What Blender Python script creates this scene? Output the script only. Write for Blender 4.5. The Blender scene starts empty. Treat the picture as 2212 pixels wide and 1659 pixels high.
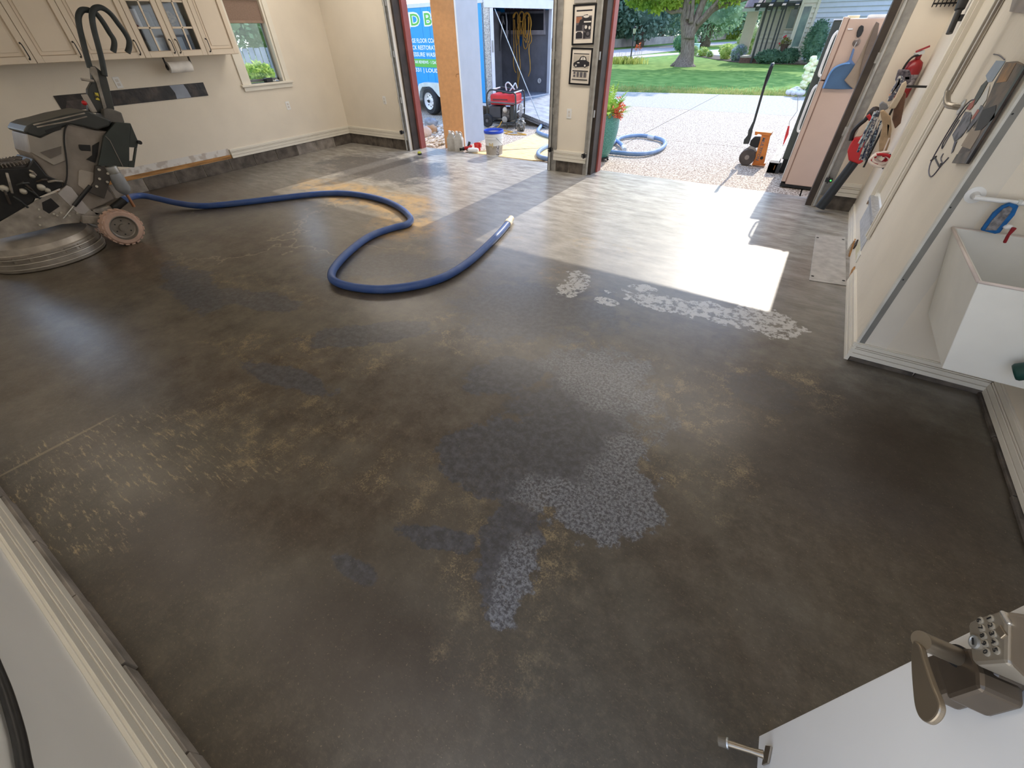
import bpy, math, random
import numpy as np
from mathutils import Vector, Matrix

D = bpy.data; S = bpy.context.scene; COL = S.collection
random.seed(7)

# ------------------------------------------------------------------ camera
W_, H_ = 2212, 1659
FPX = 879.89; PITCH = math.radians(40.9275); YAW = math.radians(-33.0266); ROLL = math.radians(-1.2030); CH = 1.6
def _rot(p, y, r):
    f = np.array([math.sin(y)*math.cos(p), math.cos(y)*math.cos(p), -math.sin(p)])
    rt = np.array([math.cos(y), -math.sin(y), 0.]); up = np.cross(rt, f)
    c, s = math.cos(r), math.sin(r)
    return np.array([c*rt+s*up, -s*rt+c*up, f])
RM = _rot(PITCH, YAW, ROLL)
cam = D.objects.new('camera', D.cameras.new('camera')); COL.objects.link(cam)
cam.data.sensor_width = 36; cam.data.lens = FPX/W_*36; cam.data.clip_start = .03; cam.data.clip_end = 400
mw = Matrix(((RM[0][0], RM[1][0], -RM[2][0], 0), (RM[0][1], RM[1][1], -RM[2][1], 0), (RM[0][2], RM[1][2], -RM[2][2], CH), (0, 0, 0, 1)))
cam.matrix_world = mw
S.camera = cam
S.view_settings.view_transform = 'Standard'; S.view_settings.look = 'None'
S.view_settings.exposure = 0.12; S.view_settings.gamma = 1.0; S.view_settings.use_curve_mapping = False
S.cycles.max_bounces = 7; S.cycles.diffuse_bounces = 4; S.cycles.glossy_bounces = 3; S.cycles.transmission_bounces = 8
S.cycles.sample_clamp_indirect = 6; S.cycles.use_denoising = True; S.cycles.use_adaptive_sampling = True; S.cycles.adaptive_threshold = .03

# ------------------------------------------------------------------ sky and sun
wd = D.worlds.new('sky'); S.world = wd; wd.use_nodes = True
nt = wd.node_tree; nt.nodes.clear()
wo = nt.nodes.new('ShaderNodeOutputWorld'); bg = nt.nodes.new('ShaderNodeBackground')
tc = nt.nodes.new('ShaderNodeTexCoord'); sp = nt.nodes.new('ShaderNodeSeparateXYZ'); rp = nt.nodes.new('ShaderNodeValToRGB')
nt.links.new(tc.outputs['Generated'], sp.inputs[0]); nt.links.new(sp.outputs['Z'], rp.inputs[0])
nt.links.new(rp.outputs[0], bg.inputs[0]); nt.links.new(bg.outputs[0], wo.inputs[0])
rp.color_ramp.elements[0].position = 0.0; rp.color_ramp.elements[0].color = (.93, .96, 1.0, 1)
rp.color_ramp.elements[1].position = 0.7; rp.color_ramp.elements[1].color = (.24, .42, .80, 1)
bg.inputs[1].default_value = 2.8
SUN_EL = math.radians(36.2)
sun = D.objects.new('sun', D.lights.new('sun', 'SUN')); COL.objects.link(sun)
sun.data.energy = 4.0; sun.data.angle = math.radians(.6); sun.data.color = (1, .93, .82)
sun.rotation_euler = (-(math.pi/2-SUN_EL), 0, math.radians(-.8)); sun.location = (0, 30, 22)

# ------------------------------------------------------------------ helpers
CV = np.array([0, 0, CH])
def ray(px, py): return RM.T @ np.array([(px-W_/2)/FPX, -(py-H_/2)/FPX, 1.])
def PX(px, py, x): d = ray(px, py); return tuple(CV + d*(x/d[0]))
def PY(px, py, y): d = ray(px, py); return tuple(CV + d*(y/d[1]))
def PZ(px, py, z=0.): d = ray(px, py); return tuple(CV + d*((z-CH)/d[2]))
def PV(px, py, x, y):
    n = np.array([x, y, 0.]); d = ray(px, py); return tuple(CV + d*((n@n)/(n@d)))
def PL(px, py, p0, n):
    d = ray(px, py); n = np.array(n, float); return tuple(CV + d*((n@(np.array(p0)-CV))/(n@d)))

def L(r, g=None, b=None):
    if g is None: r, g, b = r
    f = lambda c: (c/255/12.92) if c/255 <= .04045 else ((c/255+.055)/1.055)**2.4
    return (f(r), f(g), f(b), 1)

def mat(name, c, rough=.55, metal=0., var=.06, scale=6, bump=0., bscale=30, c2=None, spec=.5, emit=0, trans=0, alpha=None, detail=4, thr=None, aniso=None):
    m = D.materials.new(name); m.use_nodes = True; n = m.node_tree.nodes; l = m.node_tree.links
    b = n['Principled BSDF']; col = L(c)
    b.inputs['Roughness'].default_value = rough; b.inputs['Metallic'].default_value = metal
    b.inputs['Specular IOR Level'].default_value = spec
    t = n.new('ShaderNodeTexCoord'); x = n.new('ShaderNodeTexNoise'); x.inputs['Scale'].default_value = scale; x.inputs['Detail'].default_value = detail
    if aniso:
        mp = n.new('ShaderNodeMapping'); mp.inputs['Scale'].default_value = aniso; l.new(t.outputs['Object'], mp.inputs[0]); l.new(mp.outputs[0], x.inputs['Vector'])
    else: l.new(t.outputs['Object'], x.inputs['Vector'])
    r = n.new('ShaderNodeValToRGB'); l.new(x.outputs['Fac'], r.inputs[0]); e = r.color_ramp.elements
    lo, hi = (thr or (.35, .65)); e[0].position = lo; e[1].position = hi
    if c2 is None:
        e[0].color = tuple(max(0, v*(1-var*2)) for v in col[:3])+(1,); e[1].color = tuple(min(1, v*(1+var*2)) for v in col[:3])+(1,)
    else: e[0].color = col; e[1].color = L(c2)
    l.new(r.outputs[0], b.inputs['Base Color'])
    if bump:
        y = n.new('ShaderNodeTexNoise'); y.inputs['Scale'].default_value = bscale; y.inputs['Detail'].default_value = 5
        l.new(t.outputs['Object'], y.inputs['Vector'])
        u = n.new('ShaderNodeBump'); u.inputs['Strength'].default_value = bump; u.inputs['Distance'].default_value = .01
        l.new(y.outputs['Fac'], u.inputs['Height']); l.new(u.outputs[0], b.inputs['Normal'])
    if emit:
        b.inputs['Emission Color'].default_value = col; b.inputs['Emission Strength'].default_value = emit
    if trans: b.inputs['Transmission Weight'].default_value = trans
    return m

def leafmat(name, c, c2, scale=3, tr=.45):
    m = mat(name, c, .65, c2=c2, scale=scale, spec=.25); n = m.node_tree.nodes; l = m.node_tree.links
    b = n['Principled BSDF']; out = [x for x in n if x.type == 'OUTPUT_MATERIAL'][0]; src = b.inputs['Base Color'].links[0].from_socket
    t = n.new('ShaderNodeBsdfTranslucent'); l.new(src, t.inputs[0]); x = n.new('ShaderNodeMixShader'); x.inputs[0].default_value = tr
    l.new(b.outputs[0], x.inputs[1]); l.new(t.outputs[0], x.inputs[2]); l.new(x.outputs[0], out.inputs[0]); return m
ORG = {}
def children(o): return [c for c in D.objects if c.parent == o]
def tag(o, label=None, cat=None, group=None, kind=None):
    if label: o['label'] = label
    if cat: o['category'] = cat
    if group: o['group'] = group
    if kind: o['kind'] = kind
    return o
def thing(name, label, cat, loc, group=None, kind=None):
    o = D.objects.new(name, None); COL.objects.link(o); o.location = loc; o.empty_display_size = .1
    ORG[o] = Vector(loc); return tag(o, label, cat, group, kind)

class MB:
    def __init__(s): s.v = []; s.f = []
    def add(s, vs, fs):
        k = len(s.v); s.v += [tuple(map(float, p)) for p in vs]; s.f += [tuple(i+k for i in f) for f in fs]; return s
    def box(s, x0, x1, y0, y1, z0, z1):
        x0, x1 = sorted((x0, x1)); y0, y1 = sorted((y0, y1)); z0, z1 = sorted((z0, z1))
        return s.add([(x0,y0,z0),(x1,y0,z0),(x1,y1,z0),(x0,y1,z0),(x0,y0,z1),(x1,y0,z1),(x1,y1,z1),(x0,y1,z1)],
                     [(3,2,1,0),(4,5,6,7),(0,1,5,4),(1,2,6,5),(2,3,7,6),(3,0,4,7)])
    def obox(s, c, ax, ay, az, hx, hy, hz):
        c = Vector(c); ax = Vector(ax).normalized()*hx; ay = Vector(ay).normalized()*hy; az = Vector(az).normalized()*hz
        vs = [c+ax*i+ay*j+az*k for k in (-1,1) for (i,j) in ((-1,-1),(1,-1),(1,1),(-1,1))]
        return s.add(vs, [(3,2,1,0),(4,5,6,7),(0,1,5,4),(1,2,6,5),(2,3,7,6),(3,0,4,7)])
    def prism(s, pts, off):
        n = len(pts); off = Vector(off); a = [Vector(p) for p in pts]; b = [p+off for p in a]
        nrm = Vector((0,0,0))
        for i in range(n): nrm += a[i].cross(a[(i+1) % n])
        if nrm.dot(off) > 0: a.reverse(); b.reverse()
        fs = [tuple(range(n)), tuple(range(2*n-1, n-1, -1))] + [(i, n+i, n+(i+1) % n, (i+1) % n) for i in range(n)]
        return s.add(a+b, [tuple(f) for f in fs])
    def tube(s, pts, r, n=10, caps=True, closed=False):
        P = [Vector(p) for p in pts]; m = len(P); rr = r if isinstance(r, (list, tuple)) else [r]*m
        k = len(s.v); up = None
        for i in range(m):
            if closed: t = P[(i+1) % m]-P[i-1]
            else: t = P[min(i+1, m-1)]-P[max(i-1, 0)]
            if t.length < 1e-9: t = Vector((0, 0, 1))
            t.normalize()
            if up is None: up = t.orthogonal().normalized()
            up = (up - t*up.dot(t))
            if up.length < 1e-6: up = t.orthogonal()
            up.normalize(); w = t.cross(up)
            for j in range(n):
                a = 2*math.pi*j/n; s.v.append(tuple(P[i]+(up*math.cos(a)+w*math.sin(a))*rr[i]))
        for i in range(m if closed else m-1):
            for j in range(n):
                a = k+i*n+j; b = k+i*n+(j+1) % n; c = k+((i+1) % m)*n+(j+1) % n; d = k+((i+1) % m)*n+j
                s.f.append((a, b, c, d))
        if caps and not closed:
            s.f.append(tuple(k+j for j in range(n-1, -1, -1))); s.f.append(tuple(k+(m-1)*n+j for j in range(n)))
        return s
    def cyl(s, p0, p1, r0, r1=None, n=20): return s.tube([p0, p1], [r0, r0 if r1 is None else r1], n)
    def lathe(s, o, ax, prof, n=28, caps=True):
        # prof: list of (radius, height along ax)
        o = Vector(o); ax = Vector(ax).normalized(); u = ax.orthogonal().normalized(); w = ax.cross(u); k = len(s.v)
        for r, h in prof:
            for j in range(n):
                a = 2*math.pi*j/n; s.v.append(tuple(o+ax*h+(u*math.cos(a)+w*math.sin(a))*max(r, 1e-4)))
        for i in range(len(prof)-1):
            for j in range(n):
                s.f.append((k+i*n+j, k+i*n+(j+1) % n, k+(i+1)*n+(j+1) % n, k+(i+1)*n+j))
        if caps:
            s.f.append(tuple(k+j for j in range(n-1, -1, -1))); s.f.append(tuple(k+(len(prof)-1)*n+j for j in range(n)))
        return s
    def blob(s, c, r, sub=2, amp=.0, seed=0, fr=3.):
        import bmesh
        bm = bmesh.new(); bmesh.ops.create_icosphere(bm, subdivisions=sub, radius=1)
        from mathutils import noise
        vs = []
        for v in bm.verts:
            p = v.co.copy(); q = 1+amp*noise.noise(p*fr+Vector((seed*7.3, seed*1.7, seed)))*2
            vs.append((c[0]+p.x*r[0]*q, c[1]+p.y*r[1]*q, c[2]+p.z*r[2]*q))
        bm.verts.ensure_lookup_table(); fs = [tuple(v.index for v in f.verts) for f in bm.faces]; bm.free()
        return s.add(vs, fs)
    def leaves(s, c, r, n, size, seed=0, shell=.45, aspect=.6, droop=0.):
        rng = random.Random(seed)
        for i in range(n):
            d = Vector((rng.gauss(0,1), rng.gauss(0,1), rng.gauss(0,1))).normalized(); q = shell+(1-shell)*rng.random()**.6
            p = Vector((c[0]+d.x*r[0]*q, c[1]+d.y*r[1]*q, c[2]+d.z*r[2]*q))
            a = (Vector((rng.gauss(0,1), rng.gauss(0,1), rng.gauss(0,.7)-droop))+d*.6).normalized(); b = a.orthogonal().normalized()
            b = (b*math.cos(i)+a.cross(b)*math.sin(i)); sz = size*(.6+.8*rng.random())
            s.add([p, p+a*sz*.5+b*sz*aspect*.5, p+a*sz, p+a*sz*.5-b*sz*aspect*.5], [(0,1,2,3)])
        return s
    def build(s, name, m, parent=None, smooth=False, bevel=0., label=None, cat=None, group=None, kind=None, auto=None):
        me = D.meshes.new(name)
        if parent is not None: og = ORG[parent]
        else:
            V = np.array(s.v); og = Vector(((V[:,0].min()+V[:,0].max())/2, (V[:,1].min()+V[:,1].max())/2, V[:,2].min()))
        me.from_pydata([tuple(Vector(p)-og) for p in s.v], [], s.f); me.materials.append(m)
        if smooth:
            me.polygons.foreach_set('use_smooth', [True]*len(me.polygons))
        me.update()
        o = D.objects.new(name, me); COL.objects.link(o)
        if parent is not None: o.parent = parent
        else: o.location = og
        ORG[o] = og
        if smooth and auto: 
            try: me.set_sharp_from_angle(angle=math.radians(auto))
            except Exception: pass
        if bevel:
            b = o.modifiers.new('bevel', 'BEVEL'); b.width = bevel; b.segments = 2; b.limit_method = 'ANGLE'; b.angle_limit = math.radians(40)
            b.harden_normals = False
        return tag(o, label, cat, group, kind)

def dup(o, delta, label=None, group=None, parent=None):
    c = o.copy(); COL.objects.link(c)
    if parent is None: c.location = o.location + Vector(delta); ORG[c] = ORG[o] + Vector(delta)
    else: c.parent = parent; ORG[c] = ORG[parent]
    if label: c['label'] = label
    if group: c['group'] = group
    for ch in children(o): dup(ch, (0,0,0), parent=c)
    return c
def smoothpath(pts, k=6):
    P = [Vector(p) for p in pts]; out = []
    for i in range(len(P)-1):
        p0 = P[max(i-1,0)]; p1 = P[i]; p2 = P[i+1]; p3 = P[min(i+2, len(P)-1)]
        for j in range(k):
            t = j/k; out.append(.5*((2*p1)+(p2-p0)*t+(2*p0-5*p1+4*p2-p3)*t*t+(3*p1-p0-3*p2+p3)*t**3))
    out.append(P[-1]); return out
def smooth2d(pts):
    P = [Vector((a, b, 0)) for a, b in pts]; n = len(P); out = []
    for i in range(n):
        p0, p1, p2, p3 = P[i-1], P[i], P[(i+1) % n], P[(i+2) % n]
        for j in range(4):
            t = j/4; q = .5*((2*p1)+(p2-p0)*t+(2*p0-5*p1+4*p2-p3)*t*t+(3*p1-p0-3*p2+p3)*t**3); out.append((q.x, q.y))
    return out
def text(body, o, right, up, w, h, m, parent, name='lettering', depth=.002, shear=0., bold=0.):
    """flat lettering fitted into a w x h rectangle whose lower left corner is o"""
    cu = D.curves.new(name, 'FONT'); cu.body = body; cu.extrude = 0; cu.offset = bold; cu.shear = shear; cu.resolution_u = 3
    t = D.objects.new('tmp', cu); COL.objects.link(t); bpy.context.view_layer.update()
    dg = bpy.context.evaluated_depsgraph_get(); me = D.meshes.new_from_object(t.evaluated_get(dg))
    D.objects.remove(t); V = [v.co.copy() for v in me.vertices]
    x0 = min(v.x for v in V); x1 = max(v.x for v in V); y0 = min(v.y for v in V); y1 = max(v.y for v in V)
    right = Vector(right).normalized(); up = Vector(up).normalized(); nn = right.cross(up)
    mb = MB(); mb.add([Vector(o)+right*((v.x-x0)/(x1-x0)*w)+up*((v.y-y0)/(y1-y0)*h)+nn*depth for v in V], [tuple(p.vertices) for p in me.polygons])
    D.meshes.remove(me)
    return mb.build(name, m, parent)
Zv = (0, 0, 1)

# ------------------------------------------------------------------ materials
M_wall = mat('painted_wall', (231, 221, 204), .75, var=.012, scale=3, bump=.12, bscale=120)
M_wallR = mat('painted_wall_textured', (228, 220, 206), .7, var=.02, scale=2.5, bump=.35, bscale=25)
M_ceil = mat('painted_ceiling', (235, 232, 225), .85, var=.01)
M_trim = mat('painted_trim', (232, 226, 212), .45, var=.015, scale=5, bump=.03)
M_door = mat('door_paint', (240, 238, 234), .4, var=.01, scale=3)
M_block = mat('stained_block', (92, 84, 76), .7, var=.22, scale=9, bump=.5, bscale=30)
M_blockg = mat('grey_block', (138, 130, 122), .7, var=.15, scale=9, bump=.5, bscale=30)
M_wood = mat('raw_wood', (168, 122, 70), .7, var=.2, scale=4, aniso=(10, 1, 10))
M_groove = mat('groove', (150, 128, 108), .7)
M_red = mat('red_trim_paint', (158, 84, 78), .5, var=.05)
M_rubber = mat('black_rubber', (34, 32, 30), .6, var=.1)
M_brownstrip = mat('dark_weatherstrip', (62, 52, 44), .6, var=.15)
M_galv = mat('galvanised_steel', (190, 190, 186), .38, metal=.75, var=.06, scale=14)
M_galvd = mat('dull_galvanised', (165, 162, 156), .5, metal=.4, var=.08, scale=14)
M_black = mat('black_plastic', (22, 22, 24), .4, var=.08)
M_charcoal = mat('charcoal_plastic', (48, 50, 50), .42, var=.08)
M_white = mat('white_plastic', (236, 236, 234), .35, var=.01)
M_glass = D.materials.new('window_glass'); M_glass.use_nodes = True
_n = M_glass.node_tree.nodes; _l = M_glass.node_tree.links; _n.clear()
_o = _n.new('ShaderNodeOutputMaterial'); _t = _n.new('ShaderNodeBsdfTransparent'); _g = _n.new('ShaderNodeBsdfGlossy'); _x = _n.new('ShaderNodeMixShader'); _fr = _n.new('ShaderNodeFresnel')
_g.inputs['Roughness'].default_value = .03; _fr.inputs[0].default_value = 1.45; _t.inputs[0].default_value = (.94, .97, .97, 1)
_l.new(_fr.outputs[0], _x.inputs[0]); _l.new(_t.outputs[0], _x.inputs[1]); _l.new(_g.outputs[0], _x.inputs[2]); _l.new(_x.outputs[0], _o.inputs[0])

# ---- garage floor: ground concrete, dark brown with grey-blue stains, tan flecks and pale residue
def floor_material():
    m = D.materials.new('ground_concrete'); m.use_nodes = True; n = m.node_tree.nodes; l = m.node_tree.links; b = n['Principled BSDF']
    geo = n.new('ShaderNodeNewGeometry'); P = geo.outputs['Position']
    def noise(sc, det=5, rough=.55, dist=0, vec=None, aniso=None):
        x = n.new('ShaderNodeTexNoise'); x.inputs['Scale'].default_value = sc; x.inputs['Detail'].default_value = det
        x.inputs['Roughness'].default_value = rough; x.inputs['Distortion'].default_value = dist
        if aniso:
            mp = n.new('ShaderNodeMapping'); mp.inputs['Scale'].default_value = aniso; mp.inputs['Rotation'].default_value = (0, 0, .35); l.new(P, mp.inputs[0]); l.new(mp.outputs[0], x.inputs['Vector'])
        else: l.new(vec or P, x.inputs['Vector'])
        return x.outputs['Fac']
    def ramp(f, a, b_, ca=(0,0,0,1), cb=(1,1,1,1)):
        r = n.new('ShaderNodeValToRGB'); l.new(f, r.inputs[0]); e = r.color_ramp.elements
        e[0].position = a; e[1].position = b_; e[0].color = ca; e[1].color = cb; return r.outputs[0]
    def mth(op, a, b_=None, clamp=False):
        x = n.new('ShaderNodeMath'); x.operation = op; x.use_clamp = clamp
        for i, v in enumerate((a, b_)):
            if v is None: continue
            if isinstance(v, (int, float)): x.inputs[i].default_value = v
            else: l.new(v, x.inputs[i])
        return x.outputs[0]
    def mix(f, a, b_):
        x = n.new('ShaderNodeMix'); x.data_type = 'RGBA'
        if isinstance(f, (int, float)): x.inputs[0].default_value = f
        else: l.new(f, x.inputs[0])
        for k, v in ((6, a), (7, b_)):
            if isinstance(v, tuple): x.inputs[k].default_value = v
            else: l.new(v, x.inputs[k])
        return x.outputs[2]
    wob = noise(1.6, 6, .65); wob2 = noise(5, 8, .7); fine = noise(38, 4, .6); vfine = noise(140, 3, .6)
    wsum = mth('ADD', mth('MULTIPLY', mth('SUBTRACT', wob, .5), 2.2), mth('MULTIPLY', mth('SUBTRACT', wob2, .5), 2.4))
    def spot(cx, cy, rx, ry, rot=0., soft=.35, amp=1.0):
        mp = n.new('ShaderNodeMapping'); mp.vector_type = 'TEXTURE'
        mp.inputs['Location'].default_value = (cx, cy, 0); mp.inputs['Rotation'].default_value = (0, 0, rot); mp.inputs['Scale'].default_value = (rx, ry, 50)
        l.new(P, mp.inputs[0]); ln = n.new('ShaderNodeVectorMath'); ln.operation = 'LENGTH'; l.new(mp.outputs[0], ln.inputs[0])
        d = mth('ADD', ln.outputs['Value'], mth('MULTIPLY', wsum, amp))
        return ramp(mth('MULTIPLY', d, .5), .5, .5+soft/2, (1,1,1,1), (0,0,0,1))
    def union(lst):
        a = lst[0]
        for q in lst[1:]: a = mth('MAXIMUM', a, q)
        return a
    brown = mix(ramp(noise(2.2, 8, .65), .35, .65), L(54, 46, 35), L(74, 66, 53))
    brown = mix(ramp(noise(.7, 3), .42, .62), brown, L(62, 48, 33))
    brown = mix(mth('MULTIPLY', ramp(fine, .5, .75), .25), brown, L(110, 98, 76))
    brown = mix(mth('MULTIPLY', ramp(noise(9, 10, .75), .52, .7), .35), brown, L(104, 94, 76))
    brown = mix(mth('MULTIPLY', ramp(noise(1.1, 4), .5, .62), ramp(Yv, .15, .5) if False else .4), brown, L(96, 90, 78))
    mid_pale = mth('MULTIPLY', spot(-2.2, 2.3, 2.6, 1.5, .2, .9, .8), ramp(noise(6, 9, .75), .36, .66))  # paler broken patches over the middle of the floor
    brown = mix(mth('MULTIPLY', mid_pale, .5), brown, L(122, 112, 96))
    brown = mix(mth('MULTIPLY', ramp(noise(55, 6, .8, aniso=(1, 2.2, 1)), .54, .66), .35), brown, L(112, 100, 80))
    # paler towards the doors: dust with sunlight and sky sheen in its colour
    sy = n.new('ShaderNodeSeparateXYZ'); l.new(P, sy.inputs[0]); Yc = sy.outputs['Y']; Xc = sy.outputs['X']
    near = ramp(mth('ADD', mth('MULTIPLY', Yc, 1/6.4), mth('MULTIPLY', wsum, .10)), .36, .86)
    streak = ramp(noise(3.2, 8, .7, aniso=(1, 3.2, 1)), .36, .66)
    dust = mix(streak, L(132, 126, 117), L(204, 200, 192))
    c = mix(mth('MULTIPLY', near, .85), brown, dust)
        # dark grey-blue stains
    grey = union([spot(-.52, 1.22, .40, .28, .2, .10), spot(-.24, 1.13, .24, .22, 0, .10), spot(-.60, 1.65, .32, .46, .2, .35), spot(-.86, 1.02, .20, .18, 0, .10), spot(-.45, .66, .13, .24, .25, .10), spot(-.75, .55, .18, .055, .3, .12),
                  spot(-2.2, .88, .34, .075, .15, .15), spot(-2.15, 1.5, .40, .12, .7, .15), spot(-4.0, 1.20, .62, .15, -.15, .2), spot(-3.3, 1.36, .36, .11, .2, .2), spot(-1.3, 2.35, .5, .35, .3, .4), spot(.25, 2.25, .16, .14, 0, .3),
                  spot(-2.9, 2.3, .5, .25, .5, .4), spot(-.95, .28, .10, .04, 0, .2), spot(-1.05, 1.62, .3, .14, .6, .2), spot(-5.5, 4.9, .9, .5, 0, .6)])
    greyc = mix(ramp(noise(26, 6, .7), .42, .64), L(60, 58, 60), L(84, 84, 88))
    c = mix(mth('MULTIPLY', grey, .9), c, greyc)
    # dark oily patch near the lower left
    oil = union([spot(-1.60, -.03, .20, .12, .3, .7), spot(-1.85, -.05, .16, .08, .3, .6), spot(.62, 2.1, .5, .4, 0, .9), spot(-.7, .12, .3, .12, .2, .9)])
    c = mix(mth('MULTIPLY', oil, .6), c, L(46, 34, 26))
    # tan flecked rims and patches
    rim = union([spot(-.74, .86, .30, .16, .2, .35), spot(-1.02, .70, .28, .16, .2, .4), spot(-2.25, 1.17, .70, .18, .45, .4), spot(-1.9, .62, .55, .22, .35, .5), spot(-.80, 2.2, .24, .16, 0, .35), spot(-.15, 2.0, .36, .26, .2, .5), spot(-.02, 1.65, .22, .34, 0, .5),
                 spot(-1.35, 2.95, .22, .14, 0, .4), spot(-2.6, 3.1, .5, .3, .4, .5), spot(-1.4, 3.75, .28, .12, .1, .4), spot(.28, 2.35, .28, .2, 0, .4), spot(-3.7, 1.45, .8, .12, .1, .4), spot(-.45, .60, .22, .34, .2, .4), spot(-1.5, 1.9, .5, .22, .5, .5)])
    fl = mth('MULTIPLY', ramp(mth('ADD', mth('MULTIPLY', noise(120, 5, .8), .45), mth('MULTIPLY', noise(9, 10, .8), .55)), .50, .57), .7)
    c = mix(mth('MULTIPLY', mth('MULTIPLY', mth('MULTIPLY', rim, ramp(noise(3.5, 7, .7), .42, .58)), fl), mth('SUBTRACT', 1, mth('MULTIPLY', grey, .85))), c, L(158, 136, 98))
    # scattered flecks on everything
    c = mix(mth('MULTIPLY', ramp(noise(110, 3, .6), .64, .70), .4), c, L(148, 132, 102))
    # broken yellow patches by the left window
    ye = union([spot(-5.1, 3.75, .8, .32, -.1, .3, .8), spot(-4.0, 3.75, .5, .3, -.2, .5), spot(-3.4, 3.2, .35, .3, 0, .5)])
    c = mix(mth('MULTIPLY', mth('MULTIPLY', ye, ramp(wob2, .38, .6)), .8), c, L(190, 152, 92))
    # crisp pale residue
    pale = union([spot(-.22, 3.0, .52, .13, .05, .06, .9), spot(.12, 3.05, .28, .17, 0, .06), spot(-.72, 3.1, .10, .06, 0, .06), spot(-1.25, 2.9, .11, .22, .1, .06), spot(-.9, 2.75, .1, .05, 0, .06)])
    holes = ramp(noise(17, 8, .75), .46, .50)
    c = mix(mth('MULTIPLY', mth('MULTIPLY', pale, holes), .8), c, L(202, 200, 196))
    # white scale over the grey stain
    scale = mth('MULTIPLY', union([spot(-.13, 1.18, .16, .30, 0, .6), spot(-.12, 1.62, .14, .30, 0, .7), spot(-.30, .98, .22, .09, 0, .5), spot(-.37, .58, .07, .16, .2, .5), spot(-.5, 1.9, .3, .2, 0, .8)]), ramp(noise(70, 5, .75), .44, .58))
    c = mix(mth('MULTIPLY', mth('MULTIPLY', scale, grey), .7), c, L(142, 142, 144))
    # scraped marks at the lower left: straight, along one direction
    scr = ramp(noise(16, 8, .8, aniso=(.6, 3, 1)), .54, .62)
    z1 = union([spot(-2.45, .02, .42, .26, .8, .4, .7), spot(-2.1, -.22, .22, .14, .5, .4), spot(-2.0, .2, .3, .12, .6, .6)])
    c = mix(mth('MULTIPLY', spot(-2.776, -.11, .008, .22, .0, .5, 0), .5), c, L(150, 132, 104))
    c = mix(mth('MULTIPLY', mth('MULTIPLY', z1, scr), .8), c, L(170, 148, 112))
    # hairline cracks
    vo = n.new('ShaderNodeTexVoronoi'); vo.feature = 'DISTANCE_TO_EDGE'; vo.inputs['Scale'].default_value = .55
    ad = n.new('ShaderNodeVectorMath'); ad.operation = 'ADD'; nn = n.new('ShaderNodeTexNoise'); nn.inputs['Scale'].default_value = 3; nn.inputs['Detail'].default_value = 6
    l.new(P, nn.inputs['Vector']); l.new(P, ad.inputs[0]); l.new(nn.outputs['Color'], ad.inputs[1]); l.new(ad.outputs[0], vo.inputs['Vector'])
    crack = mth('MULTIPLY', ramp(vo.outputs['Distance'], .003, .009, (1,1,1,1), (0,0,0,1)), spot(-4.6, 2.9, 1.4, 1.2, 0, .3, .3))
    c = mix(mth('MULTIPLY', crack, .6), c, L(150, 138, 116))
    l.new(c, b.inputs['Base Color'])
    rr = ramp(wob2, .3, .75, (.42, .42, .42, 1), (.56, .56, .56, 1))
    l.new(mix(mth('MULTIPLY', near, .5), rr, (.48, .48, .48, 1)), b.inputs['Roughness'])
    b.inputs['Specular IOR Level'].default_value = .45
    b.inputs['Coat Weight'].default_value = .85; b.inputs['Coat Roughness'].default_value = .27; b.inputs['Coat IOR'].default_value = 1.45
    bu = n.new('ShaderNodeBump'); bu.inputs['Strength'].default_value = .10; bu.inputs['Distance'].default_value = .01
    l.new(mth('ADD', mth('MULTIPLY', vfine, .4), mth('MULTIPLY', wob2, .8)), bu.inputs['Height']); l.new(bu.outputs[0], b.inputs['Normal'])
    return m
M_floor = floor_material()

# ------------------------------------------------------------------ room shell
ZC = 2.75
XL, XR, XJ, YF, YJ, YN = -7.52, .68, 1.33, 6.02, 2.86, -.37
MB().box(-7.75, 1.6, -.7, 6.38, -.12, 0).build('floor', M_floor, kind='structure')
MB().box(-7.75, 1.6, -.7, 6.3, ZC, ZC+.1).build('ceiling', M_ceil, kind='structure')
# left wall with two window openings and the cut-out recess strip
def wall_x(name, x0, x1, ya, yb, holes, m):
    mb = MB(); ys = sorted({ya, yb} | {h[0] for h in holes} | {h[1] for h in holes})
    for i in range(len(ys)-1):
        a, b = ys[i], ys[i+1]; hs = sorted([h for h in holes if h[0] <= a and h[1] >= b], key=lambda h: h[2]); z = 0
        for h in hs: mb.box(x0, x1, a, b, z, h[2]); z = h[3]
        mb.box(x0, x1, a, b, z, ZC)
    return mb.build(name, m, kind='structure')
W1 = (4.38, 4.99, 1.045, 2.05); W2 = (.45, 1.15, 1.045, 1.95)
wl = wall_x('wall_left', XL-.14, XL, YN-.2, 6.2, [W1, W2], M_wall)
wf = MB().box(XL, -5.99, YF, 6.2, 0, ZC); wf.build('wall_front_left', M_wall, kind='structure')
MB().box(-3.13, -2.56, YF, 6.2, 0, ZC).build('wall_front_pillar', M_wall, kind='structure')
MB().box(.40, XR+.14, YF, 6.2, 0, ZC).build('wall_front_right', M_wall, kind='structure')
MB().box(-6.0, .40, 6.03, 6.2, 2.17, ZC).build('wall_front_header', M_wall, kind='structure')
# side door in the right wall
DY0, DY1, DZ0, DZ1 = 4.30, 5.08, .40, 2.42
wall_x('wall_right', XR, XR+.14, YJ, 6.2, [(DY0, DY1, DZ0, DZ1)], M_wallR)
MB().box(XR+.14, XJ+.14, YJ, YJ+.12, 0, ZC).add([], []).build('wall_jog', M_wall, kind='structure')
MB().box(XJ, XJ+.14, -.7, YJ, 0, ZC).build('wall_right_near', M_wall, kind='structure')
MB().box(-7.7, -.45, YN-.15, YN, 0, ZC).build('wall_near', M_door, kind='structure')
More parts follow.
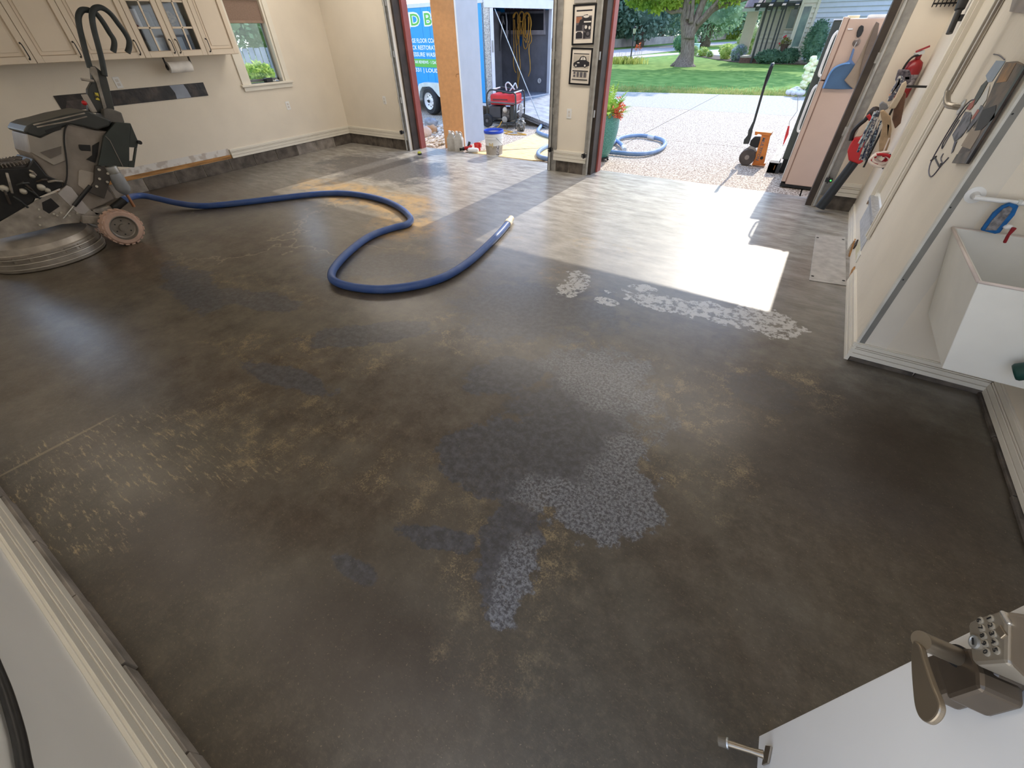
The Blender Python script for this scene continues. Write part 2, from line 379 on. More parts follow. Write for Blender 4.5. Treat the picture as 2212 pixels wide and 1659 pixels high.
# metal corner bead at the jog
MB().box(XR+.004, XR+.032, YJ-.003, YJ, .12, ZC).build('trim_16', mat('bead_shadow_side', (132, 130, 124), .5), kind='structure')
MB().box(XR-.006, XR+.004, YJ-.008, YJ, .12, ZC).box(XR-.006, XR, YJ, YJ+.03, .12, ZC).build('trim_1', mat('bead_edge', (214, 212, 204), .5), kind='structure')

def baseboard(name, a, b, n, z0, z1, t=.018, top=True, parent=None):
    """moulded board along a->b, n = outward normal: body, two raised beads"""
    a = Vector(a+(0,)); b = Vector(b+(0,)); n = Vector(n+(0,)); h = z1-z0; mb = MB()
    for (za, zb, tt) in ((0, .27, 1.0), (.27, .30, .72), (.30, .58, .92), (.58, .61, .62), (.61, .69, .84), (.69, .72, .58), (.72, .95, .74), (.95, 1.0, .45)):
        p = [a+Vector((0,0,z0+h*za)), b+Vector((0,0,z0+h*za)), b+n*t*tt+Vector((0,0,z0+h*za)), a+n*t*tt+Vector((0,0,z0+h*za))]
        mb.prism(p, (0, 0, h*(zb-za)))
    o = mb.build(name, M_trim, kind='structure', bevel=.0015)
    g = MB()
    for zz, tt_ in ((.275, .74), (.585, .64), (.695, .60)): 
        g.prism([a+Vector((0,0,z0+h*zz)), b+Vector((0,0,z0+h*zz)), b+n*t*tt_+Vector((0,0,z0+h*zz)), a+n*t*tt_+Vector((0,0,z0+h*zz))], (0, 0, h*.02))
    ORG[o] = o.location.copy(); g.build('groove', M_groove, o)
    return o
baseboard('baseboard_left', (XL, 3.68), (XL, YF), (1, 0), .165, .285, .03)
baseboard('baseboard_front_1', (XL+.03, YF), (-6.02, YF), (0, -1), .165, .285, .03)
baseboard('baseboard_front_2', (-3.09, YF), (-2.57, YF), (0, -1), .15, .285, .03)
baseboard('baseboard_front_3', (.43, YF), (XR-.02, YF), (0, -1), .15, .285, .03)
baseboard('baseboard_right_1', (XR, 4.78), (XR, YF-.03), (-1, 0), .0, .10, .022)
baseboard('baseboard_right_2', (XR, YJ-.02), (XR, 4.05), (-1, 0), .0, .115, .022)
baseboard('baseboard_jog', (XR-.02, YJ), (XJ-.02, YJ), (0, -1), .03, .125, .022)
baseboard('baseboard_right_3', (XJ, -.6), (XJ, YJ-.02), (-1, 0), .02, .13, .022)
baseboard('baseboard_near', (-7.5, YN), (-.5, YN), (0, 1), .075, .275, .022)
# exposed sill plate and torn paper where the left baseboard is off
MB().box(XL-.001, XL+.012, 1.5, 3.68, .165, .215).build('trim_2', M_wood, kind='structure')
MB().box(XL, XL+.004, 1.5, 3.67, .215, .30).build('trim_3', mat('torn_wallboard', (226, 222, 216), .8, c2=(196, 186, 176), thr=(.5, .6), scale=9), kind='structure')
# row of foundation blocks under the walls
def blocks(parent, a, b, n, z1, proud, m, step=.405, m2=None):
    a = Vector(a+(0,)); b = Vector(b+(0,)); n = Vector(n+(0,)); d = (b-a); Ln = d.length; d.normalize(); k = max(1, round(Ln/step)); s = Ln/k
    for i in range(k):
        q = proud*(1+.12*random.uniform(-1, 1)); p0 = a+d*(i*s+.004); p1 = a+d*((i+1)*s-.004)
        zt = z1-.001-random.random()*.004
        MB().prism([p0-n*.0, p1-n*.0, p1+n*q, p0+n*q], (0, 0, zt)).build('block', random.choice((m, m2 or m)), parent, bevel=.0025)
W = {o.name: o for o in D.objects}
for nm in W: ORG[W[nm]] = W[nm].location.copy()
blocks(W['wall_left'], (XL, 1.6), (XL, YF), (1, 0), .163, .012, M_block, m2=M_blockg)
blocks(W['wall_front_left'], (XL+.02, YF), (-6.0, YF), (0, -1), .163, .014, M_block)
blocks(W['wall_front_pillar'], (-3.12, YF), (-2.565, YF), (0, -1), .148, .012, M_block, .28)
blocks(W['wall_front_right'], (.41, YF), (XR-.005, YF), (0, -1), .148, .012, M_block, .3)
blocks(W['wall_jog'], (XR+.0, YJ), (XJ, YJ), (0, -1), .03, .02, M_block, .4)
blocks(W['wall_right_near'], (XJ, .0), (XJ, YJ), (-1, 0), .02, .035, M_block, .4)
blocks(W['wall_near'], (-4.5, YN), (-.5, YN), (0, 1), .073, .03, M_blockg, .4)

# unseen fill lights, added under the ceiling to brighten the room
M_fill = mat('fill_glow', (255, 242, 224), .5, var=0, emit=1.3)
M_fill2 = mat('fill_glow_bright', (255, 246, 234), .5, var=0, emit=5.2)
for lb, x, y in (('added unseen fill light over the wall cabinets', -6.2, .0), ('added unseen fill light above the near wall', -3.7, .0), ('added unseen fill light above the white door', -1.2, .0),
                 ('added unseen fill light nearest the left wall window', -5.9, 5.0), ('added unseen fill light in front of the picture pillar', -3.1, 5.0), ('added unseen fill light nearest the refrigerator opening', -.6, 5.0)):
    t = thing('fill_panel', lb, 'ceiling light', (x, y, ZC), group='added unseen fill lights')
    MB().box(x-1.23, x+1.23, y-.33, y+.33, ZC-.05, ZC-.001).build('housing', M_white, t)
    MB().box(x-1.2, x+1.2, y-.30, y+.30, ZC-.058, ZC-.05).build('glow_face', M_fill if y < 2 else M_fill2, t)

# ------------------------------------------------------------------ openings: jambs, tracks
def jamb(n1, x_tr, side, zt=2.3):
    """side=+1: opening lies to +x of the strip. red outside trim, black strip, steel jamb"""
    x = x_tr
    MB().box(x, x+side*.075, 6.24, 6.36, 0, zt).build(n1, M_red, kind='structure', bevel=.003)
    return x
jamb('trim_4', -5.985, 1)
MB().box(-5.99, -5.955, 6.09, 6.24, 0, 2.3).build('trim_5', M_brownstrip, kind='structure')
MB().box(-6.045, -5.985, 6.012, 6.022, .0, 2.2).build('trim_6', M_galvd, kind='structure')
MB().box(-3.20, -3.13, 6.03, 6.30, 0, 2.3).build('trim_7', mat('dark_jamb', (96, 88, 80), .6, var=.1), kind='structure')
MB().box(-3.13, -3.05, 6.005, 6.019, .0, 2.2).build('trim_8', M_galvd, kind='structure')
MB().box(-2.56, -2.505, 6.06, 6.24, 0, 2.3).build('trim_9', M_brownstrip, kind='structure')
MB().box(-2.535, -2.48, 6.24, 6.36, 0, 2.3).build('trim_10', M_red, kind='structure', bevel=.003)
MB().box(-2.61, -2.56, 6.0, 6.019, 0, 2.2).build('trim_11', M_galvd, kind='structure')
MB().box(.225, .285, 6.05, 6.30, 0, 2.3).build('trim_12', M_brownstrip, kind='structure')
MB().box(.30, .40, 6.06, 6.075, .12, 2.2).build('trim_13', M_galvd, kind='structure')
MB().box(.285, .40, 6.075, 6.2, 0, 2.2).build('trim_14', M_wall, kind='structure')
def track(x, lb, y=5.985, yb=6.005):
    t = thing('door_track', lb, 'door track', (x, y, 0), group='vertical tracks of the overhead doors')
    mb = MB(); n = 9; prof = []
    for k in range(n):
        a = math.pi*(.15+1.7*k/(n-1)); prof.append((x+.017*math.sin(a)*0+.017*math.cos(a), y-.017*math.sin(a)))
    vs = [(p[0], p[1], z) for z in (.01, 2.15) for p in prof]
    mb.add(vs, [(i, i+1, n+i+1, n+i) for i in range(n-1)])
    mb.box(x-.003, x+.003, y, yb+.014, .01, 2.15)
    mb.build('rail', M_galv, t)
    for z in (.75, 1.35, 1.95):
        MB().box(x-.035, x+.03, y+.004, yb+.012, z-.04, z+.04).cyl((x-.02, y+.002, z), (x-.02, y+.02, z), .007, n=8).build('bracket', M_galvd, t)
    return t
track(-6.025, 'steel door track on the left wall side of the trailer opening')
track(-3.145, 'steel door track on the left edge of the picture pillar')
track(-2.54, 'steel door track on the right edge of the picture pillar')
track(.315, 'steel door track beside the refrigerator and leaf blower', 6.03, 6.05)
def sensor(x, y, z, side, lb, led=None):
    t = thing('door_sensor', lb, 'door sensor', (x, y, z), group='safety sensors on the door tracks')
    MB().box(x-.03*side, x+.035*side, y-.03, y+.01, z-.02, z+.02).build('housing', M_black, t, bevel=.003)
    MB().box(x+.0*side, x+.012*side, y-.045, y+.0, z-.03, z+.03).build('bracket', M_black, t)
    MB().cyl((x-.015*side, y-.034, z), (x-.015*side, y-.028, z), .007, n=10).build('lens', led or M_galv, t)
sensor(-6.06, 5.96, .29, 1, 'black door sensor left of the trailer opening')
sensor(-3.12, 5.955, .29, 1, 'black door sensor on the left track of the pillar')
sensor(-2.585, 5.955, .26, 1, 'black door sensor on the right track of the pillar')
sensor(.345, 5.99, .30, -1, 'black door sensor with a green light by the refrigerator', mat('green_led', (70, 255, 90), emit=3))

# ------------------------------------------------------------------ ground outside
def slabmat(nm, a, b):
    m = mat(nm, a, .8, c2=b, scale=48, thr=(.42, .58), bump=.6, bscale=60, detail=2); return m
M_drive = slabmat('exposed_aggregate', (134, 112, 94), (214, 198, 178))
M_drive2 = slabmat('exposed_aggregate_worn', (142, 126, 110), (200, 188, 172))
M_drive3 = mat('aged_concrete', (158, 150, 138), .85, c2=(186, 178, 168), scale=20, bump=.2)
dv = thing('driveway', None, None, (-3, 11, -.02), kind='structure')
xs = [-9.2, -5.85, -2.85, .15, 3.2, 6.2]; ys = [6.39, 9.05, 13.1]
def lawn_y(x): return 17.1 + (x+.5)*.165 if x < .5 else 17.27
for i in range(len(xs)-1):
    for j in range(3):
        y0 = ys[j]; a, b = xs[i]+.008, xs[i+1]-.008
        if j < 2: pts = [(a, y0+.008), (b, y0+.008), (b, ys[j+1]-.008), (a, ys[j+1]-.008)]
        else: pts = [(a, y0+.008), (b, y0+.008), (b, lawn_y(b)), (a, lawn_y(a))]
        MB().prism([(p[0], p[1], -.10) for p in pts], (0, 0, .085)).build('slab', (M_drive, M_drive, M_drive3 if i < 3 else M_drive2)[j], dv)
for a, b in ((-30, -9.2), (6.2, 20)):
    MB().prism([(a, 9, -.10), (b, 9, -.10), (b, lawn_y(b), -.10), (a, lawn_y(a), -.10)], (0, 0, .085)).build('slab', M_drive2, dv)
MB().box(-9, 6, 6.1, 17.5, -.16, -.10).build('trim_15', M_block, kind='structure')
M_grass = mat('lawn_grass', (96, 132, 62), .9, c2=(136, 164, 86), scale=2.2, bump=.8, bscale=60, detail=10, spec=.1)
M_grass2 = mat('lawn_grass_dry', (130, 154, 82), .9, c2=(180, 190, 120), scale=1.1, bump=.8, bscale=60, detail=10, spec=.1)
M_street = mat('street_asphalt', (176, 166, 166), .9, var=.03, scale=8)
M_walk = mat('sidewalk_concrete', (204, 200, 196), .85, var=.02)
M_mulch = mat('mulch', (92, 78, 70), .95, var=.3, scale=30, bump=.8)
def ground(name, pix, z, m, kind='structure', thick=.03):
    return MB().prism([PZ(x, y, z-thick) for x, y in pix], (0, 0, thick)).build(name, m, kind=kind)
MB().prism([(-60, lawn_y(-60) if False else 6.5, -.13), (-9.2, 6.5, -.13), (-9.2, lawn_y(-9.2), -.13), (.5, 17.27, -.13), (20, 17.27, -.13), (60, 120, -.13), (-100, 160, -.13)], (0, 0, .10)).build('lawn', M_grass, kind='structure')
MB().prism([(-60, -20, -.13), (-7.7, -20, -.13), (-7.7, 6.5, -.13), (-60, 6.5, -.13)], (0, 0, .10)).build('side_lawn', M_grass2, kind='structure')
ground('street', [(1280, 113), (1450, 97.7), (1493, 94.6), (1620, 88.5), (1640, 91), (1493, 102), (1450, 111.3), (1280, 130)], .0, M_street)
ground('sidewalk', [(1280, 131.5), (1375, 121.2), (1466, 114.6), (1466, 118.2), (1375, 126), (1280, 137)], .0, M_walk)
ground('garden_path', [(1493, 111), (1560, 107), (1622, 107), (1640, 119), (1600, 125), (1568, 124), (1540, 119), (1493, 118.5)], .0, M_walk)
ground('mulch_bed', [(1500, 121), (1540, 119.5), (1568, 124.5), (1622, 127), (1720, 130), (1790, 130), (1790, 141), (1700, 139), (1640, 137.5), (1585, 134.5), (1545, 129)], .005, M_mulch)
# short grass blades along the edge of the lawn
mb = MB(); rng = random.Random(3)
for i in range(9000):
    x = rng.uniform(-9, 2); y = lawn_y(x)+.02+abs(rng.gauss(0, .9)); h = rng.uniform(.04, .09); a = rng.uniform(0, 6.28); w = .012
    mb.add([(x-w*math.cos(a), y-w*math.sin(a), -.03), (x+w*math.cos(a), y+w*math.sin(a), -.03), (x+rng.uniform(-.03,.03), y+rng.uniform(-.03,.03), h-.03)], [(0,1,2)])
mb.build('grass_blades', leafmat('grass_blade', (130, 152, 84), (186, 178, 118), 3), kind='stuff', label='short grass blades along the driveway edge of the lawn', cat='grass')

# ================================================================== THINGS
# ------------------------------------------------------------------ window in the left wall
def window(n, Wd, lb_blind=None):
    y0, y1, z0, z1 = Wd
    fr = MB().box(XL, XL+.02, y0-.12, y0, z0-.02, z1+.1).box(XL, XL+.02, y1, y1+.08, z0-.02, z1+.1).box(XL, XL+.02, y0, y1, z1, z1+.1)
    o = fr.build('window_%d' % n, M_trim, kind='structure', bevel=.004); ORG[o] = o.location.copy()
    MB().box(XL-.13, XL-.001, y0, y0+.03, z0, z1).box(XL-.13, XL-.001, y1-.03, y1, z0, z1).box(XL-.13, XL-.001, y0, y1, z1-.03, z1).build('frame', M_trim, o)
    MB().box(XL-.12, XL-.10, y0+.03, y1-.03, z0+.01, z0+.045).box(XL-.12, XL-.10, y1-.05, y1-.03, z0+.01, z1-.03).box(XL-.12, XL-.10, y0+.03, y0+.05, z0+.01, z1-.03).build('sash', mat('grey_sash%d' % n, (120, 126, 128), .5), o)
    MB().box(XL-.114, XL-.110, y0+.05, y1-.05, z0+.045, z1-.03).build('pane', M_glass, o)
    MB().box(XL-.12, XL+.045, y0-.15, y1+.12, z0-.03, z0).build('sill', M_trim, o, bevel=.006)
    MB().box(XL, XL+.022, y0-.12, y1+.10, z0-.085, z0-.03).build('apron', M_trim, o, bevel=.004)
window(1, W1); window(2, W2)
t = thing('roller_blind', 'taupe roller blind half lowered in the window', 'blind', (XL-.05, 4.685, 1.75))
M_blind = mat('blind_cloth', (140, 118, 104), .8, var=.04, scale=60)
MB().box(XL-.052, XL-.049, 4.42, 4.96, 1.77, 2.03).build('cloth', M_blind, t)
MB().box(XL-.06, XL-.042, 4.42, 4.96, 1.745, 1.775).build('hem_bar', mat('blind_hem', (150, 128, 112), .6), t, bevel=.004)
o = MB().cyl((XL-.05, 4.42, 2.02), (XL-.05, 4.96, 2.02), .022).build('roller', M_white, t)
t = thing('sensor_box', 'small black box with a white cord on the window sill', 'device', (XL-.02, 4.72, 1.045))
MB().box(XL-.06, XL+.02, 4.66, 4.77, 1.046, 1.10).build('housing', M_black, t, bevel=.006)
MB().tube(smoothpath([(XL-.02, 4.77, 1.07), (XL-.01, 4.82, 1.055), (XL-.03, 4.86, 1.07), (XL-.0, 4.88, 1.06)]), .006, 6).build('cord', M_white, t)

# ------------------------------------------------------------------ wall cabinets
M_cab = mat('cabinet_paint', (232, 216, 194), .4, var=.012, scale=4)
M_cabg = mat('cabinet_glaze_line', (176, 154, 130), .6)
M_cabin = mat('cabinet_interior', (96, 84, 74), .7)
CX = -7.2; CZ0, CZ1 = 1.415, 2.25
def pull(y, z0, z1, parent, lean=0):
    p = smoothpath([(CX+.02, y, z0), (CX+.045, y, z0+.012), (CX+.05, y, (z0+z1)/2), (CX+.045, y, z1-.012), (CX+.02, y, z1)], 5)
    MB().tube(p, .005, 8).lathe((CX+.018, y, z0), (1, 0, 0), [(.010, 0), (.008, .006)], 10).lathe((CX+.018, y, z1), (1, 0, 0), [(.010, 0), (.008, .006)], 10).build('handle', M_black, parent, smooth=True, auto=40)
def cab_door(root, y0, y1, hy, glass=False):
    a, b = y0+.003, y1-.003; z0, z1 = CZ0+.004, CZ1-.004; w = .062
    mb = MB(); mb.box(CX, CX+.02, a, a+w, z0, z1).box(CX, CX+.02, b-w, b, z0, z1).box(CX, CX+.02, a+w, b-w, z0, z0+w).box(CX, CX+.02, a+w, b-w, z1-w, z1)
    if not glass:
        mb.box(CX, CX+.008, a+w, b-w, z0+w, z1-w)
        mb.prism([(CX+.008, a+w+.03, z0+w+.03), (CX+.008, b-w-.03, z0+w+.03), (CX+.008, b-w-.03, z1-w-.03), (CX+.008, a+w+.03, z1-w-.03)], (.007, 0, 0))
    else:
        ym = (a+b)/2
        mb.box(CX+.004, CX+.018, ym-.010, ym+.010, z0+w, z1-w)
        for z in (z0+w+.215, z0+w+.46): mb.box(CX+.004, CX+.018, a+w, b-w, z-.010, z+.010)
    d = mb.build('door', M_cab, root, bevel=.003)
    g = MB(); e = .0012
    for (p, q, r, s_) in ((a+w-.006, a+w-.001, z0+w, z1-w), (b-w+.001, b-w+.006, z0+w, z1-w), (a+w, b-w, z0+w-.006, z0+w-.001)):
        g.box(CX+.0195, CX+.0195+e+.001, p, q, r, s_)
    g.build('glaze_line', M_cabg, d)
    if glass: MB().box(CX+.008, CX+.010, a+w, b-w, z0+w, z1-w).build('pane', M_glass, d)
    pull(hy, z0+.035, z0+.165, d)
def cabinet(lb, doors, glass=False):
    y0, y1 = doors[0][0], doors[-1][1]
    t = thing('wall_cabinet', lb, 'cabinet', ((XL+CX)/2, (y0+y1)/2, CZ0), group='cream wall cabinets')
    bx = MB()
    if not glass: bx.box(XL+.001, CX-.001, y0+.001, y1-.001, CZ0, CZ1)
    else:
        bx.box(XL+.001, CX-.001, y0+.001, y0+.02, CZ0, CZ1).box(XL+.001, CX-.001, y1-.02, y1-.001, CZ0, CZ1).box(XL+.001, CX-.001, y0+.02, y1-.02, CZ0, CZ0+.02).box(XL+.001, CX-.001, y0+.02, y1-.02, CZ1-.02, CZ1)
        bx.box(XL+.001, XL+.012, y0+.02, y1-.02, CZ0+.02, CZ1-.02)
    bx.build('body', M_cab, t, bevel=.002)
    if glass:
        MB().box(XL+.012, XL+.016, y0+.02, y1-.02, CZ0+.02, CZ1-.02).build('back_panel', M_cabin, t)
        MB().box(XL+.016, CX-.02, y0+.02, y1-.02, CZ0+.275, CZ0+.29).build('shelf', M_cabin, t)
    for (a, b, hy) in doors: cab_door(t, a, b, hy, glass)
cabinet('cream wall cabinet at the left edge behind the grinder handle', [(1.50, 1.958, 1.915)])
cabinet('cream double wall cabinet right above the grinder handlebars', [(1.958, 2.40, 2.36), (2.40, 3.00, 2.955)])
cabinet('cream wall cabinet with two paned glass doors', [(3.00, 3.384, 3.35), (3.384, 3.756, 3.42)], True)
cabinet('cream single wall cabinet beside the window', [(3.756, 4.19, 3.80)])
# contents behind the glass
def item(name, lb, cat, mb, m): return tag(mb.build(name, m, smooth=False), lb, cat)
zi = CZ0+.021
item('paper_stack', 'pale paper leaning in the glass cabinet, left door', 'paper', MB().box(-7.24, -7.235, 3.20, 3.32, zi, zi+.17), mat('blue_white_paper', (200, 208, 224), .7, c2=(160, 170, 196), scale=12))
item('paper_stack', 'pale blue paper leaning in the glass cabinet, right door', 'paper', MB().box(-7.24, -7.235, 3.44, 3.54, zi, zi+.17), mat('blue_paper', (184, 196, 218), .7))
item('dark_bag', 'dark bag standing low in the glass cabinet, left door', 'bag', MB().blob((-7.3, 3.12, zi+.08), (.06, .05, .08), 2, .15, 3), mat('dark_bag', (66, 60, 46), .8))
item('white_box', 'white and red packet on the upper shelf, left glass door', 'packet', MB().box(-7.26, -7.24, 3.09, 3.15, CZ0+.291, CZ0+.45), mat('white_red_packet', (220, 214, 226), .6, c2=(130, 40, 60), scale=9, thr=(.55, .58)))
item('brown_basket', 'straw coloured bundle on the upper shelf, right glass door', 'basket', MB().blob((-7.29, 3.50, CZ0+.372), (.06, .07, .08), 2, .3, 5, 5), mat('straw_bundle', (160, 132, 90), .8, c2=(60, 44, 34), scale=30))
item('dark_jar', 'dark jar on the upper shelf, far right behind glass', 'jar', MB().lathe((-7.28, 3.64, CZ0+.291), Zv, [(.04, 0), (.045, .01), (.045, .10), (.03, .12), (.03, .14)], 14), mat('dark_glass_jar', (40, 44, 42), .25))
item('dark_jar', 'dark jar on the upper shelf, second pane from the left', 'jar', MB().lathe((-7.28, 3.26, CZ0+.291), Zv, [(.05, 0), (.055, .01), (.055, .13), (.03, .15)], 14), D.materials['dark_glass_jar'])
item('folder', 'dark folder standing low at the right of the glass cabinet', 'folder', MB().box(-7.34, -7.23, 3.62, 3.65, zi, zi+.19), M_charcoal)
# paper towel
t = thing('paper_towel_holder', 'paper towel roll on a black holder under the cabinets', 'paper towel', (-7.36, 3.43, 1.24))
MB().lathe((-7.36, 3.28, 1.31), (0, 1, 0), [(.02, 0), (.058, 0), (.060, .006), (.060, .274), (.058, .28), (.02, .28)], 32).build('roll', mat('paper_roll', (240, 236, 230), .85, bump=.1, bscale=200), t, smooth=True, auto=40)
mb = MB(); mb.box(-7.375, -7.345, 3.262, 3.27, 1.31, CZ0).box(-7.375, -7.345, 3.572, 3.58, 1.31, CZ0).cyl((-7.36, 3.262, 1.31), (-7.36, 3.58, 1.31), .008).lathe((-7.36, 3.262, 1.31), (0, 1, 0), [(.03, 0), (.03, .008)], 16)
mb.build('bracket', M_black, t)
# dark recess strip: exposed backing with adhesive and paper
M_rec = mat('dark_adhesive', (26, 24, 23), .35, c2=(72, 62, 56), scale=7, thr=(.45, .7), bump=.4, bscale=20)
t = thing('backing_strip', 'long black adhesive-smeared strip on the wall under the cabinets', 'wall strip', (XL, 2.85, .965))
MB().box(XL, XL+.006, 2.01, 3.71, .965, 1.118).build('backing', M_rec, t)
MB().prism([(XL+.006, 2.04, .975), (XL+.006, 2.5, .975), (XL+.006, 2.56, 1.07), (XL+.006, 2.1, 1.06)], (.002, 0, 0)).build('smear', mat('brown_smear', (88, 78, 74), .5, c2=(44, 38, 36), scale=12), t)
MB().prism([(XL+.006, 3.28, .968), (XL+.006, 3.47, .968), (XL+.006, 3.46, 1.05), (XL+.006, 3.44, 1.116), (XL+.006, 3.26, 1.116), (XL+.006, 3.29, 1.03)], (.002, 0, 0)).build('paper_patch', mat('grey_paper_patch', (150, 158, 172), .7), t)
def outlet(x, y, z, n, lb, sw=False):
    nx, ny = n; t = thing('wall_outlet', lb, 'outlet', (x, y, z-.057))
    u = (-ny, nx)
    MB().obox((x+nx*.003, y+ny*.003, z), (nx, ny, 0), (u[0], u[1], 0), Zv, .003, .035, .057).build('plate', M_white, t, bevel=.002)
    for dz in (-.02, .02): MB().obox((x+nx*.007, y+ny*.007, z+dz), (nx, ny, 0), (u[0], u[1], 0), Zv, .0015, .015, .014).build('socket', mat('socket_face', (214, 208, 200), .4) if 'socket_face' not in D.materials else D.materials['socket_face'], t)
outlet(XL, 4.904, .718, (1, 0), 'white outlet low on the left wall under the window')
outlet(-6.41, YF, .73, (0, -1), 'white outlet on the wall left of the trailer opening')
outlet(-2.887, YF, .73, (0, -1), 'white outlet on the pillar below the pictures')
outlet(XL, 2.70, 1.19, (1, 0), 'white switch plate above the dark strip behind the grinder')

# ------------------------------------------------------------------ framed pictures on the pillar
M_frame = mat('black_frame', (14, 14, 20), .35)
M_mat = mat('cream_print', (230, 220, 206), .6, var=.02)
M_ink = mat('print_ink', (40, 38, 44), .6)
M_ink2 = mat('print_ink_mid', (96, 92, 96), .6)
def quad_on(pix, y, off): return [tuple(Vector(PY(x, z, y-off))) for x, z in pix]
def poster(lb, pix, shapes, name='framed_picture'):
    y = 6.0; c = [Vector(p) for p in quad_on(pix, y, .0)]; ctr = sum(c, Vector())/4
    t = thing(name, lb, 'picture', tuple(ctr))
    inner = [ctr+(p-ctr)*.86 for p in c]; inner = [Vector((q.x, q.y, ctr.z+(q.z-ctr.z)*1.06)) for q in inner]
    fr = MB()
    for i in range(4):
        j = (i+1) % 4; fr.prism([c[i], c[j], inner[j], inner[i]], (0, .019, 0))
    fr.build('frame', M_frame, t)
    MB().prism([q+Vector((0, .006, 0)) for q in inner], (0, .012, 0)).build('print', M_mat, t)
    for k, (pl, m) in enumerate(shapes):
        # pl in unit coords of the inner area (0,0 lower left)
        bl, br, tr, tl = inner[3], inner[2], inner[1], inner[0]
        P = [(bl*(1-u)+br*u)*(1-v)+(tl*(1-u)+tr*u)*v+Vector((0, .0048-.0004*k, 0)) for u, v in pl]
        MB().prism(P, (0, .0008, 0)).build('ink_shape', m, t)
    return t
R_ = lambda a, b, c, d: [(a, b), (c, b), (c, d), (a, d)]
def ell(cx, cy, rx, ry, n=14): return [(cx+rx*math.cos(6.283*k/n), cy+ry*math.sin(6.283*k/n)) for k in range(n)]
Mo = mat('print_orange', (170, 110, 80), .6); Mw = mat('print_white', (226, 220, 212), .6)
poster('upper framed black and white print of old cars on the pillar', [(1238, 10), (1289.4, 6.6), (1282.7, 96.4), (1234.5, 98)],
       [(R_(.10, .86, .88, .90), M_ink), (R_(.10, .12, .88, .74), M_ink2), (R_(.10, .56, .38, .72), Mo), ([(.22, .5), (.3, .64), (.42, .66), (.48, .76), (.66, .78), (.74, .7), (.88, .68), (.88, .5)], M_ink),
        (ell(.6, .72, .14, .035), Mw), (R_(.12, .36, .42, .5), M_ink), (R_(.5, .56, .86, .6), Mw), ([(.52, .36), (.6, .5), (.84, .5), (.88, .34), (.7, .28)], M_ink), (R_(.10, .12, .48, .33), Mw), ([(.12, .13), (.12, .28), (.2, .32), (.38, .32), (.46, .26), (.46, .13)], M_ink),
        (ell(.62, .44, .06, .05), Mw), (ell(.8, .42, .05, .05), Mw), (ell(.74, .26, .13, .09), M_ink), (ell(.74, .26, .08, .055), M_ink2), (R_(.52, .13, .62, .3), M_ink)])
poster('lower framed print of a vintage car with text on the pillar', [(1234, 102.5), (1281.5, 103.7), (1273.7, 185), (1228, 182)],
       [(R_(.08, .86, .9, .885), M_ink), (R_(.08, .45, .92, .84), mat('print_pale', (196, 186, 172), .6)), ([(.1, .52), (.1, .6), (.24, .66), (.38, .70), (.46, .79), (.6, .82), (.74, .79), (.8, .68), (.94, .64), (.95, .54), (.78, .5), (.3, .48)], M_ink),
        ([(.45, .70), (.5, .77), (.58, .79), (.58, .70)], Mw), ([(.61, .70), (.61, .79), (.7, .77), (.74, .70)], Mw), (ell(.24, .53, .09, .06), M_ink), (ell(.24, .53, .045, .03), Mw), (ell(.72, .54, .09, .06), M_ink), (ell(.72, .54, .045, .03), Mw), (R_(.3, .6, .42, .63), Mw),
        (R_(.08, .36, .92, .39), M_ink), (R_(.14, .28, .26, .34), M_ink2), (R_(.14, .19, .26, .25), M_ink2), (R_(.32, .19, .44, .34), M_ink2), (R_(.50, .19, .64, .34), M_ink2), (R_(.70, .19, .84, .34), M_ink2), (R_(.08, .10, .92, .13), M_ink)])
t = thing('wall_sign', 'grey sign with red and black letters above the framed prints', 'sign', PY(1264, 2, 6.0))
sx0, sx1 = PY(1240, 5, 6.0)[0], PY(1288, 4, 6.0)[0]; sz = PY(1264, 6, 6.0)[2]
MB().box(sx0, sx1, 6.002, 6.018, sz, sz+.22).build('board', mat('sign_board', (176, 170, 164), .5), t, bevel=.002)
text('SUPER CH', (sx0+.02, 6.0, sz+.035), (1, 0, 0), Zv, sx1-sx0-.04, .06, mat('sign_red', (128, 30, 34), .5), t, bold=.02)

# ------------------------------------------------------------------ floor grinder
M_g1 = mat('grinder_grey', (142, 132, 122), .5, metal=.15, var=.08, scale=7)
M_g2 = mat('grinder_dusty_grey', (154, 146, 136), .6, metal=.2, var=.15, scale=9, bump=.15)
M_gd = mat('grinder_dark_plate', (54, 56, 54), .45, var=.1)
M_gk = mat('grinder_black', (26, 25, 24), .5, var=.2, scale=14)
M_sk = mat('brushed_skirt', (164, 156, 146), .42, metal=.45, var=.14, scale=5, bump=.2, bscale=14)
M_tyre = mat('dusty_pink_tyre', (196, 164, 146), .85, var=.08)
M_tube = mat('grey_tube', (50, 56, 56), .5, var=.12, scale=10)
def poly(pix, x, th, sc=None, mb=None):
    """pixel outline on the plane X=x, thickness th towards -x"""
    return (mb or MB()).prism([PX(a, b, x) for a, b in pix], (-th, 0, 0))
def z2(l): return [(a/4.147, 200+b/4.147) for a, b in l]
def z1_(l): return [(a/4.88, b/4.88) for a, b in l]
g = thing('floor_grinder', 'grey ride-height concrete floor grinder with upright black handlebars', 'floor grinder', (-5.95, .95, 0))
cx, cy, R0 = -5.93, .84, .43
MB().lathe((cx, cy, 0), Zv, [(R0-.03, .004), (R0, .006), (R0+.004, .03), (R0, .075), (R0-.012, .08), (R0-.014, .15), (R0-.03, .155), (R0-.05, .20), (R0-.16, .235), (.1, .24)], 64).build('skirt', M_sk, g, smooth=True, auto=25)
mb = MB()
for k in range(3): mb.lathe((cx, cy, .03+.045*k), Zv, [(R0+.005, 0), (R0+.009, .004), (R0+.005, .008)], 64, caps=False)
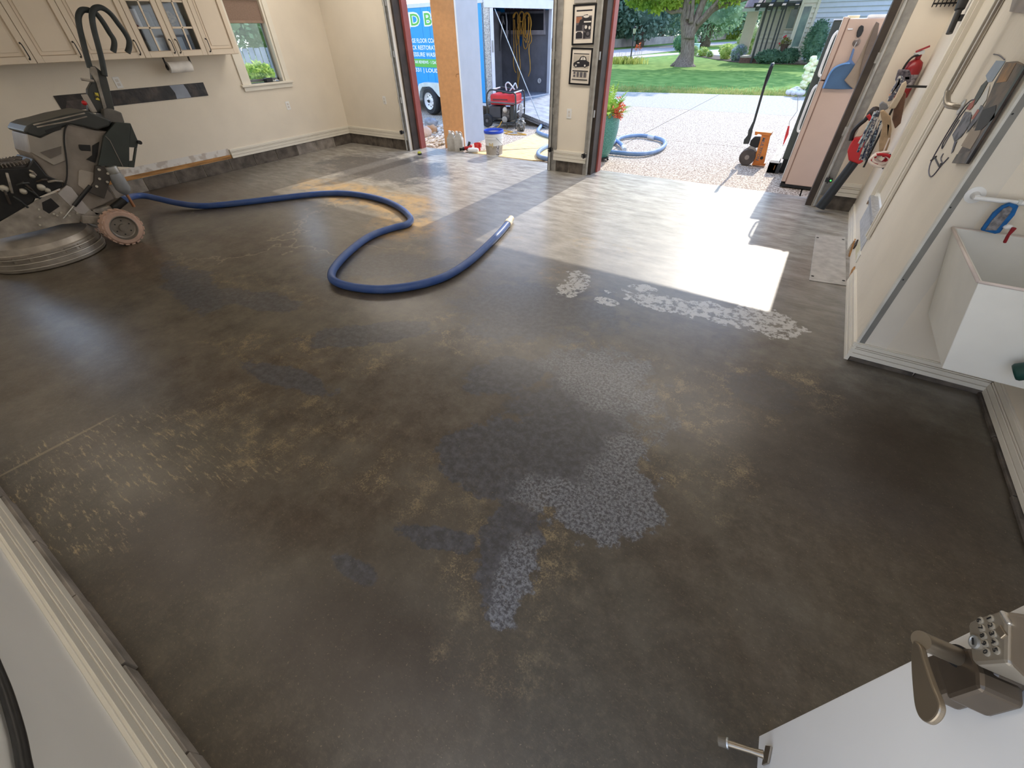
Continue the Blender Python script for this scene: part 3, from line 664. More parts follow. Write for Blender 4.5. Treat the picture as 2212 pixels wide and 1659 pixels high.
mb.build('skirt_band', mat('skirt_band', (188, 182, 172), .4, metal=.5), g, smooth=True)
mb = MB()
for a in range(-100, 60, 16):
    r = math.radians(a); mb.obox((cx+(R0-.012)*math.cos(r), cy+(R0-.012)*math.sin(r), .115), (math.cos(r), math.sin(r), 0), (-math.sin(r), math.cos(r), 0), Zv, .004, .045, .022)
mb.build('skirt_panel', mat('skirt_panel', (150, 142, 132), .5, metal=.3, var=.1), g)
# chassis side plates
for k, dx in enumerate((0, -.50)):
    x = -5.70+dx
    pl = z2([(290,990),(330,960),(520,890),(600,830),(640,860),(820,1060),(910,1090),(930,1110),(720,1140),(715,1165),(550,1180),(320,1240),(0,1310),(0,1160)])
    poly(pl, x, .012).build('side_plate', M_g2, g, bevel=.002)
poly(z2([(375,985),(455,945),(535,1020),(440,1085),(385,1050)]), -5.699, .01).build('plate_opening', M_gk, g)
M_bolt = mat('dusty_bolt', (196, 190, 176), .5, metal=.4)
for a, b in ((345,1045),(355,1115),(355,1185),(480,1085),(510,1100),(545,1075),(620,1100),(690,1080),(890,690)):
    p = Vector(PX(*z2([(a, b)])[0], -5.699)); MB().cyl(p, p+Vector((.008, 0, 0)), .009, n=8).build('bolt', M_bolt, g)
poly(z2([(520,905),(600,830),(640,850),(800,1050),(760,1090),(700,1085)]), -5.694, .02).build('front_brace', mat('pale_brace', (190, 184, 180), .45, metal=.2), g, bevel=.002)
# upright body
body = z2([(240,370),(360,405),(560,310),(600,282),(900,345),(1000,350),(1000,640),(860,660),(850,760),(1000,900),(1030,960),(800,1060),(640,870),(560,800),(440,770),(300,580),(270,540)])
poly(body, -5.74, .40).build('body', M_g1, g, bevel=.012)
poly(z2([(245,372),(360,408),(590,300),(600,605),(485,652),(275,535)]), -5.728, .02).build('body_panel', mat('grinder_panel', (156, 148, 138), .5, var=.05), g, bevel=.004)
poly(z2([(362,535),(550,480),(550,550),(455,592)]), -5.722, .02).build('panel_recess', mat('grinder_recess', (108, 100, 92), .6), g)
seam = [PX(*p, -5.722) for p in z2([(600,285),(580,340),(575,440),(590,560),(600,660),(595,780),(560,860),(510,930),(430,945),(300,940)])]
MB().tube(smoothpath(seam, 4), .006, 6).build('cable', M_gk, g, smooth=True)
lid = z2([(210,350),(240,300),(300,272),(400,250),(560,205),(790,160),(830,180),(1000,250),(990,300),(870,335),(720,300),(610,285),(560,310),(365,408),(240,368)])
poly(lid, -5.715, .44).build('lid', M_gd, g, bevel=.014)
for pp in ([(300,290),(560,230),(760,185)], [(330,310),(600,260),(780,215)]):
    MB().tube([PX(*q, -5.712) for q in z2(pp)], .006, 6).build('lid_rib', M_g2, g)
poly(z2([(400,340),(550,290),(550,330),(420,365)]), -5.712, .006).build('lid_badge', M_gk, g)
poly(z2([(705,465),(810,470),(815,525),(730,520),(712,500)]), -5.732, .02).build('latch', M_gk, g, bevel=.004)
poly(z2([(830,475),(890,440),(875,560),(855,630),(775,600),(830,560)]), -5.731, .02).build('vent_opening', M_gk, g)
poly(z2([(705,700),(730,692),(860,720),(840,860),(790,900),(700,830)]), -5.731, .014).build('hinge_plate', mat('hinge_plate', (168, 158, 146), .5), g, bevel=.003)
cov = MB()
rim = z2([(930,390),(1000,330),(1040,265),(1170,275),(1240,440),(1205,672),(880,655),(900,560)])
# control cover with a real window cut in it: build as ring strips
o_ = z2([(880,655),(905,540),(930,390),(1040,265),(1170,275),(1240,440),(1230,500),(1205,672)])
hole = z2([(1160,490),(1213,492),(1195,612),(1160,615)])
cov.prism([PX(*p, -5.69) for p in [o_[0], o_[1], o_[2], o_[3], o_[4], hole[0], hole[3], z2([(1145,668)])[0]]], (-.03, 0, 0))
cov.prism([PX(*p, -5.69) for p in [o_[4], o_[5], o_[6], hole[1], hole[0]]], (-.03, 0, 0))
cov.prism([PX(*p, -5.69) for p in [hole[1], o_[6], o_[7], hole[2]]], (-.03, 0, 0))
cov.prism([PX(*p, -5.69) for p in [hole[2], o_[7], z2([(1145,668)])[0], hole[3]]], (-.03, 0, 0))
cov.prism([PX(*p, -5.72) for p in [o_[0], o_[2], o_[3], z2([(1120,300)])[0], z2([(1100,655)])[0]]], (-.36, 0, 0))
cov.build('control_cover', mat('dark_green_grey_cover', (52, 58, 54), .42, var=.05), g, bevel=.004)
MB().tube([PX(*p, -5.685) for p in z2([(945,390),(985,430),(1050,560),(1100,660)])], .003, 6).build('cover_edge', M_g2, g)
p = Vector(PX(*z2([(1243,445)])[0], -5.69)); MB().cyl(p, p+Vector((.03, 0, 0)), .018, n=14).build('knob', M_black, g)
poly(z2([(860,655),(1025,672),(985,800),(935,950),(790,890),(845,800),(850,720)]), -5.70, .05).build('bracket_plate', mat('perforated_bracket', (66, 60, 54), .55, var=.12), g, bevel=.003)
mb = MB()
for a, b in ((885,690),(985,685),(965,725),(960,800),(890,772),(865,840)):
    p = Vector(PX(*z2([(a, b)])[0], -5.698)); MB().cyl(p, p+Vector((.006, 0, 0)), .011, n=10).build('bolt', M_bolt, g)
poly(z2([(930,150),(1000,145),(1090,180),(1120,270),(1010,290),(940,240)]), -5.80, .2).build('control_box', mat('control_box', (104, 100, 94), .5, var=.1), g, bevel=.008)
p0, p1 = [Vector(PX(*q, -5.675)) for q in z2([(570,1128),(810,835)])]
pm = p0.lerp(p1, .38)
MB().cyl(p0, pm, .006).build('strut_rod', M_galv, g); MB().cyl(pm, p1, .016).build('gas_strut', M_black, g, smooth=True, auto=40)
# mast and handlebars
mx = -5.88
poly(z1_([(960,705),(1000,695),(1080,760),(1120,790),(1150,900),(1210,1155),(1150,1190),(985,1190),(930,1170),(925,940),(975,850)]), mx, .05).build('mast', M_gd, g, bevel=.006)
poly(z1_([(1000,700),(1025,740),(1060,900),(1125,1130),(1100,1180),(1080,1100),(1020,880),(960,760),(955,705)]), mx+.012, .03).build('mast_rib', M_g2, g, bevel=.003)
poly(z1_([(990,975),(1035,980),(1055,1060),(1010,1050)]), mx+.004, .004).build('warning_label', mat('yellow_label', (214, 196, 66), .5, c2=(60, 52, 30), scale=60, thr=(.5, .6)), g)
q0, q1 = [Vector(PX(*q, mx+.01)) for q in z1_([(990,855),(855,835)])]
MB().cyl(q0, q1, .011).build('lever', M_g2, g)
q = Vector(PX(*z1_([(888,1085)])[0], mx+.03)); MB().blob(q, (.018, .02, .02)).build('red_knob', mat('red_plastic', (190, 30, 34), .4), g, smooth=True)
q = Vector(PX(*z1_([(940,1090)])[0], mx+.02)); MB().obox(q, (1,0,0), (0,1,0), Zv, .02, .02, .07).build('bracket', M_g2, g, bevel=.004)
ta = [(950,720),(905,560),(870,420),(835,270),(828,170),(862,110),(920,105),(960,118),(1020,150),(1090,240),(1150,340),(1195,410),(1205,470),(1193,545)]
tb = [(1105,800),(1075,640),(1035,480),(990,310),(970,180),(985,105),(1035,78),(1095,92),(1170,150),(1250,255),(1320,350),(1360,430),(1360,500),(1345,553)]
for pts, xx in ((ta, mx-.02), (tb, mx+.02)):
    MB().tube(smoothpath([PX(*q, xx) for q in z1_(pts)], 5), .022, 12).build('handlebar', M_tube, g, smooth=True, auto=50)
# wheels with lugs
def wheel(x, label=None):
    c = Vector(PX(*z2([(1108,1215)])[0], -5.53)); c.x = x; r = .166; c.z = r
    mb = MB().lathe(c-Vector((.05, 0, 0)), (1, 0, 0), [(.10, 0), (r-.02, 0), (r-.006, .012), (r-.006, .088), (r-.02, .10), (.115, .10), (.105, .085)], 40, caps=False)
    for k in range(20):
        a = 2*math.pi*k/20; mb.obox(c+Vector((0, (r-.005)*math.cos(a), (r-.005)*math.sin(a))), (1,0,0), (0, -math.sin(a), math.cos(a)), (0, math.cos(a), math.sin(a)), .046, .016, .006)
    w = mb.build('wheel', M_tyre, g, smooth=True, auto=30)
    MB().lathe(c-Vector((.03, 0, 0)), (1, 0, 0), [(.105, 0), (.115, .08), (.108, .082), (.098, .06), (.09, .055), (.035, .055), (.034, .072), (.0, .072)], 32, caps=False).build('rim', mat('wheel_rim', (134, 126, 116), .45, metal=.4, var=.1) if 'wheel_rim' not in D.materials else D.materials['wheel_rim'], w, smooth=True, auto=30)
    mb = MB()
    for k in range(6):
        a = 2*math.pi*k/6+.3; q = c+Vector((.024, .065*math.cos(a), .065*math.sin(a))); mb.cyl(q, q+Vector((.006, 0, 0)), .006, n=8)
    mb.build('lug_nut', M_gk, w)
    return c
c1 = wheel(-5.56); wheel(-6.22)
MB().cyl((-6.2, c1.y, c1.z), (-5.6, c1.y, c1.z), .02).build('axle', M_g2, g)
mb = MB(); mb.obox((-5.66, c1.y-.08, c1.z+.07), (1,0,0), (0,1,-.4), (0,.4,1), .02, .16, .035).box(-5.9, -5.7, c1.y-.1, c1.y+.05, c1.z+.12, c1.z+.17)
mb.build('axle_bracket', M_g2, g, bevel=.004)
# water cup, hose port
c = Vector(PX(*z2([(1062,790)])[0], -5.72)); cz = c.z
MB().lathe((c.x, c.y, cz-.13), Zv, [(.018, 0), (.05, .03), (.062, .06), (.06, .17), (.052, .20)], 24).build('separator_bowl', mat('grey_bowl', (138, 140, 142), .35), g, smooth=True, auto=40)
MB().lathe((c.x, c.y, cz+.07), Zv, [(.052, 0), (.054, .005), (.054, .06), (.045, .065)], 24).build('separator_cap', M_galv, g, smooth=True, auto=40)
MB().cyl((c.x, c.y, cz-.25), (c.x, c.y, cz-.13), .014).build('copper_fitting', mat('copper', (168, 118, 84), .4, metal=.6), g)
hp = Vector(PX(268, 432, -5.70))
MB().cyl(hp+Vector((0, -.12, -.05)), hp+Vector((0, .0, .0)), .036).build('hose_port', M_gk, g)
# engine at the front
ec = Vector(PX(20, 395, -5.9)); ez = PX(20, 346, -5.9)[2]
eb = [PX(*p, -5.72) for p in z2([(-160,690),(250,670),(300,590),(420,740),(560,800),(560,850),(320,950),(280,1040),(0,1160),(-160,1180)])]
MB().prism(eb, (-.42, 0, 0)).build('engine_block', M_gk, g, bevel=.01)
fy = PX(20, 346, -5.9)[1]
MB().lathe((-5.92, fy-.02, ez-.10), Zv, [(.17, 0), (.185, .01), (.185, .07), (.16, .085)], 40).build('fan_housing', mat('fan_housing', (60, 56, 52), .5, var=.1), g, smooth=True, auto=30)
mb = MB()
for k in range(48):
    a = 2*math.pi*k/48; mb.obox((-5.92+.165*math.cos(a), fy-.02+.165*math.sin(a), ez-.012), (math.cos(a), math.sin(a), 0), (-math.sin(a), math.cos(a), 0), Zv, .03, .0035, .012)
for r in (.06, .10, .135): mb.lathe((-5.92, fy-.02, ez-.012), Zv, [(r-.004, 0), (r-.004, .01), (r+.004, .01), (r+.004, 0)], 32, caps=False)
mb.build('fan_grille', mat('fan_grille', (120, 112, 104), .5), g)
rng = random.Random(5)
for k, (a, b, c_, d_) in enumerate([(60,720,110,900),(150,830,260,810),(200,800,330,920),(270,700,320,740),(120,930,250,1030),(330,800,420,780),(430,800,560,795),(230,850,360,950),(30,850,90,1000)]):
    p0, p1 = PX(*z2([(a, b)])[0], -5.70), PX(*z2([(c_, d_)])[0], -5.69)
    MB().tube([p0, Vector(p0).lerp(Vector(p1), .5)+Vector((.02, 0, .01)), p1], .009, 8).build('engine_pipe', (M_g2, M_gd, M_brownstrip)[k % 3], g)
for a, b, r in ((370,850,.03),(425,875,.022),(290,745,.02),(210,885,.025),(40,860,.03)):
    MB().blob(PX(*z2([(a, b)])[0], -5.70), (.02, r, r), 2, .1).build('engine_fitting', D.materials['dusty_bolt'], g, smooth=True)

# ------------------------------------------------------------------ blue hose across the floor
M_hose = mat('blue_hose', (52, 84, 148), .42, var=.1, scale=8, c2=(72, 98, 152), bump=.1, bscale=200)
hz = .035
hp_ = [(270,432),(285,427),(310,425),(345,432),(385,441),(440,447),(520,440),(620,428),(700,420),(760,421),(820,432),(862,450),(886,472),(880,486),(850,494),(800,512),(755,545),(724,578),(716,600),(732,614),(775,624),(830,627),(900,618),(960,600),(1010,570),(1050,535),(1080,505),(1097,485)]
pts = []
for i, (a, b) in enumerate(hp_):
    z = hz if i > 4 else (hz+.20*(1-i/5)**1.3)
    pts.append(PZ(a, b-2, z))
pts[0] = tuple(hp)
t = thing('vacuum_hose', 'blue vacuum hose snaking from the grinder across the floor', 'hose', PZ(830, 627, 0))
MB().tube(smoothpath(pts, 6), .034, 14).build('hose', M_hose, t, smooth=True, auto=60)
a, b = Vector(pts[-1]), Vector(PZ(1105, 471, .035)); d = (b-a).normalized(); d.z = 0
MB().lathe(a-d*.02, d, [(.037, 0), (.041, .01), (.041, .07), (.030, .09), (.030, .15), (.034, .16), (.034, .175), (.026, .18)], 20).build('cuff', mat('cream_cuff', (244, 230, 204), .45), t, smooth=True, auto=35)

t = thing('tennis_ball', 'small yellow-green ball with a dark base on the floor by the left door post', 'ball', (-5.62, 5.86, 0))
MB().lathe((-5.62, 5.86, .001), Zv, [(.02, 0), (.036, .004), (.036, .02), (.03, .024)], 16).build('base', M_black, t)
MB().lathe((-5.62, 5.86, .0), Zv, [(.034, .024), (.03, .042), (.015, .052), (.0, .054)], 16, caps=False).build('cap', mat('yellow_green', (196, 196, 70), .7), t, smooth=True)
# steel plate let into the floor by the side door
t = thing('floor_plate', 'pale steel plate screwed to the floor beside the side door', 'plate', (.53, 4.5, 0))
pl = [Vector(PZ(x, y, .004)) for x, y in ((1762, 507), (1826, 512), (1828, 617), (1748, 605))]
MB().prism([(p.x, p.y, .001) for p in pl], (0, 0, .005)).build('plate', mat('pale_plate', (180, 176, 170), .4, var=.08, scale=12, metal=.1), t, bevel=.002)
c = sum(pl, Vector())/4
for q in pl:
    p = q.lerp(c, .15); MB().lathe((p.x, p.y, .006), Zv, [(.011, 0), (.011, .002), (.004, .002)], 10).build('screw', M_gk, t)

# ------------------------------------------------------------------ right wall: side door
M_dtrim = M_trim
o = MB().box(XR+.03, XR+.07, DY0+.03, DY1-.03, DZ0+.04, DZ1-.02).build('door_1', mat('side_door_paint', (214, 204, 186), .5, var=.015), kind='structure'); ORG[o] = o.location.copy()
mb = MB(); ya, yb = DY0, DY1
for (w0, w1, tt) in ((0, .022, .026), (.022, .06, .016), (.06, .09, .022)):
    mb.box(XR-tt, XR, yb+w0, yb+w1, DZ0-.02, DZ1+.09).box(XR-tt, XR, ya-w1, ya-w0, DZ0-.10, DZ1+.09)
    mb.box(XR-tt, XR, ya, yb, DZ1+w0, DZ1+w1)
mb.build('casing', M_dtrim, o, bevel=.002)
mb = MB()
for yy in (ya-.0905, ya-.058, ya-.022, yb+.022, yb+.058, yb+.0905): mb.box(XR-.0168 if abs(yy-ya) < .07 and abs(yy-ya) > .03 or abs(yy-yb) < .07 and abs(yy-yb) > .03 else XR-.004, XR-.002, yy-.002, yy+.002, DZ0-.08, DZ1)
mb.build('casing_shade_line', M_groove, o, kind='stuff')  # thin brown strips paint the shadow lines of the casing
MB().box(XR, XR+.14, ya, ya+.03, DZ0, DZ1).box(XR, XR+.14, yb-.03, yb, DZ0, DZ1).build('frame', M_dtrim, o)
MB().box(XR-.03, XR+.03, ya+.0, yb-.0, DZ0-.02, DZ0+.015).build('threshold', mat('ribbed_sill', (176, 178, 182), .4, metal=.5, var=.1, scale=60), o, bevel=.003)
mb = MB()
for k in range(14): mb.box(XR-.002, XR+.0, ya+.02+k*.054, ya+.03+k*.054, DZ0-.20, DZ0-.03)
mb2 = MB().box(XR-.004, XR, ya-.02, yb, DZ0-.22, DZ0-.021); mb2.build('sill_flashing', mat('flashing', (184, 186, 190), .6, var=.06, scale=30), o)
MB().box(XR-.006, XR, ya-.10, ya+.25, .11, DZ0-.22).build('torn_patch', mat('torn_paper', (206, 200, 166), .8, c2=(226, 224, 216), thr=(.5, .56), scale=7), o)
for (y, z, dy, dz, m) in ((4.72, .04, .10, .05, M_wood), (4.64, .11, .03, .08, M_brownstrip), (4.12, .05, .05, .07, M_wood)):
    MB().obox((XR-.006, y, z), (1,0,0), (0,1,.6), (0,-.6,1), .005, dy, dz*.35).build('broken_trim', m, o)
def zz(l, ox, oy, sc): return [(ox+a/sc, oy+b/sc) for a, b in l]
# grab rail beside the door
t = thing('grab_rail', 'tall bent metal grab rail beside the side door', 'rail', (XR, 3.75, 1.2))
rp = [(.60, 3.86, 2.3), (.60, 3.86, 1.9), (.60, 3.86, 1.36), (.603, 3.85, 1.28), (.62, 3.80, 1.235), (.65, 3.75, 1.23), (.679, 3.73, 1.23)]
MB().tube(smoothpath(rp, 6), .016, 12).build('rail', mat('satin_steel', (168, 160, 148), .3, metal=.6), t, smooth=True, auto=50)
MB().lathe((.679, 3.73, 1.23), (-1, 0, 0), [(.038, 0), (.038, .006), (.02, .012)], 20).build('flange', M_galv, t, smooth=True, auto=40)

# wall pictures: flat panel and rider decal
def wx(px, py, off=.0): return Vector(PX(px, py, XR-off))
t = thing('photo_panel', 'long narrow photo board with rocks hanging beside the rider decal', 'picture', tuple(wx(2140, 230)))
pn = zz([(1175,190),(1265,180),(1385,235),(1080,745),(680,1400),(530,1395),(700,1130),(930,700),(1040,430)], 1960, 100, 5.53)
MB().prism([wx(x, y, .018) for x, y in pn], (.016, 0, 0)).build('board', mat('rock_photo', (112, 92, 76), .5, c2=(54, 46, 44), scale=9, thr=(.42, .6), detail=8), t)
def flat(pts, m, off, nm='print_shape'): MB().prism([wx(x, y, off) for x, y in zz(pts, 1960, 100, 5.53)], (.0012, 0, 0)).build(nm, m, t)
flat([(1185,200),(1300,200),(1180,420),(1060,440)], mat('photo_ochre', (172, 122, 66), .5, c2=(96, 78, 62), scale=14), .0195)
flat([(640,1190),(760,990),(900,930),(860,1050),(750,1230)], mat('photo_tan', (158, 140, 120), .5), .0195)
flat([(590,1290),(755,1250),(680,1400),(530,1392)], mat('photo_shadow', (62, 56, 50), .5, c2=(120, 108, 96), scale=12), .0195)
flat([(900,760),(1060,700),(1040,850),(880,1000),(800,1010)], M_ink, .0196)
flat([(1385,235),(1393,270),(700,1400),(672,1400)], M_black, .0196, 'edge')
t = thing('rider_decal', 'grey and blue rider decal stuck to the wall by the side door', 'decal', tuple(wx(2080, 260)))
M_dg = mat('decal_grey', (112, 112, 122), .5, c2=(64, 64, 76), scale=16, thr=(.45, .55)); M_db = mat('decal_blue', (158, 172, 192), .5); M_dw = mat('decal_white', (216, 216, 214), .5); M_dr = mat('decal_red', (168, 84, 70), .5); M_dl = mat('decal_line', (86, 84, 100), .5)
flat([(1060,170),(1170,175),(1010,420),(960,430),(935,350)], M_db, .003)
flat([(945,405),(955,440),(870,600),(800,700),(790,640),(880,470)], mat('decal_dark', (72, 76, 74), .5), .0035)
flat([(985,450),(940,640),(820,820),(770,820),(760,780),(880,600)], M_dw, .004)
flat([(810,630),(780,720),(740,760),(705,750),(740,690)], M_dr, .0045)
flat([(690,780),(770,790),(740,940),(640,1080),(560,1140),(535,1060),(620,920)], M_dg, .004)
flat([(880,700),(920,740),(850,860),(700,1040),(730,960)], M_dg, .005)
flat([(840,750),(860,770),(790,870),(760,870)], M_dr, .0055)
flat([(560,1140),(590,1130),(540,1260),(520,1280)], M_dl, .0045)
def line(pts, w, m, nm='print_line'):
    P = smoothpath([wx(x, y, .003) for x, y in zz(pts, 1960, 100, 5.53)], 4); MB().tube(P, w, 5).build(nm, m, t)
line([(800,640),(760,645),(690,710),(600,840),(480,1030),(340,1270),(275,1400),(255,1500),(275,1555),(320,1530),(400,1430),(490,1330)], .003, M_dl)
line([(750,680),(640,820),(570,920),(500,1040),(430,1150),(415,1220),(500,1070),(620,880)], .003, M_dg)
line([(280,1365),(345,1320),(330,1330),(385,1440),(400,1400)], .004, M_ink)
line([(430,1280),(400,1340),(420,1400)], .003, M_dg)
line([(1030,95),(1100,110),(1160,160)], .0025, M_dl)
t = thing('wall_panel', 'small grey panel on the wall above the rider decal', 'panel', (XR, 3.6, 1.62))
MB().prism([wx(x, y, .012) for x, y in ((2180, 25), (2230, 32), (2260, -30), (2195, -30))], (.011, 0, 0)).build('plate', mat('grey_wall_panel', (150, 140, 136), .5), t)

# ------------------------------------------------------------------ tools on the far right wall
t = thing('leaf_blower', 'red and black leaf blower hanging in the corner by the side door', 'leaf blower', (.43, 5.85, .05))
yb_ = 5.86
def by(l, off=0): return [PY(*p, yb_-off) for p in zz(l, 1740, 60, 4.147)]
a, b = [Vector(p) for p in by([(130,1610),(440,1200)])]
MB().tube([a, a.lerp(b, .5), b], [.052, .046, .044], 18).build('tube', mat('blower_tube', (40, 46, 52), .38), t, smooth=True, auto=50)
MB().prism(by([(375,1110),(400,1050),(440,990),(500,985),(560,900),(590,880),(600,940),(570,1060),(520,1200),(480,1225),(385,1190)], .05), (0, .10, 0)).build('housing', mat('blower_red', (186, 34, 38), .4), t, bevel=.012)
MB().tube(smoothpath(by([(405,1010),(430,930),(480,870),(540,820),(600,740),(640,730),(640,780),(600,880)], .0), 5), .020, 10).build('handle', M_black, t, smooth=True)
MB().blob(by([(600,770)])[0], (.045, .04, .06), 2, .1).build('motor_cap', mat('blower_cap', (48, 40, 40), .5), t, smooth=True)
MB().tube(smoothpath(by([(560,780),(590,830),(600,880)], .03), 4), .016, 8).build('trigger', D.materials['blower_red'], t, smooth=True)
t = thing('fire_extinguisher', 'red fire extinguisher on the wall above the glove rack', 'fire extinguisher', (.60, 5.93, 1.05))
e0 = Vector(PY(1958, 190, 5.92)); e1 = Vector(PY(1966, 137, 5.92)); ex = .585
MB().lathe((ex, 5.93, 1.06), Zv, [(.06, 0), (.068, .01), (.068, .22), (.055, .265), (.02, .29), (.02, .32)], 24).build('cylinder', mat('extinguisher_red', (150, 30, 36), .3), t, smooth=True, auto=40)
MB().obox((ex-.01, 5.9, 1.39), (1,0,.3), (0,1,0), (-.3,0,1), .035, .012, .012).cyl((ex, 5.93, 1.36), (ex, 5.93, 1.41), .016).build('valve', M_galv, t)
MB().obox((ex+.0, 5.9, 1.42), (1,0,.5), (0,1,0), (-.5,0,1), .045, .012, .007).build('lever', D.materials['extinguisher_red'], t)
MB().tube(smoothpath([(ex, 5.9, 1.38), (ex-.05, 5.88, 1.36), (ex-.072, 5.88, 1.28), (ex-.07, 5.88, 1.12)], 5), .009, 8).build('hose', M_black, t, smooth=True)
MB().lathe((ex, 5.93, 1.14), Zv, [(.0695, 0), (.0695, .1)], 24, caps=False).build('label_band', mat('extinguisher_label', (178, 172, 176), .5, c2=(90, 84, 92), scale=40), t)
# glove rack: arms from the wall, upright rod
t = thing('glove_rack', 'black wire rack holding gloves and cloths by the side door', 'rack', (XR, 5.3, .55))
rk = lambda l, x: [PX(*p, x) for p in zz(l, 1740, 60, 4.147)]
A_ = rk([(1075,535)], .672)[0]; ya_ = A_[1]
def at_y(l, y): return [PY(*p, y) for p in zz(l, 1740, 60, 4.147)]
YR = 5.25
top = Vector(at_y([(880,522)], YR)[0]); wall = Vector((XR, YR, top.z)); bot = Vector(at_y([(520,1250)], YR)[0])
mb = MB(); mb.tube([wall, top], .008, 8).tube([top, bot], .008, 8)
b2 = Vector(at_y([(690,1265)], YR)[0]); t2 = Vector(at_y([(760,1130)], YR)[0]); mb.tube([t2, b2], .006, 8)
mb.build('frame', M_gk, t)
def hang(name, lb, cat, polys, m, y, th=.035, bev=.008, extra=None):
    tt = thing(name, lb, cat, tuple(Vector(at_y([polys[0][0]], y)[0])))
    for i, pl in enumerate(polys):
        mb = MB().prism(at_y(pl, y+th/2), (0, -th, 0)); mb.build('fabric' if i == 0 else 'fold', m if not isinstance(m, list) else m[i], tt, bevel=bev)
    return tt
M_tan = mat('tan_glove', (170, 146, 118), .85, var=.08, scale=14, bump=.5, bscale=60); M_brg = mat('brown_leather', (112, 82, 64), .7, var=.15, scale=14)
M_yarn = mat('yarn', (206, 200, 192), .9, c2=(96, 100, 116), scale=60, thr=(.42, .5)); M_yarnb = mat('yarn_blue', (170, 190, 200), .9, c2=(60, 66, 90), scale=55, thr=(.45, .52)); M_gg = mat('grey_glove', (120, 120, 124), .8, var=.1)
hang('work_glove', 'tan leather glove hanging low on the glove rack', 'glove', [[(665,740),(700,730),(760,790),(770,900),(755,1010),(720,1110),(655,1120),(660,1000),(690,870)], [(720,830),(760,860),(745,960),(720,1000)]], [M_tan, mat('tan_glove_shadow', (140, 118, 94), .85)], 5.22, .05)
hang('work_glove', 'brown leather glove hanging behind the tan one', 'glove', [[(830,620),(880,560),(900,590),(880,700),(850,850),(800,900),(775,820),(790,720)]], M_brg, 5.34, .04)
hang('work_glove', 'dark grey glove fingers at the middle of the rack', 'glove', [[(660,680),(690,655),(730,680),(740,720),(690,740),(660,760)]], M_gg, 5.26, .05)
hang('cleaning_cloth', 'striped cloth with orange edge near the top of the rack', 'cloth', [[(830,430),(870,425),(880,480),(830,560),(770,650),(730,660),(760,570),(800,500)], [(835,440),(855,435),(850,500),(780,590),(740,610),(800,520)]], [M_yarn, mat('orange_stripe', (206, 150, 116), .8)], 5.30, .04)
hang('cleaning_cloth', 'cream cloth draped over the rack arm', 'cloth', [[(860,500),(900,470),(905,510),(870,600),(800,720),(740,720),(800,620)]], mat('cream_cloth', (202, 186, 164), .85, var=.08), 5.24, .04)
hang('cleaning_cloth', 'dark checked cloth at the top of the glove rack', 'cloth', [[(830,370),(930,375),(945,430),(940,480),(880,520),(800,470)], [(870,425),(940,425),(935,470),(880,470)]], [mat('check_cloth', (120, 112, 118), .8, c2=(50, 46, 60), scale=50), M_gg], 5.36, .05)
# mop of white and blue yarn: strands
t = thing('yarn_mop', 'white and blue yarn mop head hanging in front of the blower', 'mop', tuple(at_y([(600,900)], 5.4)[0]))
rng = random.Random(11)
for k in range(26):
    u = k/25; x0 = 640+rng.uniform(-25, 40); y0 = 740+u*140; x1 = 480+u*110+rng.uniform(-30, 30); y1 = 1080+rng.uniform(-60, 120)
    pp = at_y([(x0, y0), ((x0+x1)/2+rng.uniform(-18, 18), (y0+y1)/2), (x1, y1)], 5.4+rng.uniform(-.03, .03))
    MB().tube(smoothpath(pp, 4), .008, 6).build('strand', (M_yarn, M_yarnb, mat('yarn_white', (222, 216, 208), .9) if 'yarn_white' not in D.materials else D.materials['yarn_white'])[k % 3], t, smooth=True)
MB().tube([at_y([(640, 760)], 5.4)[0], at_y([(700, 735)], 5.3)[0], at_y([(745, 700)], 5.25)[0]], .008, 6).build('hanging_loop', M_yarn, t)
t = thing('rope_bundle', 'red and white coiled rope hanging at the foot of the rack', 'rope', tuple(at_y([(660,1170)], 5.2)[0]))
rc = Vector(at_y([(668, 1170)], 5.2)[0]); rng = random.Random(4); rw = mat('rope_white', (226, 214, 206), .85); rd = mat('rope_red', (176, 34, 44), .8)
for k in range(7):
    ph = rng.uniform(0, 6.28); r = .035+.006*k; tl = rng.uniform(-.6, .6)
    pp = [rc+Vector((r*math.cos(a_)*1.1, -.01*k+.02*math.sin(a_+ph), r*.75*math.sin(a_)+.02*math.cos(2*a_+ph)*tl)) for a_ in [ph+5.2*i/16 for i in range(17)]]
    MB().tube(pp, .011, 8).build('strand', (rw, rd)[k % 2], t, smooth=True)
MB().tube([rc+Vector((0,0,.05)), rc+Vector((-.01,0,.16))], .008, 6).build('loop', rw, t)
# things high on the right wall
t = thing('wall_clip_holder', 'black flashlight clipped high on the wall beside the door casing', 'flashlight', (XR-.02, 5.25, 1.56))
f0, f1 = Vector((.64, 5.30, 1.53)), Vector((.63, 5.38, 1.74))
MB().tube([f0, f0.lerp(f1, .62), f0.lerp(f1, .66), f1], [.020, .020, .030, .034], 14).build('barrel', M_black, t, smooth=True, auto=30)
MB().box(.655, XR, 5.32, 5.37, 1.60, 1.64).build('clip', M_black, t)
t = thing('key_rack', 'black wire hook rack at the top of the front wall corner', 'rack', tuple(PY(2030, 8, 5.98)))
k0 = Vector(PY(2016, 8, 5.98)); k1 = Vector(PY(2072, 4, 5.98))
mb = MB().tube([k0, (k1.x, k0.y, k0.z)], .006, 6).tube([k0+Vector((0,0,.05)), (k1.x, k0.y, k0.z+.05)], .006, 6)
for i in range(7):
    p = k0.lerp(Vector((k1.x, k0.y, k0.z)), i/6); mb.tube(smoothpath([p+Vector((0,0,.06)), p, p+Vector((0,-.012,-.02)), p+Vector((0,-.028,-.005))], 3), .004, 6)
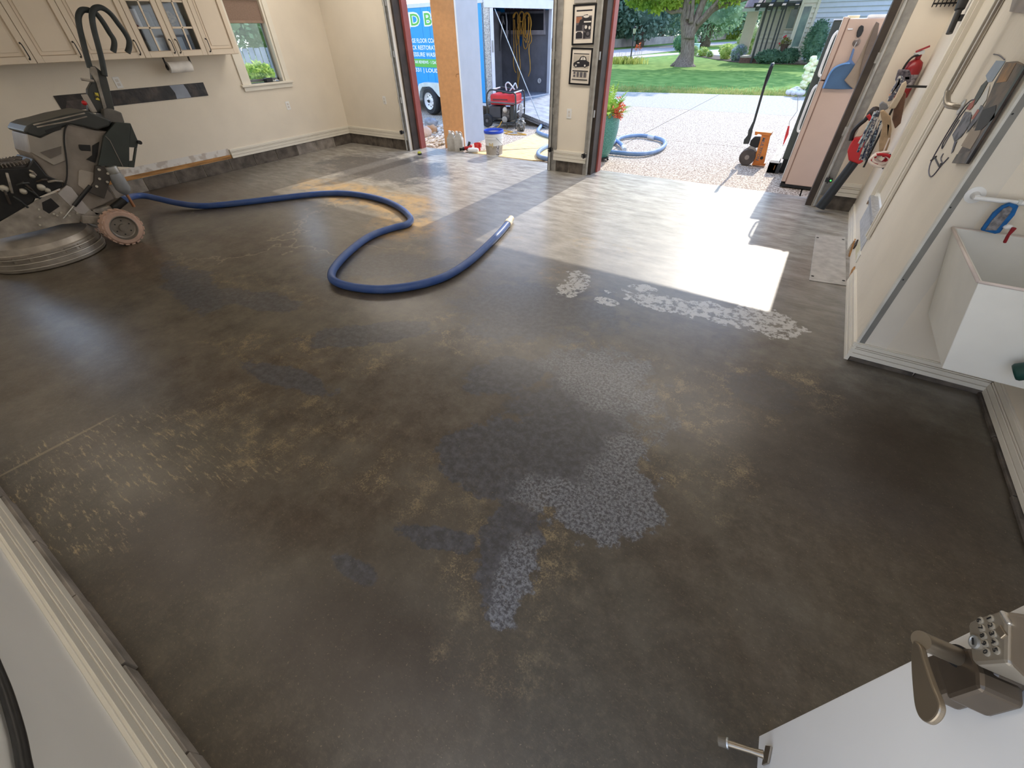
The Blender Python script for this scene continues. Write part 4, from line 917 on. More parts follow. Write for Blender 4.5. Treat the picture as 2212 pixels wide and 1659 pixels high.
mb.build('hooks', M_gk, t); MB().box(k0.x+.06, XR-.01, 5.95, 6.0, k0.z+.02, k0.z+.16).build('back', M_gk, t)

# ------------------------------------------------------------------ near door, lock and stop
dE = Vector((.479, .574, 0)); dd = Vector((.484-.479, .495-.574, 0)).normalized()      # door runs from its free edge back past the camera
dn = Vector((dd.y, -dd.x, 0));  dn = dn if dn.x < 0 else -dn                              # face towards the room (-x)
o = MB().prism([dE, dE+dd*.86, dE+dd*.86-dn*.045, dE-dn*.045], (0, 0, 2.03))
o = o.build('door_2', M_door, kind='structure', bevel=.002); ORG[o] = o.location.copy()
def dp(px, py, off=0.): return Vector(PL(px, py, dE+dn*off, dn))
# embossed lower panel outline
def zD(l): return [(1520+a/3.1965, 1250+b/3.1965) for a, b in l]
pe = dp(*zD([(1750, 1270)])[0]); u0 = (pe-dE).dot(dd)
MB().prism([dE+dd*(u0)+dn*.0005+Vector((0,0,.10)), dE+dd*(u0+.5)+dn*.0005+Vector((0,0,.10)), dE+dd*(u0+.5)+dn*.0045+Vector((0,0,.10)), dE+dd*u0+dn*.0045+Vector((0,0,.10))], (0, 0, .012)).build('panel_moulding', mat('door_mould', (176, 170, 166), .5), o)
M_nick = mat('satin_nickel', (150, 136, 116), .32, metal=.75, var=.05, scale=20)
M_nickd = mat('dark_nickel', (104, 92, 78), .38, metal=.65, var=.08, scale=10)
t = thing('keypad_lock', 'satin nickel keypad lever lock on the white door', 'lock', tuple(dp(2090, 1440, .0)))
# housing: tapered box standing off the door face
hz_ = dp(2090, 1440).z
base_pix = zD([(1605,800),(1760,925),(2212,800),(2300,500),(2230,250),(1870,330),(1610,560)])
lp = [dp(x, y, .0) for x, y in zD([(1640,640),(1660,830),(1770,922),(2240,790),(2260,600),(1900,560)])]
MB().prism(lp, dn*.035).build('backplate', M_nickd, t, bevel=.006)
fp = [dp(x, y, .062) for x, y in zD([(1817,300),(1880,268),(2050,212),(2100,310),(2095,585),(1880,600),(1840,560)])]
MB().prism(fp, -dn*.058).build('keypad_body', mat('keypad_nickel', (150, 140, 124), .4, metal=.5, var=.05), t, bevel=.005)
MB().prism([dp(x, y, .060) for x, y in zD([(2050,212),(2212,235),(2300,300),(2300,640),(2212,700),(2100,590),(2105,310)])], -dn*.056).build('upper_body', mat('body_nickel', (160, 146, 128), .4, metal=.5, var=.04), t, bevel=.006)
MB().prism([dp(x, y, .064) for x, y in zD([(2030,222),(2052,212),(2108,305),(2085,315)])], -dn*.01).build('bright_edge', mat('polished_edge', (220, 216, 208), .2, metal=.8), t, bevel=.002)
MB().prism([dp(x, y, .050) for x, y in zD([(1600,560),(1690,470),(1840,470),(1900,640),(1905,760),(1860,775),(1680,835),(1610,640)])], -dn*.046).build('lower_plate', M_nickd, t, bevel=.006)
# keys with numbers
keys = [('1',1985,278),('2',1995,330),('3',2005,384),('4',2015,440),('5',2028,497),('6',1915,292),('7',1925,345),('8',1938,398),('9',1950,452),('0',1960,510)]
kr = None
for ch, kx, ky in keys:
    c = dp(*zD([(kx, ky)])[0], .062); MB().lathe(c, dn, [(.0052, 0), (.0052, .0010), (.0042, .0018)], 20).build('key', mat('key_nickel', (176, 168, 152), .35, metal=.5) if 'key_nickel' not in D.materials else D.materials['key_nickel'], t, smooth=True, auto=40)
    d1 = (dp(*zD([(kx+13, ky+50)])[0], .062)-c).normalized()      # reading direction runs down the column
    up = dn.cross(d1); s_ = .0038
    wd_ = .55 if ch == '1' else 1.4; text(ch, c-d1*s_*wd_/2-up*s_, d1, up, s_*wd_, s_*2, M_black, t, 'digit', depth=.0024, bold=.02)
c = dp(*zD([(1878, 440)])[0], .062); MB().lathe(c, dn, [(.0085, 0), (.0085, .003), (.0065, .003), (.006, .0015)], 24).build('key_cylinder', M_galv, t, smooth=True, auto=30)
a_ = (dp(*zD([(1880, 470)])[0], .062)-c).normalized(); MB().obox(c+dn*.003, a_, dn.cross(a_), dn, .0045, .0008, .0007).build('keyhole', M_black, t)
c = dp(*zD([(2058, 370)])[0], .062); d1 = (dp(*zD([(2075, 400)])[0], .062)-c).normalized(); MB().obox(c, d1, dn.cross(d1), dn, .007, .005, .002).build('lock_button', M_nick, t, bevel=.001)
# lever: neck out from the door and flat paddle
n0 = dp(*zD([(1765, 540)])[0], .048)
n1 = Vector(PL(*zD([(1500, 425)])[0], n0+dn*.062, dn)); ax_ = (n1-n0).normalized()
MB().cyl(n0, n1, .0125, n=24).build('lever_neck', M_nick, t, smooth=True, auto=40)
MB().lathe(n0-ax_*.002, ax_, [(.0155, 0), (.0155, .005)], 24).build('neck_collar', M_black, t)
def lv(px, py, k): return Vector(PL(*zD([(px, py)])[0], n1+dn*k, dn))
outl = smooth2d([(1478,500),(1490,440),(1535,480),(1560,560),(1590,650),(1630,760),(1672,860),(1680,925),(1650,985),(1595,1018),(1540,985),(1505,900),(1488,760),(1478,620)])
MB().prism([lv(x, y, -.004) for x, y in outl], dn*.008).build('lever_handle', mat('brushed_lever', (140, 126, 106), .36, metal=.7, var=.05, scale=12), t, bevel=.003)
# second far edge of lock plate on the door edge
t = thing('door_stop', 'kick-down door stop with rubber foot at the bottom of the white door', 'door stop', tuple(dE))
sp_ = lambda x, y, k: dp(*zD([(x, y)])[0], k)
MB().prism([sp_(425,1150,.006), sp_(462,1155,.006), sp_(440,1270,.006), sp_(400,1285,.006)], -dn*.005).build('plate', M_nick, t, bevel=.001)
f0 = sp_(415, 1215, .02); f1 = Vector(PL(*zD([(160, 1135)])[0], dE+dn*.10, dn))
MB().tube([f0, f0.lerp(f1, .35), f1], [.010, .008, .009], 10).build('arm', M_nick, t, smooth=True, auto=40)
MB().tube([f0+Vector((0,0,-.012)), f0.lerp(f1, .5)+Vector((0,0,-.008))], .005, 8).build('spring_arm', M_nickd, t)
dd_ = (f1-f0).normalized(); MB().cyl(f1, f1+dd_*.022, .013).build('rubber_foot', mat('grey_rubber_foot', (110, 100, 84), .7), t, bevel=.002)
MB().cyl(f1-dd_*.004, f1, .0135).build('ferrule', M_galv, t)

# cable on the near wall
t_ = MB().tube(smoothpath([PY(a, b, YN+.012) for a, b in ((-120, 1200), (-60, 1320), (-10, 1440), (14, 1500), (38, 1580), (50, 1640), (62, 1720), (60, 1900))], 6), .009, 10)
tag(t_.build('black_cable', M_black, smooth=True), 'black cable hanging down the near white wall', 'cable')

# ------------------------------------------------------------------ utility sink in the jog
t = thing('utility_sink', 'white plastic laundry tub hanging on the right wall', 'sink', (1.03, 2.55, .40))
A = [Vector(Z_) for Z_ in ((.745, 2.835, .84), (.745, 2.25, .84), (1.30, 2.25, .84), (1.30, 2.835, .84))]
rz = .84
A = [Vector(PZ(2058.6, 491, rz)), Vector(PZ(2113.5, 607, rz))]; A[1].x = A[0].x
A += [Vector((1.30, A[1].y, rz)), Vector((1.30, A[0].y, rz))]
B = [Vector((.865, 2.80, .41)), Vector(PZ(2027, 794, .41)), None, None]; B[1].x = B[0].x
B[2] = Vector((1.30, B[1].y, .41)); B[3] = Vector((1.30, B[0].y, .41))
th = .012; mb = MB()
ca = sum(A, Vector())/4; cb = sum(B, Vector())/4
def ins(P, c, k): return [Vector((p.x+(k if p.x < c.x else -k), p.y+(k if p.y < c.y else -k), p.z)) for p in P]
A2 = ins(A, ca, th); B2 = [p+Vector((0,0,.02)) for p in ins(B, cb, th)]
vs = A+B+A2+B2; fs = []
for i in range(4):
    j = (i+1) % 4; fs += [(i, j, 4+j, 4+i), (8+j, 8+i, 12+i, 12+j), (j, i, 8+i, 8+j)]
fs += [(4, 5, 6, 7), (15, 14, 13, 12)]
mb.add(vs, fs); mb.build('basin', mat('tub_plastic', (232, 230, 222), .38, var=.015, scale=5), t, bevel=.003)
rimw = MB()
for i in range(4):
    j = (i+1) % 4; rimw.tube([A[i]+Vector((0,0,-.003)), A[j]+Vector((0,0,-.003))], .006, 8)
rimw.build('rim', mat('tub_rim', (214, 200, 192), .4), t, smooth=True)
MB().lathe((1.12, 2.45, .36), Zv, [(.03, 0), (.05, .02), (.06, .05)], 20).build('drain', mat('drain_plastic', (176, 178, 166), .5), t, smooth=True)
# towel bar on the jog wall with brush and red clip
t = thing('towel_bar', 'white round-flanged towel bar above the sink', 'towel bar', tuple(PY(2110, 424, YJ)))
fl_ = Vector(PY(2106, 421, YJ)); br = YJ-.055
MB().lathe((fl_.x, YJ-.0, fl_.z), (0, -1, 0), [(.036, 0), (.036, .004), (.018, .010), (.013, .022), (.013, .05)], 28).build('flange', M_white, t, smooth=True, auto=40)
b0 = Vector((fl_.x, br, fl_.z)); b1 = Vector((1.31, br, fl_.z)); MB().cyl(b0-Vector((.012,0,0)), b1, .0095, n=14).build('bar', M_white, t, smooth=True, auto=40)
MB().lathe((fl_.x+.135, br, fl_.z), (1, 0, 0), [(.014, 0), (.014, .012)], 16).build('ring', mat('clear_ring', (206, 208, 204), .3), t)
t = thing('scrub_pad', 'blue rimmed grey scrubbing pad hanging over the sink', 'scrub pad', tuple(PY(2150, 470, br-.02)))
sb = lambda l, k: [PY(*p, br-k) for p in zz(l, 2050, 380, 9.216)]
MB().prism(sb([(615,1060),(700,940),(860,720),(1040,580),(1190,520),(1370,575),(1290,760),(1170,900),(1080,1000),(1000,1110),(900,1130)], .018), (0, -.02, 0)).build('pad', mat('blue_pad', (22, 96, 160), .8, var=.1, scale=40), t, bevel=.004)
MB().prism(sb([(720,1075),(860,870),(1080,650),(1200,600),(1260,640),(1200,760),(1060,930),(940,1080)], .039), (0, -.004, 0)).build('grey_face', mat('grey_scrub', (146, 144, 146), .9, c2=(96, 94, 98), scale=60, bump=.6), t)
t = thing('red_clip', 'dark red plastic clip hanging from the bar over the sink', 'clip', tuple(PY(2180, 500, br-.03)))
MB().prism(sb([(1250,1005),(1350,1030),(1210,1170),(1130,1330),(1060,1320),(1120,1200),(1180,1110)], .045), (0, -.012, 0)).build('clip', mat('dark_red_plastic', (140, 22, 34), .4), t, bevel=.004)
MB().blob(sb([(1180,1020)], .04)[0], (.018, .010, .012), 2, .1).build('white_grip', M_white, t, smooth=True)
t = thing('green_bottle', 'dark green bottle cap end jutting at the right edge below the sink rim', 'bottle', (1.1, 2.1, .5))
q0 = Vector(PL(2188, 805, (0, B[1].y-.08, 0), (0, 1, 0))); q1 = q0+Vector((.14, -.02, .12))
MB().lathe(q0, (q1-q0), [(.0, 0), (.03, .002), (.036, .01), (.036, .14), (.03, .16)], 24, caps=False).build('body', mat('dark_green', (24, 66, 58), .45), t, smooth=True, auto=50)
for a, b in ((2053, 448), (1951, 604), (2187, 246), (1843, 762)):
    p = Vector(PY(a, b, YJ-.001)); 
    tag(MB().lathe(p, (0, -1, 0), [(.004, 0), (.004, .003)], 8).build('screw_head', M_gk), {2053: 'dark screw in the jog wall left of the towel bar', 1951: 'dark screw in the jog wall halfway down the corner', 2187: 'dark screw in the jog wall at the right edge, highest one', 1843: 'dark screw just above the corner baseboard'}[a], 'screw')

# ================================================================== OUTSIDE, NEAR
# tall cabinet just outside the left opening
M_or = mat('orange_brown_panel', (206, 148, 92), .6, var=.03, scale=20); M_pg = mat('pale_grey_panel', (172, 178, 190), .45, var=.015)
A_ = Vector((-5.60, 6.54, -.015)); B_ = Vector((-5.37, 6.83, -.015)); C_ = Vector((-5.40, 7.50, -.015)); D_ = A_+(C_-B_)
t = thing('tall_cabinet', 'tall cabinet with orange-brown face and pale grey side outside the left opening', 'cabinet', tuple((A_+C_)/2))
ctr = (A_+B_+C_+D_)/4; k_ = lambda p, s: ctr+(p-ctr)*s
MB().prism([k_(A_, .985), k_(B_, .985), k_(C_, .985), k_(D_, .985)], (0, 0, 2.12)).build('body', mat('cabinet_core', (190, 186, 180), .6), t)
nf = Vector(((B_-A_).y, -(B_-A_).x, 0)).normalized(); ns = Vector((1, .04, 0)).normalized()
MB().prism([A_, B_, B_-nf*.006, A_-nf*.006], (0, 0, 2.13)).build('front_panel', M_or, t)
MB().prism([B_, C_, C_-ns*.006, B_-ns*.006], (0, 0, 2.13)).build('side_panel', M_pg, t)
MB().prism([B_+nf*.004, B_+Vector((.016, .02, 0)), B_+Vector((.004, .03, 0)), B_-nf*.004-Vector((.012,0,0))], (0, 0, 2.13)).build('edge_strip', M_white, t)
hk = [PL(*p, A_+nf*.004, nf) for p in zz([(1005,1322),(960,1335),(955,1370),(965,1385)], 870, 0, 8.295)]
MB().tube(hk, .003, 6).build('pull', mat('pull_brown', (120, 78, 44), .6), t)

# enclosed trailer
M_blue = mat('trailer_blue', (20, 150, 226), .35, var=.02); M_dp = mat('diamond_plate', (176, 178, 182), .3, metal=.5, c2=(120, 122, 126), scale=70, thr=(.48, .52)); M_al = mat('white_aluminium', (206, 210, 218), .35, var=.02)
Lc = Vector((-6.555, 9.29, 0)); Rc = Vector((-6.123, 11.587, 0)); rr_ = (Rc-Lc).normalized(); fw = Vector((-rr_.y, rr_.x, 0)); fw = fw if fw.x < 0 else -fw
sn = -rr_                                      # side face normal, towards the garage
TB, TT = .32, 2.10; TL = 5.0
t = thing('cargo_trailer', 'blue enclosed trailer with white and green lettering and its ramp down', 'trailer', tuple(Lc+fw*2.5+rr_*1.15))
MB().prism([Lc+Vector((0,0,TB)), Lc+fw*TL+Vector((0,0,TB)), Lc+fw*TL+rr_*.04+Vector((0,0,TB)), Lc+rr_*.04+Vector((0,0,TB))], (0, 0, TT-TB-.05)).build('side_wall', M_blue, t)
MB().prism([Rc+Vector((0,0,TB)), Rc+fw*TL+Vector((0,0,TB)), Rc+fw*TL-rr_*.04+Vector((0,0,TB)), Rc-rr_*.04+Vector((0,0,TB))], (0, 0, TT-TB-.05)).build('far_side_wall', M_blue, t)
MB().prism([Lc+fw*TL+Vector((0,0,TB)), Rc+fw*TL+Vector((0,0,TB)), Rc+fw*(TL-.04)+Vector((0,0,TB)), Lc+fw*(TL-.04)+Vector((0,0,TB))], (0, 0, TT-TB)).build('nose_wall', M_blue, t)
MB().prism([Lc+Vector((0,0,TB-.02)), Lc+fw*TL+Vector((0,0,TB-.02)), Rc+fw*TL+Vector((0,0,TB-.02)), Rc+Vector((0,0,TB-.02))], (0, 0, .06)).build('deck', mat('trailer_deck', (96, 98, 106), .8, c2=(130, 134, 146), scale=40), t)
MB().prism([Lc+Vector((0,0,TT-.05)), Lc+fw*TL+Vector((0,0,TT-.05)), Rc+fw*TL+Vector((0,0,TT-.05)), Rc+Vector((0,0,TT-.05))], (0, 0, .05)).build('roof', M_al, t)
# trim rails
MB().prism([Lc-rr_*.012+Vector((0,0,TT-.06)), Lc+fw*TL-rr_*.012+Vector((0,0,TT-.06)), Lc+fw*TL+Vector((0,0,TT-.06)), Lc+Vector((0,0,TT-.06))], (0, 0, .07)).build('top_rail', M_al, t)
MB().prism([Lc-rr_*.012+Vector((0,0,TB-.03)), Lc+fw*TL-rr_*.012+Vector((0,0,TB-.03)), Lc+fw*TL+Vector((0,0,TB-.03)), Lc+Vector((0,0,TB-.03))], (0, 0, .05)).build('bottom_rail', M_al, t)
def tp(u, v, z): return Lc - fw*(-u) + rr_*v + Vector((0,0,z))       # u towards nose, v across, z up
# rear frame
def rear_box(nm, v0, v1, z0, z1, m, d=.05, off=.0): return MB().prism([tp(-off, v0, z0), tp(-off, v1, z0), tp(d, v1, z0), tp(d, v0, z0)], (0, 0, z1-z0)).build(nm, m, t)
rear_box('diamond_corner', 0, .16, TB, TT-.05, M_dp, .05, .02); rear_box('rear_post', .16, .26, TB, TT-.06, M_al, .05, .03)
rear_box('rear_post', 2.337-.12, 2.337, TB, TT-.06, M_al, .06, .03); rear_box('header', 0, 2.337, TT-.13, TT+.02, M_al, .06, .045)
rear_box('rear_sill', .1, 2.25, TB-.08, TB+.03, M_al, .06, .02)
for v in (.21, 2.27):
    MB().obox(tp(-.035, v, 1.35), (rr_), fw, Zv, .022, .008, .10).build('tail_lamp', mat('tail_lamp', (150, 152, 150), .3) if 'tail_lamp' not in D.materials else D.materials['tail_lamp'], t, bevel=.006)
MB().obox(tp(-.06, 2.40, 1.2), rr_, fw, Zv, .008, .008, .55).build('lock_rod', M_galv, t)
# inside
M_in = mat('trailer_liner', (118, 120, 128), .7, var=.06, scale=5)
MB().prism([tp(.05, .041, TB+.04), tp(TL-.05, .041, TB+.04), tp(TL-.05, .055, TB+.04), tp(.05, .055, TB+.04)], (0, 0, 1.6)).build('liner', M_in, t)
MB().prism([tp(.05, 2.28, TB+.04), tp(TL-.05, 2.28, TB+.04), tp(TL-.05, 2.295, TB+.04), tp(.05, 2.295, TB+.04)], (0, 0, 1.6)).build('liner', M_in, t)
bulk = 1.7
MB().prism([tp(bulk, .06, TB+.04), tp(bulk, 2.275, TB+.04), tp(bulk+.03, 2.275, TB+.04), tp(bulk+.03, .06, TB+.04)], (0, 0, 1.62)).build('bulkhead', M_in, t)
def tb_(px, py, k=0.): return Vector(PL(px, py, tp(0, 2.275-k, 0), rr_))
def tz(l): return zz(l, 1030, 0, 8.295)
def bpoly(l, k, m, nm, th_=.02): return MB().prism([tb_(x, y, k) for x, y in tz(l)], rr_*th_).build(nm, m, t)
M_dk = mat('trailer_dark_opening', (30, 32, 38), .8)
bpoly([(270,260),(1190,240),(1185,540),(260,545)], .02, M_dk, 'dark_shelf_opening')
bpoly([(490,100),(1195,70),(1195,195),(500,215)], .03, mat('tool_board', (52, 46, 52), .8, var=.2, scale=30), 'tool_board')
bpoly([(1195,70),(1215,70),(1225,620),(1195,620)], .03, mat('pale_batten', (156, 154, 160), .6), 'batten')
bpoly([(270,545),(1225,540),(1225,620),(980,625),(270,600)], .025, D.materials['pale_batten'], 'batten')
MB().lathe(tb_(*tz([(1122,1447)])[0], .01), -rr_, [(.055, 0), (.055, .01), (.036, .01), (.036, .0)], 20).build('white_ring', M_white, t)
for x in range(500, 1190, 52):
    p = tb_(*tz([(x, 115+ (x % 3)*6)])[0], .05)
    MB().obox(p, fw, rr_, Zv, .016, .012, .04).build('hook', mat('hook_grey', (120, 116, 124), .5, var=.3, scale=20) if 'hook_grey' not in D.materials else D.materials['hook_grey'], t)
bpoly([(1050,75),(1160,70),(1150,100),(1080,108)], .06, mat('light_blue_bag', (150, 178, 206), .6), 'blue_bag')
# fender and wheels
M_tire = mat('tyre_rubber', (44, 44, 46), .75, var=.1); M_rim = mat('white_rim', (232, 232, 232), .35)
for k, (wx_, wy_) in enumerate(((-8.46, 9.39), (-7.65, 9.30))):
    c = Vector((wx_, wy_, .285)); c += rr_*.06
    w = MB().lathe(c-rr_*.02, rr_, [(.17, .0), (.26, .0), (.285, .03), (.292, .06), (.292, .15), (.285, .18), (.26, .2)], 40, caps=False).build('tyre', M_tire, t, smooth=True, auto=35)
    MB().lathe(c-rr_*.03, rr_, [(.0, .05), (.06, .05), (.07, .035), (.09, .05), (.14, .06), (.165, .02), (.178, .0), (.182, .03)], 32, caps=False).build('rim', M_rim, w, smooth=True, auto=40)
    for q in range(8):
        a = q*math.pi/4; p = c-rr_*.03+(fw*math.cos(a)+Vector((0,0,1))*math.sin(a))*.115; MB().cyl(p+rr_*.045, p+rr_*.06, .014, n=8).build('hand_hole', M_gk, w)
    MB().lathe(c-rr_*.05, rr_, [(.03, 0), (.035, .03)], 14).build('hub_cap', M_gk, w)
fd = [(-.52, .30), (-.44, .50), (-.34, .62), (-.1, .66), (.5, .66), (1.0, .66), (1.22, .62), (1.34, .48), (1.40, .30), (1.28, .30), (1.22, .46), (1.1, .56), (.80, .58), (.62, .50), (.48, .40), (.42, .38), (.36, .42), (.24, .54), (.1, .6), (-.2, .6), (-.32, .5), (-.38, .30)]
wc = Vector((-7.65, 9.30, 0))
base_u = (wc-Lc).dot(fw)
fd2 = [tp(base_u+x, -.16, z) for x, z in fd]
MB().prism(fd2, rr_*.15).build('fender', mat('fender_white', (206, 214, 214), .35), t, bevel=.006)
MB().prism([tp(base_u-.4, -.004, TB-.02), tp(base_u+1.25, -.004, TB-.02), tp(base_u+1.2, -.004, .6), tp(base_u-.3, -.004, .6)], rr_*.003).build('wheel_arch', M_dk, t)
# panel seams and lettering on the side
for px in (909, 925):
    a = Vector(PL(px, 30, Lc, sn)); u = (a-Lc).dot(fw); MB().prism([tp(u, -.002, TB), tp(u+.006, -.002, TB), tp(u+.006, .0, TB), tp(u, .0, TB)], (0, 0, TT-TB-.07)).build('panel_seam', mat('seam_blue', (10, 110, 176), .5) if 'seam_blue' not in D.materials else D.materials['seam_blue'], t)
def lettering(s, pl, pr, m, depth=.004, bold=.0, nm='lettering', zt=None, zb=None):
    """pl: (x, ytop, ybottom) at left end, pr: (x, ytop, ybottom) at right end"""
    a = Vector(PL(pl[0], pl[2], Lc, sn)); b = Vector(PL(pr[0], pr[2], Lc, sn)); c = Vector(PL(pl[0], pl[1], Lc, sn)); zb_ = (a.z+b.z)/2
    w = (Vector((b.x, b.y, 0))-Vector((a.x, a.y, 0))).length; h = c.z-a.z
    return text(s, (a.x, a.y, zb_), -fw, Zv, w, h, m, t, nm, depth=depth, bold=bold)
M_lw = mat('letter_white', (240, 244, 250), .4, var=0); M_lg = mat('letter_green', (96, 182, 76), .4, var=0)
Zz = lambda x, a, b: (870+x/8.295, a/8.295, b/8.295)
lettering('JD BE', Zz(58, 225, 560), Zz(680, 200, 540), M_lw, .003, .075, 'letter_outline')
lettering('JD BE', Zz(75, 255, 530), Zz(660, 230, 510), M_lg, .005, .012, 'letter_face')
lettering('AGE FLOOR COA', Zz(130, 690, 768), Zz(592, 690, 768), M_lw, .004, .02)
lettering('ECK RESTORATI', Zz(150, 815, 892), Zz(612, 815, 892), M_lw, .004, .02)
lettering('RESSURE WASH', Zz(160, 940, 1015), Zz(622, 940, 1015), M_lw, .004, .02)
a = Vector(PL(*tuple((870+120/8.295, 1190/8.295)), Lc, sn)); b = Vector(PL(870+720/8.295, 1190/8.295, Lc, sn)); c = Vector(PL(870+180/8.295, 1050/8.295, Lc, sn))
ua, ub = (a-Lc).dot(fw), (b-Lc).dot(fw)
MB().prism([tp(ua, -.003, c.z), tp(ub, -.003, c.z), tp(ub, .0, c.z), tp(ua, .0, c.z)], (0, 0, -(c.z-a.z))).build('green_band', M_lg, t)
lettering('STAR REVIEWS · 1 DAY', Zz(185, 1085, 1140), Zz(632, 1090, 1145), M_lw, .006, .02)
lettering('4331 | LOUD', Zz(195, 1215, 1305), Zz(655, 1220, 1325), M_lw, .004, .02)
# ramp
r0, r1 = tp(-.03, .12, TB+.02), tp(-.03, 2.25, TB+.02); q0, q1 = r0-fw*1.75, r1-fw*1.75; q0.z = q1.z = .01
nrm = (q0-r0).cross(r1-r0).normalized(); nrm = nrm if nrm.z > 0 else -nrm
MB().prism([r0, r1, q1, q0], -nrm*.04).build('ramp', mat('bright_ramp', (166, 170, 176), .6, c2=(128, 132, 140), scale=6), t)
MB().prism([r0-nrm*.045, q0-nrm*.045+Vector((0,0,.03)), q0-rr_*.02+Vector((0,0,.02)), r0-rr_*.02], nrm*.05).build('ramp_edge', M_dp, t)
MB().tube([tp(-.04, .3, 1.95), r0.lerp(q0, .85)+nrm*.02], .009, 6).build('ramp_cable', M_galv, t)

# hanging cord hanks and tools inside the trailer
M_cord = mat('yellow_cord', (212, 160, 62), .55, var=.1)
def hank(lb, loops, k0):
    pts0 = tb_(*tz([loops[0][0]])[0], k0); tt = thing('extension_cord', lb, 'cord', tuple(pts0), group='yellow extension cords in the trailer')
    for i, lp_ in enumerate(loops):
        MB().tube(smoothpath([tb_(x, y, k0+.006*i) for x, y in tz(lp_)], 4), .011, 6).build('loop', M_cord, tt, smooth=True)
hank('leftmost hank of yellow cord hung in the trailer', [[(660,300),(680,235),(720,230),(745,290),(745,420),(715,560),(740,740),(720,810)], [(665,320),(700,225),(735,260),(730,400),(755,600),(745,700)], [(655,340),(660,600),(665,900),(655,1100),(670,1240),(700,1300)], [(675,350),(690,600),(705,800),(720,1100),(735,1300),(725,1560)], [(650,330),(655,270),(690,225)]], .08)
hank('middle hank of yellow cord hung in the trailer', [[(760,400),(760,260),(800,205),(845,250),(850,330),(800,390),(765,360)], [(770,420),(765,270),(800,215),(835,260),(800,560),(820,600)], [(750,420),(755,520),(790,610),(815,560)], [(775,300),(775,500),(810,590)], [(745,420),(755,700),(765,1000),(775,1220),(740,1500),(735,1570)], [(725,540),(735,700),(755,620)]], .09)
hank('rightmost hank of yellow cord hung in the trailer', [[(830,620),(840,300),(900,225),(950,280),(965,450),(950,600),(930,760)], [(850,640),(860,330),(905,240),(940,330),(915,600)], [(835,500),(830,760),(860,875),(900,840),(920,740)], [(845,600),(870,680),(910,600)], [(870,330),(875,600),(900,640)], [(960,300),(975,420),(960,560),(980,680),(970,760),(940,800),(935,940),(950,1080),(955,1260),(920,1370)], [(920,300),(925,500),(900,700),(880,760),(850,700)]], .10)
tt = thing('blue_strap', 'blue strap hanging below the middle yellow cord', 'strap', tuple(tb_(*tz([(790, 660)])[0], .07)))
MB().prism([tb_(x, y, .06) for x, y in tz([(770,650),(805,660),(800,760),(785,830),(765,830)])], rr_*.02).build('strap', mat('strap_blue', (24, 84, 140), .6), tt)
for lb, pts_, m in (('long steel tool hanging in the trailer, second from the left', [(520,230),(540,390),(540,600),(540,680)], M_al), ('thin steel rod hanging left in the trailer', [(455,280),(450,480),(430,650),(410,910)], M_galv), ('dark tool hanging beside the yellow cords', [(590,240),(590,500),(600,860)], M_gk), ('short steel tool with grips in the trailer', [(475,290),(480,380),(495,440)], M_galv)):
    P = [tb_(x, y, .09) for x, y in tz(pts_)]
    tt = thing('hanging_tool', lb, 'tool', tuple(P[0])); MB().tube(P, [.012]+[.022]*(len(P)-2)+[.010], 8).build('shaft', m, tt, smooth=True)
    MB().cyl(P[0]+Vector((0,0,.01)), P[0]+Vector((0,0,.05)), .008).build('eye', M_gk, tt)

# ------------------------------------------------------------------ generator
gx = Vector((-6.08, 8.60, 0)); ex_ = Vector((.63, .12, 0)).normalized(); ey_ = Vector((-ex_.y, ex_.x, 0))
def gp(u, v, z): return gx+ex_*u+ey_*v+Vector((0,0,z-.015))
t = thing('generator', 'red portable generator in a black tube frame by the trailer', 'generator', tuple(gp(.33, .28, 0)))
def gt(nm, pts_, r, m, n=10): return MB().tube(smoothpath([gp(*p) for p in pts_], 4), r, n).build(nm, m, t, smooth=True)
LX, LY = .66, .52
def loopp(v): 
    return [(.02, v, .12), (0, v, .2), (0, v, .54), (.05, v, .66), (.16, v, .69), (.5, v, .64), (.62, v, .64), (LX, v, .56), (LX, v, .2), (LX-.03, v, .14), (LX-.1, v, .11), (.1, v, .11), (.02, v, .12)]
for v in (0, LY): gt('frame_loop', loopp(v), .015, M_gd)
gt('top_bar', [(.1, 0, .685), (.1, LY, .685)], .013, M_al); gt('top_bar', [(.6, 0, .64), (.6, LY, .64)], .013, M_al)
gt('cross_bar', [(LX, 0, .30), (LX, LY, .33)], .012, M_al); gt('cross_bar', [(0, 0, .48), (LX, 0, .45)], .014, mat('generator_band', (110, 104, 102), .5), 8)
gt('leg', [(LX, -.01, .62), (LX+.01, -.02, .3), (LX+.01, -.02, .01)], .018, M_gd); gt('leg', [(LX, LY, .5), (LX, LY, .01)], .015, M_gd); gt('leg', [(.45, 0, .11), (.45, 0, .01)], .014, M_gd)
def gbox(nm, u0, u1, v0, v1, z0, z1, m, b=.01): return MB().prism([gp(u0, v0, z0), gp(u1, v0, z0), gp(u1, v1, z0), gp(u0, v1, z0)], (0, 0, z1-z0)).build(nm, m, t, bevel=b)
tk = gbox('fuel_tank', .06, .62, .04, .48, .42, .61, mat('tank_red', (206, 44, 52), .35), .03); ORG[tk] = ORG[t]
gbox('tank_lip', .04, .64, .02, .50, .465, .485, mat('lip_pink', (196, 90, 96), .4), .004)
MB().cyl(gp(.3, .25, .61), gp(.3, .25, .64), .04).build('fuel_cap', M_gk, t)
text('POWER', gp(.15, .018, .50), ex_, Zv, .3, .035, mat('tank_letter', (60, 40, 50), .5), t) if False else None
gbox('tank_stripe', .12, .46, .035, .041, .505, .53, mat('tank_stripe', (96, 50, 56), .5), .001)
gbox('muffler', .03, .30, .02, .34, .19, .40, mat('muffler_box', (62, 62, 66), .6), .015)
